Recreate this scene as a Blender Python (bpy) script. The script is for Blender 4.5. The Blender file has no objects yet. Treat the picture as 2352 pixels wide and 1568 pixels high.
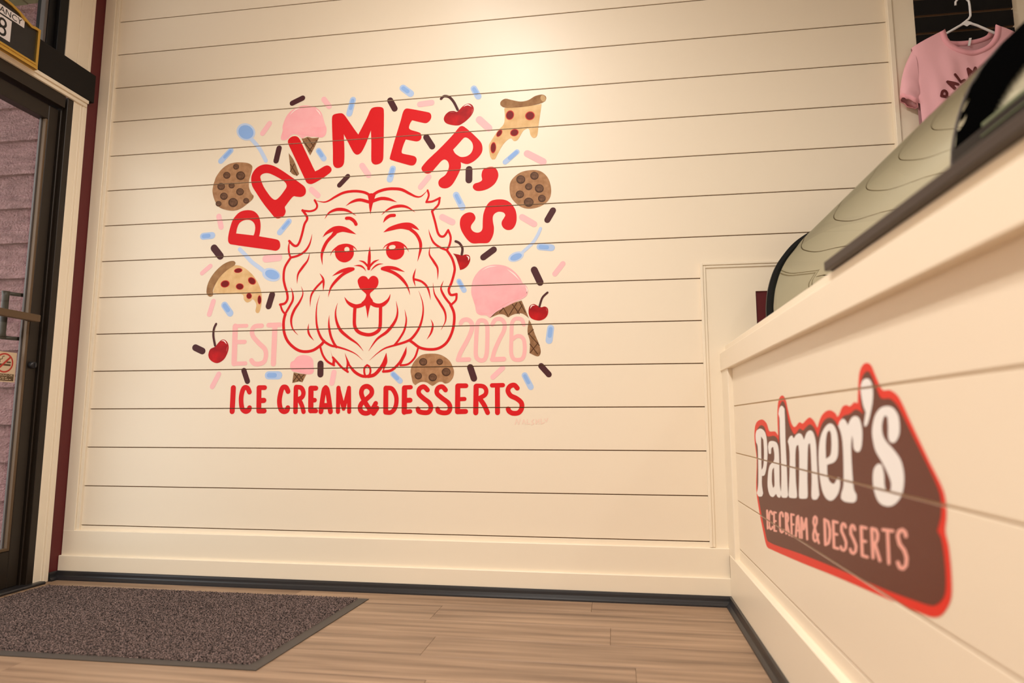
import bpy, bmesh, math, random
from mathutils import Vector, Matrix
from mathutils.geometry import delaunay_2d_cdt
random.seed(7)
scene = bpy.context.scene
COL = scene.collection

# ---------------------------------------------------------------- camera, world, light, exposure
cam_d = bpy.data.cameras.new('camera'); cam = bpy.data.objects.new('camera', cam_d); COL.objects.link(cam)
cam.location = (0.0, -2.7801, 0.7044)
cam.rotation_euler = (math.pi/2 + 0.1226, 0.0, 0.1536)
cam_d.sensor_width = 36.0; cam_d.lens = 36.0*1510.8/2352.0
cam_d.clip_start = 0.01
cam_d.dof.use_dof = True; cam_d.dof.focus_distance = 2.85; cam_d.dof.aperture_fstop = 2.0
scene.camera = cam

world = bpy.data.worlds.new('sky'); scene.world = world; world.use_nodes = True
bg = world.node_tree.nodes['Background']; bg.inputs[0].default_value = (0.93, 0.94, 0.96, 1); bg.inputs[1].default_value = 3.3

vs = scene.view_settings
vs.view_transform = 'Standard'; vs.look = 'None'; vs.exposure = 0.09; vs.gamma = 1.0; vs.use_curve_mapping = False
scene.display_settings.display_device = 'sRGB'

CEIL = 3.15
WARM = (1.0, 0.968, 0.912)
DOWNLIGHTS = [(-0.56, -1.45, 31, 170), (-0.74, -0.80, 3.0, 178), (-0.80, -3.0, 46, 160), (-0.5, -4.4, 44, 160), (1.9, -2.6, 9, 150)]
def ceiling_lamp_light(x, y, watt, spread):
    d = bpy.data.lights.new('downlight_glow', 'AREA'); d.shape = 'DISK'; d.size = 0.16; d.energy = watt; d.spread = math.radians(spread); d.color = WARM
    o = bpy.data.objects.new('downlight_glow', d); COL.objects.link(o); o.location = (x, y, CEIL - 0.012)
    return o
for _l in DOWNLIGHTS: ceiling_lamp_light(*_l)

# flat painted shapes in wall millimetres: (part name, paint, layer, outlines, strokes (points, width, taper), holes, sub-parts, raw)
MURAL = [
('letter','mural_red',0,[[(-1785.9,1563.2),(-1782.9,1595),(-1772,1640.9),(-1759.4,1666.5),(-1733.3,1691.4),(-1697.2,1699.5),(-1660.4,1691.9),(-1634.9,1666.2),(-1623.9,1628.1),(-1624,1593.5),(-1628.2,1569.6),(-1545.3,1552.2),(-1527,1543.4),(-1520.2,1523.2),(-1524.1,1506.3),(-1539.7,1496.7),(-1566.7,1501.2),(-1767.3,1536.4),(-1781.3,1545.7)]],[],[[(-1745.9,1588.7),(-1741.3,1616.3),(-1730.4,1638.9),(-1706.8,1651.2),(-1676.3,1649.7),(-1656.1,1632.5),(-1650,1609.1),(-1653.5,1583.4),(-1656.7,1574.9),(-1703,1582.1)]],[],0),
('letter','mural_red',0,[[(-1683.2,1849.9),(-1679,1876.2),(-1662,1901.7),(-1635.3,1916.6),(-1605,1918.8),(-1568.1,1907.7),(-1524.6,1881.6),(-1475,1846.5),(-1431.9,1814.9),(-1410.4,1796.3),(-1403.6,1775.6),(-1408.8,1758.6),(-1426.2,1749.7),(-1450.1,1752.2),(-1465.1,1754.1),(-1482.2,1736.5),(-1499.1,1714.3),(-1505.7,1703.1),(-1500.6,1682.7),(-1508.7,1662.9),(-1532,1651.4),(-1553.2,1656.5),(-1575.3,1680.6),(-1613.7,1726.1),(-1652.8,1780.7),(-1676,1817.1)]],[],[[(-1636.5,1856),(-1630,1870.3),(-1609,1876.1),(-1584.5,1870.5),(-1541.1,1847.4),(-1510.1,1825.2),(-1501.3,1804.3),(-1514.1,1781.8),(-1533.9,1756.7),(-1551.3,1743.1),(-1566.5,1746.8),(-1585.4,1765.3),(-1617.9,1810.9)]],[],0),
('letter','mural_red',0,[[(-1503.7,2018.6),(-1501.4,2036.3),(-1483.9,2048.7),(-1462.8,2048.4),(-1447.2,2035.5),(-1434.1,2011),(-1401.6,1947.2),(-1372.6,1889.8),(-1361.7,1870),(-1345.4,1876.6),(-1316.5,1892.2),(-1298.8,1894),(-1283.7,1882.7),(-1281.4,1866.9),(-1294.4,1853.2),(-1331.8,1829.4),(-1366.6,1812.3),(-1384.2,1809.3),(-1402.4,1819),(-1418.5,1849),(-1447.7,1906.2),(-1480.4,1969.9)]],[],[],[],0),
('letter','mural_red',0,[[(-1287.6,2122.2),(-1284.1,2139.1),(-1269.4,2145.8),(-1242.6,2146.8),(-1227.7,2138),(-1209.2,2113),(-1175.3,2063.7),(-1155.1,2035.8),(-1134.7,2075.3),(-1112.6,2120.4),(-1100.9,2149),(-1088.5,2162),(-1063.9,2164.6),(-1042,2159.7),(-1033.6,2145.4),(-1031.3,2052.4),(-1030.1,1928),(-1032.6,1903.5),(-1044.4,1889.2),(-1065.8,1884.2),(-1081.4,1891.5),(-1088.1,1907),(-1090.5,1993.7),(-1093.9,2051.5),(-1115,1992.6),(-1134.2,1953.1),(-1148.2,1939.8),(-1162.8,1939.3),(-1177.7,1953),(-1202.5,1998.5),(-1226.2,2042.1),(-1220.7,1964.7),(-1220.1,1906.4),(-1228.1,1886.7),(-1245.4,1879.1),(-1263.3,1883.1),(-1274.4,1901.4),(-1277.8,1968.4),(-1284,2056.6)]],[],[],[],0),
('letter','mural_red',0,[[(-930.6,2143.7),(-915.3,2145),(-829.5,2122.4),(-811.2,2114.8),(-804.9,2097.1),(-811.9,2079.1),(-828.6,2068),(-853,2072.9),(-895.8,2086.5),(-904.7,2073.5),(-910.4,2052.3),(-902.3,2041.2),(-870.4,2029.1),(-855.1,2020.7),(-850,2005),(-854.5,1990),(-869.6,1983),(-887.8,1986.1),(-924.5,1996),(-935,1970.9),(-942.9,1940.7),(-938.3,1929.4),(-898.6,1918.3),(-879.1,1910.9),(-871,1896.4),(-876.7,1876.7),(-891.6,1869.1),(-916,1874.9),(-989.6,1900.8),(-1000.1,1907.6),(-996.3,1925.8),(-973.7,2010.5),(-950.9,2089.3),(-940.7,2128.9)]],[],[],[],0),
('letter','mural_red',0,[[(-847.3,1849.4),(-844.5,1861.3),(-819.7,1890.1),(-760.6,1944),(-701.6,2003.9),(-672.2,2038.3),(-659.1,2041.7),(-647.2,2035.3),(-612.6,2003.7),(-577,1965),(-566.3,1943.1),(-566.1,1916.1),(-579.4,1892.9),(-605.7,1870.6),(-632.1,1860.3),(-652.7,1864.5),(-664.6,1871.3),(-663.2,1850.2),(-670.1,1826.6),(-687.4,1791.7),(-704.8,1765.8),(-725.4,1753.2),(-749.1,1754.6),(-764.1,1766.2),(-767.3,1784.4),(-758.6,1798.9),(-735,1815.5),(-722.3,1838.8),(-719,1859.6),(-725.1,1878.1),(-738.9,1888),(-753.8,1882.9),(-777.3,1857.2),(-800.8,1831.5),(-818.7,1825.9),(-836.8,1833.6)]],[],[[(-700.8,1932.2),(-677.3,1956.6),(-653.8,1982.3),(-643.2,1986.4),(-627.1,1977.5),(-612.2,1958.3),(-608.5,1933.9),(-617.8,1910.4),(-638.3,1896.7),(-661.9,1895.2),(-676.7,1902.2),(-691.7,1915.2)]],[],0),
('apostrophe','mural_red',0,[[(-567.3,1814.5),(-561.5,1829),(-544.1,1838.1),(-520.8,1840.2),(-503.4,1831.4),(-492.9,1810),(-494.5,1786.4),(-508.9,1760.6),(-534.9,1741.4),(-563.9,1732.3),(-590.1,1732.6),(-605.9,1744.2),(-607.2,1757.3),(-599.1,1766.9),(-578.7,1772.3),(-565.9,1781.7),(-568.4,1799.6)]],[],[],[],0),
('letter','mural_red',0,[[(-665.9,1589),(-660.9,1612.3),(-644.7,1629.2),(-621.4,1635.1),(-603.9,1628.3),(-595.1,1612),(-597.9,1597.5),(-612.3,1577.7),(-615,1563.2),(-606.2,1548.2),(-588.8,1540.4),(-571.5,1543.7),(-562.9,1557.9),(-562,1589.9),(-558.7,1624.9),(-546.1,1659.5),(-526,1681.9),(-494.3,1687.9),(-459.8,1683.1),(-434,1665.4),(-415.1,1635.2),(-409.5,1600.1),(-414,1571.3),(-428.3,1549.9),(-448.2,1545.6),(-465.3,1553.4),(-475.6,1568.4),(-475.7,1585.8),(-465.4,1602.8),(-460.8,1614.2),(-468.3,1626.2),(-488.4,1631.3),(-505.6,1625.2),(-515.9,1611.1),(-515.8,1587.7),(-511.1,1558.4),(-513.9,1529.5),(-525.3,1503.9),(-539.6,1491.2),(-574.1,1491.5),(-608.7,1493),(-632,1511.4),(-652.6,1541.5),(-662.8,1565.4)]],[],[],[],0),
('letter','mural_red',0,[],[([(-1719.2,861.9),(-1719.1,754.9)],25.4,'')],[],[],0),
('letter','mural_red',0,[],[([(-1638.7,842.2),(-1649.6,860.2),(-1667.2,860.4),(-1676.9,831.6),(-1677.4,799.1),(-1669.8,766.7),(-1652.8,754.8),(-1638.5,760.1),(-1635,770.9)],23,'')],[],[],0),
('letter','mural_red',0,[],[([(-1592.8,859.2),(-1588.9,759.4)],24,''),([(-1594.1,861.9),(-1565,861.7)],21.9,''),([(-1588.2,803),(-1566.2,804)],24,''),([(-1588.8,756.7),(-1562.7,756.7)],24,'')],[],[],0),
('letter','mural_red',0,[],[([(-1451.4,843.6),(-1462,861.4),(-1479.2,859.9),(-1489.1,825),(-1490.5,792.9),(-1482.3,763.4),(-1467.5,753.7),(-1453.4,758),(-1449.3,770.2)],23,'')],[],[],0),
('letter','mural_red',0,[],[([(-1414.3,859.4),(-1412,752.5)],21.9,''),([(-1413.9,863.2),(-1389.1,859.2),(-1377.4,837.7),(-1384.5,816.4),(-1409.7,805.8)],21,''),([(-1398.4,808.5),(-1383,781.7),(-1373.3,752.4)],20.8,'')],[],[],0),
('letter','mural_red',0,[],[([(-1342.3,856.2),(-1339.5,757.7)],25.2,''),([(-1343.4,857.3),(-1319,857.1)],22.8,''),([(-1338.5,803.9),(-1322.6,803.8)],20.8,''),([(-1339.4,756.1),(-1315.1,756)],20.8,'')],[],[],0),
('letter','mural_red',0,[],[([(-1291.3,752.2),(-1285.1,813.2),(-1279.2,850.3),(-1272.7,859.4),(-1265.6,850.2),(-1256.9,813),(-1246.3,752.1)],22.8,''),([(-1283.8,777.1),(-1254,777)],27.8,'')],[],[],0),
('letter','mural_red',0,[],[([(-1211.1,752),(-1212.5,857.8)],19.9,''),([(-1212.4,856.2),(-1185.3,765.1),(-1163.2,855.8)],18,''),([(-1163.2,857.4),(-1158.7,751.9)],19,'')],[],[],0),
('letter','mural_red',0,[],[([(-1030.7,767.4),(-1046.1,744.6),(-1070.9,771.3),(-1096.1,809.7),(-1105,836.6),(-1097.5,857.7),(-1077.5,863.4),(-1059,849.8),(-1058.4,828.6),(-1079.9,807.7),(-1103.5,786.7),(-1108.9,765.7),(-1096.3,748.5),(-1072.2,746.5),(-1050.6,765.5),(-1037.2,788.4)],21.5,'')],[],[],0),
('letter','mural_red',0,[],[([(-991.9,854.6),(-990.5,750.3)],23,''),([(-989.2,855.7),(-963.9,851.7),(-945.3,822.2),(-942.9,790.1),(-950.7,763.5),(-967,748.7),(-989.3,748.7)],20,'')],[],[],0),
('letter','mural_red',0,[],[([(-907.1,855),(-906,750.1)],24.1,''),([(-908.2,857.2),(-878.8,858)],19,''),([(-904.3,800.6),(-880.5,801.5)],21.9,''),([(-906,750.1),(-879.5,752.7)],20,'')],[],[],0),
('letter','mural_red',0,[],[([(-803,845.2),(-819.7,859.7),(-838.9,850.8),(-841.2,829.5),(-818.9,808.1),(-793.9,789.4),(-786.4,768.3),(-796,749.9),(-817.8,747.3),(-839.9,752.6),(-844.5,763.2)],21,'')],[],[],0),
('letter','mural_red',0,[],[([(-722,844.6),(-737.4,859),(-756.5,852.8),(-760.6,831.6),(-739.5,811.4),(-709.3,789.1),(-700.9,768),(-708.8,749.6),(-730.5,746),(-752.3,752.4),(-756.3,762.9)],20.8,'')],[],[],0),
('letter','mural_red',0,[],[([(-667.8,861.1),(-667.8,751.1)],23,''),([(-667.8,862.6),(-631.6,862.3)],20.8,''),([(-665.1,804.6),(-637.5,805.5)],18,''),([(-666.7,751.1),(-632.2,752.1)],21.9,'')],[],[],0),
('letter','mural_red',0,[],[([(-586.8,859.3),(-587.7,746.7)],23,''),([(-585.8,861.9),(-556.3,859.1),(-542.8,843.2),(-548,822.3),(-580,805.2)],19,''),([(-566.6,801.5),(-550.5,777.9),(-535.9,746.6)],20.8,'')],[],[],0),
('letter','mural_red',0,[],[([(-517.3,862.9),(-469.9,863.6)],19,''),([(-493.8,861.2),(-493,746.5)],21.9,'')],[],[],0),
('letter','mural_red',0,[],[([(-407.5,850),(-420.7,863.1),(-439.2,858.1),(-448.1,839.9),(-436.5,819),(-410.2,805.8),(-390.2,787.6),(-389.2,764.3),(-402.3,746.3),(-426,743.8),(-441.8,751.6),(-447,761.9)],21,'')],[],[],0),
('letter','mural_pink_letter',0,[],[([(-1725.5,1146),(-1721.9,974.2)],26.4,''),([(-1727.4,1147.2),(-1669,1147.5)],17.5,''),([(-1723.2,1072.5),(-1674.5,1072.7)],19.7,''),([(-1720.6,972.5),(-1665.6,973.4)],19,'')],[],[],0),
('letter','mural_pink_letter',0,[],[([(-1593.8,1145.8),(-1626.1,1143.8),(-1640.1,1127.5),(-1635.7,1099.7),(-1604.5,1065.9),(-1573.7,1037.9),(-1566.5,1010.3),(-1573.8,980.3),(-1599.6,969.8),(-1623.2,972.8),(-1636.9,986.7)],21.6,'')],[],[],0),
('letter','mural_pink_letter',0,[],[([(-1560.3,1147.9),(-1504.1,1148.2)],22.1,''),([(-1528.9,1141.6),(-1528.4,969.9)],25.4,'')],[],[],0),
('letter','mural_pink_letter',0,[],[([(-657.5,1135.1),(-647.8,1148.4),(-625.9,1150.6),(-608.3,1134),(-608.1,1107.1),(-625.2,1064.4),(-657.3,1006.1),(-667.9,975.2)],19.7,''),([(-669,975.3),(-619,976.1)],19,'')],[],[],0),
('letter','mural_pink_letter',0,[],[([(-583.2,1128),(-576.8,1143),(-561.6,1146.4),(-545.3,1137.9),(-538.7,1110.9),(-540.4,1009.5),(-548.8,977.8),(-567.6,971.1),(-585.5,983.6),(-589.5,1010.3),(-586.3,1095.8),(-583.3,1130.7)],18.6,'')],[],[],0),
('letter','mural_pink_letter',0,[],[([(-517.2,1126.5),(-503.8,1147.7),(-479.5,1149.8),(-463.4,1130.7),(-466,1098.6),(-484.7,1061.7),(-506,1014.2),(-515.5,977.3)],18,''),([(-516.6,974.6),(-465.8,975.5)],20.8,'')],[],[],0),
('letter','mural_pink_letter',0,[],[([(-379,1123.4),(-388.5,1146),(-415.2,1149.8),(-430.2,1129.9),(-432.8,1071.3),(-433.9,1002.5),(-423.3,975.9),(-399.4,971.3),(-382.5,980.6),(-375,1012),(-378.1,1054.3),(-391.3,1071.6),(-409.9,1073.5),(-428.6,1060.6)],17,'')],[],[],0),
('sprinkle','mural_brown',0,[],[([(-1491.1,2215.7),(-1439.3,2237.4)],26.4,'')],[],[],0),
('sprinkle','mural_brown',0,[],[([(-1548,1995),(-1560.2,1933.7)],27.6,'')],[],[],0),
('sprinkle','mural_brown',0,[],[([(-1239.7,1795.3),(-1200.2,1836.1)],23.2,'')],[],[],0),
('sprinkle','mural_brown',0,[],[([(-1855.2,1522.8),(-1820.3,1482.1)],34.8,'')],[],[],0),
('sprinkle','mural_brown',0,[],[([(-1004.4,2191.9),(-981.1,2148.8)],28.8,'')],[],[],0),
('sprinkle','mural_brown',0,[],[([(-827.5,2000.4),(-798.5,1953.8)],28.8,'')],[],[],0),
('sprinkle','mural_brown',0,[],[([(-626,1834.7),(-626.2,1785.2)],31.6,'')],[],[],0),
('sprinkle','mural_brown',0,[],[([(-249.1,1625.1),(-274,1583.1)],27.4,'')],[],[],0),
('sprinkle','mural_brown',0,[],[([(-558.2,1427.2),(-511.9,1460)],28.5,'')],[],[],0),
('sprinkle','mural_brown',0,[],[([(-332.9,1362.7),(-307.1,1306.2)],30.2,'')],[],[],0),
('sprinkle','mural_brown',0,[],[([(-613.3,941.5),(-596.8,893.7)],28.8,'')],[],[],0),
('sprinkle','mural_brown',0,[],[([(-304.8,943.8),(-272.1,907)],25.2,'')],[],[],0),
('sprinkle','mural_brown',0,[],[([(-1549.5,1289.5),(-1564.6,1235.8)],29.2,'')],[],[],0),
('sprinkle','mural_brown',0,[],[([(-1921.6,1050.5),(-1884.2,1033.7)],31.4,'')],[],[],0),
('sprinkle','mural_brown',0,[],[([(-1671.6,940.6),(-1651.3,891.2)],25.4,'')],[],[],0),
('sprinkle','mural_brown',0,[],[([(-1301.1,966.8),(-1299.8,919)],28.8,'')],[],[],0),
('sprinkle','mural_blue',0,[],[([(-1796.6,1999.4),(-1844.8,1950.5)],28.9,'')],[],[('brush_stroke','mural_blue_dark',1,[],[([(-1799,1997),(-1826.4,1969.1)],15.4,'')],[],[],0)],0),
('sprinkle','mural_blue',0,[],[([(-1186.8,2208.6),(-1202.4,2141.9)],30.2,'')],[],[('brush_stroke','mural_blue_dark',1,[],[([(-1187.6,2205.3),(-1196.5,2167.2)],17.4,'')],[],[],0)],0),
('sprinkle','mural_blue',0,[],[([(-1349,1970.1),(-1320.8,1929.1)],27.4,'')],[],[('brush_stroke','mural_blue_dark',1,[],[([(-1347.6,1968),(-1331.5,1944.7)],17.6,'')],[],[],0)],0),
('sprinkle','mural_blue',0,[],[([(-1482.4,1634.6),(-1525.9,1583.4)],27.8,'')],[],[('brush_stroke','mural_blue_dark',1,[],[([(-1484.6,1632.1),(-1509.4,1602.8)],14.6,'')],[],[],0)],0),
('sprinkle','mural_blue',0,[],[([(-1914.3,1582.2),(-1869.3,1584.3)],33.6,'')],[],[('brush_stroke','mural_blue_dark',1,[],[([(-1912,1582.3),(-1886.4,1583.5)],19.6,'')],[],[],0)],0),
('sprinkle','mural_blue',0,[],[([(-943.8,2248),(-905.7,2216.7)],32.6,'')],[],[('brush_stroke','mural_blue_dark',1,[],[([(-941.9,2246.4),(-920.2,2228.5)],18.9,'')],[],[],0)],0),
('sprinkle','mural_blue',0,[],[([(-607,2217.4),(-585.4,2177.5)],30.2,'')],[],[('brush_stroke','mural_blue_dark',1,[],[([(-605.9,2215.4),(-593.6,2192.6)],17.4,'')],[],[],0)],0),
('sprinkle','mural_blue',0,[],[([(-408,1902.8),(-461.1,1858.5)],24,'')],[],[('brush_stroke','mural_blue_dark',1,[],[([(-410.7,1900.6),(-441,1875.4)],16.8,'')],[],[],0)],0),
('sprinkle','mural_blue',0,[],[([(-983.7,1859.5),(-996.6,1809.7)],30,'')],[],[('brush_stroke','mural_blue_dark',1,[],[([(-984.4,1857),(-991.7,1828.6)],17.4,'')],[],[],0)],0),
('sprinkle','mural_blue',0,[],[([(-684.8,1718.8),(-655.5,1660.4)],30,'')],[],[('brush_stroke','mural_blue_dark',1,[],[([(-683.4,1715.9),(-666.6,1682.5)],15.9,'')],[],[],0)],0),
('sprinkle','mural_blue',0,[],[([(-307.2,1464.2),(-257,1458.1)],30.1,'')],[],[('brush_stroke','mural_blue_dark',1,[],[([(-304.7,1463.9),(-276,1460.4)],17.6,'')],[],[],0)],0),
('sprinkle','mural_blue',0,[],[([(-1785.9,1247.4),(-1754.8,1208.3)],32.9,'')],[],[('brush_stroke','mural_blue_dark',1,[],[([(-1784.4,1245.5),(-1766.6,1223.2)],21,'')],[],[],0)],0),
('sprinkle','mural_blue',0,[],[([(-1549.1,917.4),(-1500.9,916.9)],37.2,'')],[],[('brush_stroke','mural_blue_dark',1,[],[([(-1546.7,917.4),(-1519.2,917.1)],21.6,'')],[],[],0)],0),
('sprinkle','mural_blue',0,[],[([(-667.6,1323.5),(-643.5,1281.6)],23,'')],[],[('brush_stroke','mural_blue_dark',1,[],[([(-666.4,1321.4),(-652.6,1297.5)],13.3,'')],[],[],0)],0),
('sprinkle','mural_blue',0,[],[([(-262.9,1104.9),(-270.1,1052.3)],30,'')],[],[('brush_stroke','mural_blue_dark',1,[],[([(-263.3,1102.2),(-267.4,1072.2)],17.4,'')],[],[],0)],0),
('sprinkle','mural_blue',0,[],[([(-960.9,916.2),(-928.3,886.3)],25,'')],[],[('brush_stroke','mural_blue_dark',1,[],[([(-959.2,914.7),(-940.7,897.7)],17.4,'')],[],[],0)],0),
('sprinkle','mural_blue',0,[],[([(-375.8,904.5),(-349.7,854.7)],26,'')],[],[('brush_stroke','mural_blue_dark',1,[],[([(-374.5,902),(-359.6,873.6)],15.1,'')],[],[],0)],0),
('sprinkle','mural_pink_sprinkle',0,[],[([(-1331.6,2223),(-1303.4,2185)],26.4,'')],[],[],0),
('sprinkle','mural_pink_sprinkle',0,[],[([(-1602.7,2122.1),(-1635.9,2075.3)],26.4,'')],[],[],0),
('sprinkle','mural_pink_sprinkle',0,[],[([(-1132,1883.7),(-1098.9,1835.8)],27.6,'')],[],[],0),
('sprinkle','mural_pink_sprinkle',0,[],[([(-1377.2,1782.8),(-1343.6,1752.2)],26.6,'')],[],[],0),
('sprinkle','mural_pink_sprinkle',0,[],[([(-1839.7,1676.3),(-1824.3,1623)],26.4,'')],[],[],0),
('sprinkle','mural_pink_sprinkle',0,[],[([(-1588.6,1460.5),(-1526.4,1464.9)],36.2,'')],[],[],0),
('sprinkle','mural_pink_sprinkle',0,[],[([(-860.6,2161.4),(-804.7,2165.1)],27.8,'')],[],[],0),
('sprinkle','mural_pink_sprinkle',0,[],[([(-580.5,2067),(-536.2,2022.6)],32.8,'')],[],[],0),
('sprinkle','mural_pink_sprinkle',0,[],[([(-362.1,1892),(-291,1849.7)],31.4,'')],[],[],0),
('sprinkle','mural_pink_sprinkle',0,[],[([(-812.4,1811.1),(-850.6,1765.1)],25.2,'')],[],[],0),
('sprinkle','mural_pink_sprinkle',0,[],[([(-747.3,1619.5),(-699.9,1593.6)],28.8,'')],[],[],0),
('sprinkle','mural_pink_sprinkle',0,[],[([(-385.6,1601.8),(-332,1567.4)],27.6,'')],[],[],0),
('sprinkle','mural_pink_sprinkle',0,[],[([(-207.8,1385.3),(-242.9,1341.5)],23,'')],[],[],0),
('sprinkle','mural_pink_sprinkle',0,[],[([(-1868.3,1436.4),(-1909.2,1403.3)],21.9,'')],[],[],0),
('sprinkle','mural_pink_sprinkle',0,[],[([(-1842.8,1267.1),(-1860.3,1205.4)],24.2,'')],[],[],0),
('sprinkle','mural_pink_sprinkle',0,[],[([(-1795.3,925.6),(-1824.7,868.2)],24.2,'')],[],[],0),
('sprinkle','mural_pink_sprinkle',0,[],[([(-1235.7,927.3),(-1244.1,879.4)],24.6,'')],[],[],0),
('sprinkle','mural_pink_sprinkle',0,[],[([(-471.1,937.1),(-513.6,898.1)],22,'')],[],[],0),
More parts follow.
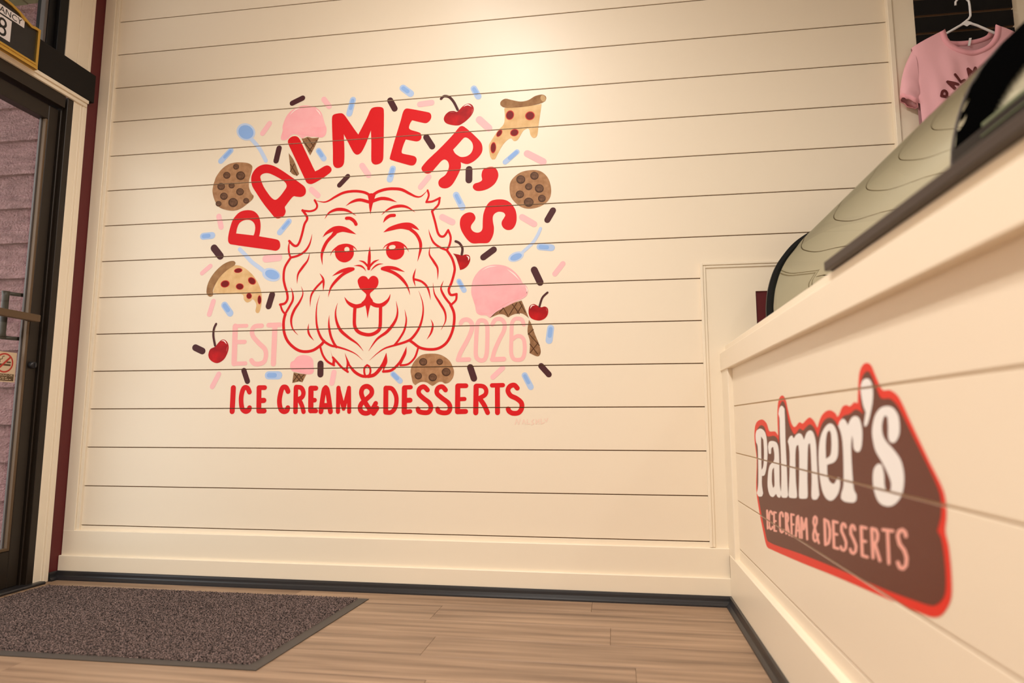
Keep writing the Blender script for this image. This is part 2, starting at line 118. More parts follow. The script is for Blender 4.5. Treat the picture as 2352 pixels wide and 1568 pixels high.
('cookie','mural_cookie',0,[[(-1871.9,1852),(-1863.9,1875.3),(-1838,1909.5),(-1805.1,1931.3),(-1771.5,1938.1),(-1740.6,1937.4),(-1703.3,1930.9),(-1681,1914.7),(-1682.7,1888.2),(-1690.4,1859.1),(-1694,1835.8),(-1690.6,1806.2),(-1677,1779.1),(-1666,1766.8),(-1672.4,1749.6),(-1695.8,1730.4),(-1728.1,1708.7),(-1764.3,1700),(-1807.7,1706.9),(-1842.5,1723.3),(-1866.2,1756.9),(-1879.9,1799),(-1877.9,1828.6)]],[],[],[('chocolate_chip','mural_chip_edge',1,[[(-1748.6,1915.9),(-1749.8,1909.8),(-1753.9,1905.2),(-1759.9,1902.8),(-1766.8,1903.2),(-1773.2,1906.4),(-1777.7,1911.5),(-1779.6,1917.8),(-1778.4,1923.8),(-1774.4,1928.5),(-1768.3,1930.9),(-1761.4,1930.4),(-1755.1,1927.3),(-1750.5,1922.1)]],[],[],[],0),('chip_face','mural_chip',2,[[(-1751.3,1916.8),(-1752.3,1912.2),(-1755.4,1908.7),(-1760.1,1906.9),(-1765.5,1907.2),(-1770.4,1909.6),(-1774,1913.5),(-1775.5,1918.3),(-1774.5,1922.9),(-1771.4,1926.4),(-1766.6,1928.2),(-1761.3,1927.8),(-1756.3,1925.5),(-1752.8,1921.5)]],[],[],[],0),('chocolate_chip','mural_chip_edge',1,[[(-1791.4,1875.7),(-1792.9,1868.5),(-1797.7,1862.9),(-1805,1860.1),(-1813.2,1860.5),(-1820.9,1864.3),(-1826.4,1870.5),(-1828.7,1877.9),(-1827.3,1885.2),(-1822.4,1890.8),(-1815.2,1893.7),(-1806.9,1893.2),(-1799.2,1889.4),(-1793.7,1883.2)]],[],[],[],0),('chip_face','mural_chip',2,[[(-1794.7,1876.8),(-1795.8,1871.3),(-1799.5,1867.1),(-1805.2,1865),(-1811.7,1865.3),(-1817.7,1868.2),(-1822,1872.9),(-1823.7,1878.5),(-1822.6,1884),(-1818.8,1888.3),(-1813.1,1890.4),(-1806.7,1890),(-1800.7,1887.2),(-1796.4,1882.5)]],[],[],[],0),('chocolate_chip','mural_chip_edge',1,[[(-1714.8,1869.4),(-1716.6,1860.3),(-1722.7,1853.2),(-1731.8,1849.6),(-1742.3,1850.2),(-1751.9,1854.9),(-1758.8,1862.8),(-1761.6,1872.2),(-1759.8,1881.4),(-1753.7,1888.4),(-1744.5,1892),(-1734.1,1891.4),(-1724.5,1886.7),(-1717.6,1878.8)]],[],[],[],0),('chip_face','mural_chip',2,[[(-1718.8,1870.8),(-1720.2,1863.9),(-1725,1858.5),(-1732.2,1855.8),(-1740.3,1856.3),(-1747.8,1859.8),(-1753.2,1865.8),(-1755.4,1872.9),(-1753.9,1879.9),(-1749.2,1885.2),(-1742,1887.9),(-1733.9,1887.5),(-1726.4,1883.9),(-1721,1877.9)]],[],[],[],0),('chocolate_chip','mural_chip_edge',1,[[(-1816.2,1822.1),(-1817.7,1814.4),(-1822.8,1808.4),(-1830.6,1805.4),(-1839.4,1805.9),(-1847.6,1809.8),(-1853.5,1816.4),(-1855.9,1824.3),(-1854.4,1832.1),(-1849.3,1838.1),(-1841.5,1841.1),(-1832.6,1840.6),(-1824.5,1836.6),(-1818.6,1830)]],[],[],[],0),('chip_face','mural_chip',2,[[(-1819.6,1823.2),(-1820.8,1817.4),(-1824.8,1812.9),(-1830.9,1810.6),(-1837.8,1811),(-1844.1,1814),(-1848.7,1819),(-1850.6,1825),(-1849.4,1830.9),(-1845.4,1835.4),(-1839.3,1837.7),(-1832.4,1837.3),(-1826.1,1834.3),(-1821.5,1829.3)]],[],[],[],0),('chocolate_chip','mural_chip_edge',1,[[(-1766.3,1823.4),(-1767.5,1817.4),(-1771.5,1812.8),(-1777.5,1810.4),(-1784.4,1810.8),(-1790.8,1813.8),(-1795.3,1819),(-1797.2,1825.2),(-1796,1831.2),(-1792,1835.8),(-1786,1838.2),(-1779.1,1837.8),(-1772.7,1834.7),(-1768.2,1829.6)]],[],[],[],0),('chip_face','mural_chip',2,[[(-1769,1824.3),(-1769.9,1819.7),(-1773,1816.2),(-1777.8,1814.4),(-1783.1,1814.7),(-1788.1,1817.1),(-1791.6,1821),(-1793.1,1825.7),(-1792.1,1830.2),(-1789,1833.8),(-1784.3,1835.5),(-1778.9,1835.2),(-1774,1832.9),(-1770.4,1829)]],[],[],[],0),('chocolate_chip','mural_chip_edge',1,[[(-1717.3,1790.1),(-1718.8,1782.4),(-1723.9,1776.5),(-1731.6,1773.5),(-1740.3,1773.9),(-1748.4,1777.8),(-1754.2,1784.3),(-1756.6,1792.2),(-1755.1,1799.9),(-1749.9,1805.9),(-1742.2,1808.9),(-1733.5,1808.4),(-1725.4,1804.5),(-1719.6,1797.9)]],[],[],[],0),('chip_face','mural_chip',2,[[(-1720.7,1791.2),(-1721.8,1785.4),(-1725.8,1780.9),(-1731.8,1778.6),(-1738.7,1779),(-1745,1781.9),(-1749.5,1786.9),(-1751.3,1792.9),(-1750.1,1798.7),(-1746.1,1803.2),(-1740.1,1805.5),(-1733.3,1805.1),(-1727,1802.1),(-1722.5,1797.2)]],[],[],[],0),('chocolate_chip','mural_chip_edge',1,[[(-1799.1,1772.8),(-1800.7,1765.1),(-1805.8,1759.2),(-1813.5,1756.1),(-1822.3,1756.6),(-1830.5,1760.5),(-1836.3,1767),(-1838.8,1774.9),(-1837.3,1782.6),(-1832.1,1788.6),(-1824.4,1791.6),(-1815.5,1791.1),(-1807.4,1787.2),(-1801.6,1780.7)]],[],[],[],0),('chip_face','mural_chip',2,[[(-1802.6,1773.9),(-1803.8,1768.1),(-1807.8,1763.6),(-1813.8,1761.3),(-1820.7,1761.7),(-1827,1764.6),(-1831.6,1769.6),(-1833.5,1775.6),(-1832.3,1781.4),(-1828.3,1785.9),(-1822.2,1788.2),(-1815.3,1787.8),(-1809,1784.9),(-1804.4,1779.9)]],[],[],[],0),('chocolate_chip','mural_chip_edge',1,[[(-1829.8,1737.4),(-1830.9,1731.6),(-1834.7,1727.1),(-1840.5,1724.9),(-1847.2,1725.2),(-1853.3,1728.1),(-1857.7,1733),(-1859.5,1738.9),(-1858.4,1744.7),(-1854.5,1749.1),(-1848.7,1751.4),(-1842.1,1751.1),(-1836,1748.2),(-1831.6,1743.3)]],[],[],[],0),('chip_face','mural_chip',2,[[(-1832.3,1738.2),(-1833.2,1733.8),(-1836.2,1730.5),(-1840.8,1728.7),(-1845.9,1729),(-1850.7,1731.2),(-1854.1,1734.9),(-1855.5,1739.4),(-1854.6,1743.8),(-1851.6,1747.2),(-1847.1,1748.9),(-1841.9,1748.6),(-1837.2,1746.4),(-1833.7,1742.7)]],[],[],[],0),('chocolate_chip','mural_chip_edge',1,[[(-1745.1,1738.8),(-1747,1729.2),(-1753.3,1721.8),(-1762.9,1718),(-1773.9,1718.6),(-1784,1723.4),(-1791.3,1731.5),(-1794.3,1741.4),(-1792.4,1751),(-1786,1758.4),(-1776.3,1762.2),(-1765.4,1761.6),(-1755.3,1756.7),(-1748,1748.6)]],[],[],[],0),('chip_face','mural_chip',2,[[(-1749.3,1740.2),(-1750.8,1732.9),(-1755.8,1727.3),(-1763.3,1724.5),(-1771.8,1724.9),(-1779.7,1728.6),(-1785.4,1734.8),(-1787.7,1742.2),(-1786.2,1749.5),(-1781.2,1755.1),(-1773.7,1757.9),(-1765.1,1757.5),(-1757.2,1753.8),(-1751.6,1747.6)]],[],[],[],0),('chocolate_chip','mural_chip_edge',1,[[(-1687.4,1744.5),(-1688.6,1738.6),(-1692.6,1734),(-1698.5,1731.6),(-1705.3,1731.9),(-1711.6,1734.9),(-1716.1,1740),(-1718,1746.1),(-1716.8,1752.1),(-1712.8,1756.7),(-1706.8,1759.1),(-1700,1758.7),(-1693.7,1755.7),(-1689.2,1750.6)]],[],[],[],0),('chip_face','mural_chip',2,[[(-1690,1745.4),(-1691,1740.9),(-1694.1,1737.4),(-1698.7,1735.6),(-1704,1735.9),(-1708.9,1738.2),(-1712.4,1742),(-1713.9,1746.7),(-1712.9,1751.2),(-1709.8,1754.7),(-1705.1,1756.5),(-1699.8,1756.2),(-1694.9,1753.9),(-1691.4,1750)]],[],[],[],0)],0),
('cookie','mural_cookie',0,[[(-441.4,1736.1),(-436.9,1765.3),(-419.6,1787.9),(-390.9,1806.8),(-356.6,1813.6),(-322.4,1812.7),(-294.1,1801),(-271.6,1776.2),(-259.4,1743.4),(-256.3,1708.3),(-263.8,1679.7),(-283.6,1657.5),(-317.5,1641.9),(-357.2,1638.1),(-391.2,1648.6),(-419.7,1673.4),(-436.8,1700.6)]],[],[],[('chocolate_chip','mural_chip_edge',1,[[(-371,1772.1),(-373,1763.7),(-378.6,1757.2),(-386.6,1753.9),(-395.5,1754.4),(-403.5,1758.7),(-409.1,1765.8),(-411,1774.4),(-409,1782.8),(-403.5,1789.3),(-395.4,1792.6),(-386.5,1792.1),(-378.5,1787.8),(-373,1780.7)]],[],[],[],0),('chip_face','mural_chip',2,[[(-374.4,1773.3),(-376,1767),(-380.3,1762.1),(-386.5,1759.6),(-393.5,1760),(-399.7,1763.2),(-404.1,1768.6),(-405.6,1775.1),(-404.1,1781.5),(-399.7,1786.4),(-393.4,1788.9),(-386.5,1788.5),(-380.2,1785.3),(-375.9,1779.8)]],[],[],[],0),('chocolate_chip','mural_chip_edge',1,[[(-311.2,1785.6),(-313.1,1777.7),(-318.3,1771.7),(-325.8,1768.5),(-334.2,1769),(-341.7,1773),(-346.9,1779.7),(-348.7,1787.8),(-346.8,1795.7),(-341.6,1801.8),(-334,1804.9),(-325.7,1804.4),(-318.2,1800.4),(-313,1793.7)]],[],[],[],0),('chip_face','mural_chip',2,[[(-314.4,1786.8),(-315.8,1780.8),(-319.9,1776.2),(-325.8,1773.8),(-332.3,1774.2),(-338.2,1777.3),(-342.2,1782.4),(-343.6,1788.5),(-342.2,1794.5),(-338.1,1799.1),(-332.2,1801.4),(-325.7,1801),(-319.8,1798),(-315.8,1792.9)]],[],[],[],0),('chocolate_chip','mural_chip_edge',1,[[(-339.8,1737.4),(-341.4,1730.8),(-345.8,1725.6),(-352.2,1723),(-359.3,1723.4),(-365.7,1726.7),(-370.1,1732.4),(-371.7,1739.2),(-370.1,1745.9),(-365.6,1751.1),(-359.2,1753.7),(-352.1,1753.3),(-345.7,1750),(-341.3,1744.3)]],[],[],[],0),('chip_face','mural_chip',2,[[(-342.5,1738.4),(-343.7,1733.4),(-347.2,1729.5),(-352.2,1727.5),(-357.7,1727.8),(-362.7,1730.3),(-366.1,1734.6),(-367.3,1739.8),(-366.1,1744.9),(-362.6,1748.8),(-357.6,1750.8),(-352.1,1750.5),(-347.1,1747.9),(-343.7,1743.6)]],[],[],[],0),('chocolate_chip','mural_chip_edge',1,[[(-288.9,1726.4),(-290.9,1718.1),(-296.4,1711.7),(-304.3,1708.4),(-313.2,1708.9),(-321.1,1713),(-326.5,1720.1),(-328.5,1728.6),(-326.5,1736.9),(-320.9,1743.4),(-313,1746.7),(-304.1,1746.2),(-296.2,1742),(-290.8,1734.9)]],[],[],[],0),('chip_face','mural_chip',2,[[(-292.2,1727.6),(-293.8,1721.3),(-298.1,1716.5),(-304.3,1714),(-311.2,1714.3),(-317.3,1717.5),(-321.6,1722.9),(-323.1,1729.3),(-321.6,1735.7),(-317.2,1740.5),(-311,1743),(-304.1,1742.6),(-298,1739.4),(-293.7,1734.1)]],[],[],[],0),('chocolate_chip','mural_chip_edge',1,[[(-376.9,1704.4),(-378.7,1696.8),(-383.8,1690.9),(-391.1,1687.9),(-399.2,1688.3),(-406.5,1692.1),(-411.6,1698.6),(-413.4,1706.4),(-411.6,1714),(-406.5,1720),(-399.1,1723),(-391,1722.5),(-383.7,1718.7),(-378.6,1712.2)]],[],[],[],0),('chip_face','mural_chip',2,[[(-380,1705.5),(-381.4,1699.7),(-385.3,1695.3),(-391,1693),(-397.4,1693.3),(-403.1,1696.2),(-407,1701.1),(-408.4,1707.1),(-407,1712.8),(-403.1,1717.3),(-397.3,1719.6),(-391,1719.3),(-385.3,1716.3),(-381.4,1711.4)]],[],[],[],0),('chocolate_chip','mural_chip_edge',1,[[(-280.7,1680.6),(-282.4,1673.5),(-287.1,1668),(-293.9,1665.1),(-301.4,1665.5),(-308.2,1669.1),(-312.9,1675.1),(-314.5,1682.4),(-312.8,1689.5),(-308.1,1695),(-301.3,1697.8),(-293.7,1697.4),(-287,1693.9),(-282.3,1687.8)]],[],[],[],0),('chip_face','mural_chip',2,[[(-283.6,1681.6),(-284.9,1676.2),(-288.6,1672.1),(-293.9,1669.9),(-299.7,1670.2),(-305,1672.9),(-308.7,1677.5),(-310,1683),(-308.6,1688.4),(-304.9,1692.6),(-299.6,1694.7),(-293.7,1694.4),(-288.5,1691.7),(-284.8,1687.1)]],[],[],[],0),('chocolate_chip','mural_chip_edge',1,[[(-334.4,1666),(-336.6,1657),(-342.6,1650),(-351.2,1646.4),(-360.8,1646.9),(-369.4,1651.4),(-375.4,1659),(-377.5,1668.2),(-375.4,1677.3),(-369.3,1684.3),(-360.7,1687.9),(-351.1,1687.4),(-342.4,1682.8),(-336.5,1675.2)]],[],[],[],0),('chip_face','mural_chip',2,[[(-338.1,1667.3),(-339.7,1660.5),(-344.4,1655.2),(-351.2,1652.4),(-358.6,1652.8),(-365.4,1656.3),(-370,1662),(-371.7,1669),(-370,1675.9),(-365.3,1681.2),(-358.5,1683.9),(-351.1,1683.5),(-344.3,1680.1),(-339.7,1674.3)]],[],[],[],0)],0),
('cookie','mural_cookie',0,[[(-880.8,928.8),(-874,955.6),(-855.1,982.3),(-827.7,1000.7),(-783.4,1004.3),(-744.8,997.8),(-711.6,977.5),(-696.1,955.9),(-685.4,926.5),(-688.9,899.9),(-705,878.9),(-724,872.7),(-737.7,880.2),(-754.1,879.3),(-770.4,868.8),(-781.3,863.6),(-792.4,869),(-809,878.8),(-831.1,881.1),(-847.6,874.8),(-858.5,866.9),(-869.8,877.7),(-875.8,901.9)]],[],[],[('chocolate_chip','mural_chip_edge',1,[[(-806.1,968.1),(-807.8,960.8),(-812.7,955),(-820,951.9),(-828.1,952),(-835.5,955.3),(-840.7,961.3),(-842.6,968.6),(-840.9,975.9),(-836,981.7),(-828.7,984.9),(-820.5,984.8),(-813.2,981.4),(-808,975.5)]],[],[],[],0),('chip_face','mural_chip',2,[[(-809.2,969),(-810.5,963.5),(-814.4,959.1),(-820.1,956.8),(-826.4,956.8),(-832.2,959.4),(-836.2,963.9),(-837.7,969.5),(-836.4,975),(-832.5,979.4),(-826.8,981.8),(-820.5,981.7),(-814.7,979.1),(-810.7,974.6)]],[],[],[],0),('chocolate_chip','mural_chip_edge',1,[[(-735.6,967.1),(-736.9,961.4),(-740.8,956.9),(-746.5,954.4),(-752.9,954.5),(-758.6,957.1),(-762.7,961.8),(-764.2,967.5),(-762.8,973.3),(-758.9,977.8),(-753.2,980.3),(-746.9,980.2),(-741.1,977.5),(-737.1,972.9)]],[],[],[],0),('chip_face','mural_chip',2,[[(-738,967.9),(-739.1,963.5),(-742.1,960.1),(-746.5,958.2),(-751.5,958.3),(-756,960.3),(-759.1,963.8),(-760.3,968.2),(-759.3,972.5),(-756.2,976),(-751.8,977.8),(-746.8,977.8),(-742.3,975.8),(-739.2,972.2)]],[],[],[],0),('chocolate_chip','mural_chip_edge',1,[[(-828.8,906.7),(-830.3,900.1),(-834.8,894.9),(-841.4,892),(-848.8,892.1),(-855.5,895.1),(-860.2,900.5),(-862,907.1),(-860.5,913.7),(-856,919),(-849.4,921.9),(-842,921.8),(-835.3,918.7),(-830.6,913.4)]],[],[],[],0),('chip_face','mural_chip',2,[[(-831.6,907.6),(-832.8,902.6),(-836.3,898.6),(-841.5,896.4),(-847.3,896.5),(-852.5,898.8),(-856.2,902.8),(-857.5,907.9),(-856.4,912.9),(-852.8,916.9),(-847.7,919),(-841.9,919),(-836.7,916.7),(-833,912.6)]],[],[],[],0),('chocolate_chip','mural_chip_edge',1,[[(-761.5,899.6),(-763.3,892.2),(-768.4,886.2),(-775.8,883),(-784.1,883.1),(-791.7,886.5),(-796.9,892.5),(-798.9,900),(-797.2,907.5),(-792.1,913.4),(-784.6,916.7),(-776.3,916.6),(-768.8,913.2),(-763.5,907.1)]],[],[],[],0),('chip_face','mural_chip',2,[[(-764.7,900.6),(-766.1,894.9),(-770,890.4),(-775.8,888),(-782.3,888),(-788.2,890.6),(-792.3,895.2),(-793.9,900.9),(-792.5,906.5),(-788.5,911),(-782.7,913.5),(-776.2,913.4),(-770.4,910.8),(-766.2,906.2)]],[],[],[],0),('chocolate_chip','mural_chip_edge',1,[[(-700.6,922.4),(-702.4,914.5),(-707.8,908.2),(-715.6,904.8),(-724.4,904.9),(-732.3,908.5),(-737.9,914.9),(-739.9,922.8),(-738.1,930.7),(-732.7,937),(-724.8,940.4),(-716.1,940.3),(-708.1,936.7),(-702.6,930.3)]],[],[],[],0),('chip_face','mural_chip',2,[[(-703.9,923.4),(-705.4,917.4),(-709.6,912.7),(-715.7,910.1),(-722.5,910.1),(-728.7,912.9),(-733,917.7),(-734.6,923.7),(-733.2,929.7),(-729,934.5),(-722.9,937.1),(-716,937),(-709.8,934.2),(-705.5,929.4)]],[],[],[],0)],0),
('ice_cream_cone','mural_scoop',0,[[(-1541.4,2050.9),(-1533.7,2080.1),(-1534.8,2104),(-1518.6,2150.6),(-1489.6,2181.4),(-1448,2198),(-1405.7,2197.1),(-1369.1,2184.1),(-1341.1,2155.2),(-1327.8,2118.7),(-1321.1,2097.5),(-1312.5,2076.3),(-1316.2,2047.1),(-1333.5,2033.6),(-1363.5,2038.6),(-1393.4,2040.7),(-1411.6,2044.9),(-1435.1,2034.7),(-1450.8,2050.5),(-1472.3,2059.1),(-1490.1,2054.5),(-1504.6,2039.4),(-1522.4,2032.9),(-1537.7,2035.8)]],[],[],[('waffle_cone','mural_waffle',0,[[(-1436.3,2034.8),(-1420.2,2036.6),(-1405.4,2041.5),(-1381.2,2033.9),(-1348.5,2034.6),(-1370.4,1986.2),(-1389.8,1949.3),(-1409,1982.8)],[(-1498.4,1968.1),(-1469.6,1928),(-1441.1,1862),(-1451.4,1852.1),(-1482.1,1870.2),(-1489.9,1911.7)]],[],[],[],0),('waffle_line','mural_waffle_dark',1,[],[([(-1425.5,2019.3),(-1384.6,1969.5)],4.8,''),([(-1359.8,2020.7),(-1396.6,1970.3)],4.8,''),([(-1486.9,1911.5),(-1451.6,1856.7)],4.4,''),([(-1468.8,1910.4),(-1485.3,1876.3)],4.8,''),([(-1405.2,2035.6),(-1373.6,1992.2)],4.8,'')],[],[],0),('highlight','mural_highlight',1,[],[([(-1500.6,2155.3),(-1477.4,2178.7),(-1441.7,2192.7)],5.4,'ab'),([(-1371.9,2178.4),(-1353.2,2159.1),(-1343.5,2140.6)],5.4,'ab')],[],[],0),('scoop_shade','mural_scoop_deep',1,[[(-1533.7,2080.1),(-1510,2093.3),(-1473.9,2096.7),(-1431.3,2087.7),(-1389.5,2093.6),(-1347.4,2084.6),(-1320.7,2088.6),(-1313.9,2064.6),(-1322,2041.6),(-1363.7,2044.5),(-1411.8,2050.8),(-1448,2056.3),(-1478.6,2067.3),(-1508.3,2054.5),(-1532,2044.3)]],[],[],[],0)],0),
('ice_cream_cone','mural_scoop',0,[[(-611.5,1269.7),(-608,1313.3),(-594.5,1345.8),(-567.3,1375),(-529.1,1390.1),(-490.9,1391.4),(-452.9,1381.8),(-420.5,1358.8),(-396.3,1330.8),(-382.9,1306),(-366.9,1291.9),(-360,1270.1),(-367,1248.8),(-385.7,1235.9),(-404.4,1228.4),(-425.9,1218.2),(-463.5,1200.4),(-495.8,1182.4),(-517.3,1164.1),(-528.1,1156.3),(-544.4,1167.5),(-571.5,1169.8),(-588,1182.1),(-593.6,1209.4),(-602,1236.7)]],[],[],[('waffle_cone','mural_waffle',0,[[(-528.1,1156.3),(-498.5,1182.5),(-463.5,1199.4),(-425.9,1218.2),(-388.4,1229),(-375.1,1198),(-356.6,1149.5),(-367.2,1160.4),(-388.5,1172.7),(-415.2,1171.2),(-436.6,1163.2),(-447.3,1157),(-463.4,1168.2),(-485,1171.4),(-506.5,1165)],[(-356.6,1144.2),(-346.1,1125.3),(-330.4,1079.9),(-312.2,1034.6),(-306,1005.6),(-312.4,987.4),(-325.6,986),(-354.5,999.6),(-352.7,1048.6),(-363.2,1093.8)]],[],[],[],0),('waffle_line','mural_waffle_dark',1,[],[([(-466.2,1195.1),(-447.3,1162.4)],4,''),([(-428.6,1212.9),(-399.2,1171.9)],4.4,''),([(-396.4,1222.8),(-372.5,1176.6)],4.4,''),([(-485,1179.5),(-468.9,1197.9)],4.8,''),([(-442,1167.6),(-409.8,1217.8)],4.4,''),([(-407.2,1173.2),(-385.8,1209.1)],4.8,''),([(-359.5,1085.8),(-312.2,1032)],4,''),([(-338.2,1101.2),(-359.5,1080.5)],4.4,''),([(-317.4,1042.6),(-351.8,1001.1)],4,''),([(-351.7,1038),(-320.3,995.4)],4.8,'')],[],[],0),('highlight','mural_highlight',1,[],[([(-564.5,1366.7),(-534.5,1382),(-496.3,1385)],4.5,'ab'),([(-452.9,1370.9),(-420.5,1345.2),(-396.3,1317.2)],5.4,'ab'),([(-372.2,1292.1),(-364.2,1275.7),(-367,1256.9)],5,'ab')],[],[],0),('scoop_shade','mural_scoop_deep',1,[[(-602,1236.7),(-561.1,1251.9),(-517.7,1256),(-474.4,1281.8),(-420.5,1293.6),(-372.2,1289.4),(-364.3,1262.2),(-393.7,1241.5),(-436.6,1226.6),(-485,1201),(-517.4,1174.9),(-544.4,1175.6),(-577.1,1181.8),(-589.2,1209.2)]],[],[],[],0)],0),
('ice_cream_cone','mural_scoop',0,[[(-1446.8,959.6),(-1442.9,975.8),(-1428.8,983.7),(-1415.1,999.8),(-1386.7,1007.5),(-1354.9,1001.6),(-1337,982.4),(-1334.1,952.7),(-1331.2,936.5),(-1340.3,921.6),(-1365.9,919.7),(-1388.9,923.7),(-1412.1,929.4),(-1429.5,932.3),(-1442.6,943.3)]],[],[],[('waffle_cone','mural_waffle',0,[[(-1428.2,929.6),(-1400.4,923.8),(-1367,919.7),(-1384.4,884.4),(-1401.7,887.8),(-1433,881.1)]],[],[],[],0),('waffle_line','mural_waffle_dark',1,[],[([(-1423.2,921.4),(-1393.2,888.8)],4.8,''),([(-1403.1,921.2),(-1382,894)],4.4,''),([(-1377.3,918.2),(-1410.4,888.9)],4.4,''),([(-1403.1,921.2),(-1427.6,889.1)],4.4,'')],[],[],0),('highlight','mural_highlight',1,[],[([(-1360.4,996.3),(-1345.7,985.2)],5,'ab')],[],[],0),('scoop_shade','mural_scoop_deep',1,[[(-1436.9,970.3),(-1425.1,964.7),(-1401.9,959),(-1367,947.7),(-1335.6,947.3),(-1337.6,925.8),(-1371.8,923.5),(-1406.5,932),(-1432.6,937.7),(-1441.9,954.1)]],[],[],[],0)],0),
('cherry','mural_cherry',0,[[(-746.2,2080.4),(-738.7,2101.4),(-720.8,2115.4),(-699.9,2116.9),(-684.9,2111.5),(-673,2121),(-655.3,2138.1),(-634.5,2146.9),(-616.6,2141.2),(-606.3,2122.1),(-613.3,2095.1),(-636.8,2069.3),(-660.4,2052.8),(-678.2,2046.1),(-708.1,2050.1),(-735.2,2061.2)]],[],[],[('stem','mural_stem',1,[],[([(-760.2,2180.2),(-745.8,2191.5),(-721.7,2185.2),(-700.3,2160.1),(-681.4,2121.7)],12,'')],[],[],0),('highlight','mural_highlight',1,[],[([(-655.2,2133.8),(-634.4,2141.4),(-616.5,2130.8)],6,'ab'),([(-612.3,2119.5),(-615,2092.2)],6.5,'ab'),([(-716,2112),(-696.8,2110.5)],6,'ab')],[],[],0)],0),
('cherry','mural_cherry',0,[[(-695.4,1450),(-672,1444.5),(-654.6,1439.7),(-637.2,1443.1),(-621,1436.6),(-617.4,1415.1),(-628.1,1392.4),(-645.3,1378.6),(-662.6,1373.5),(-671.6,1402.7),(-682.4,1432.1)]],[],[],[('stem','mural_stem',1,[],[([(-684.3,1504.9),(-666.7,1495.4),(-653.1,1471.6),(-655.8,1443.8)],11,'')],[],[],0),('highlight','mural_highlight',1,[],[([(-634.3,1437.2),(-624.4,1428.7),(-625.4,1415.4)],6,'ab'),([(-692.5,1451.1),(-675,1449.2)],6,'ab')],[],[],0)],0),
('cherry','mural_cherry',0,[[(-358.1,1186.9),(-351.1,1205.4),(-335.2,1212),(-319.3,1204.6),(-303.4,1197.2),(-287.5,1200),(-274.4,1190),(-274.6,1166.1),(-287.9,1147.8),(-311.7,1139.4),(-340.7,1146.4),(-355.5,1162.8)]],[],[],[('stem','mural_stem',1,[],[([(-275.5,1260.6),(-297.9,1238.7),(-310.8,1200.6)],9,'')],[],[],0),('highlight','mural_highlight',1,[],[([(-351.2,1192.1),(-343.1,1205.2),(-329.9,1205.9)],5,'ab'),([(-282.3,1192.9),(-278.2,1179.5)],5.5,'ab')],[],[],0)],0),
('cherry','mural_cherry',0,[[(-1853.2,1020.4),(-1844.3,1042.5),(-1820.9,1053.2),(-1809.7,1066.9),(-1792.6,1083.3),(-1774.7,1084.1),(-1758.8,1068.8),(-1752.8,1046.5),(-1759,1018.9),(-1775.3,991.5),(-1804.3,976.4),(-1831.7,984),(-1849,1000.9)]],[],[],[('stem','mural_stem',1,[],[([(-1822.4,1159.4),(-1831.9,1137.2),(-1832.9,1103.6),(-1821.8,1058.8)],11,'')],[],[],0),('highlight','mural_highlight',1,[],[([(-1792.4,1079.4),(-1777.4,1079.1),(-1763.3,1063.3)],5.5,'ab'),([(-1759.1,1052.1),(-1762.6,1030)],6,'ab')],[],[],0)],0),
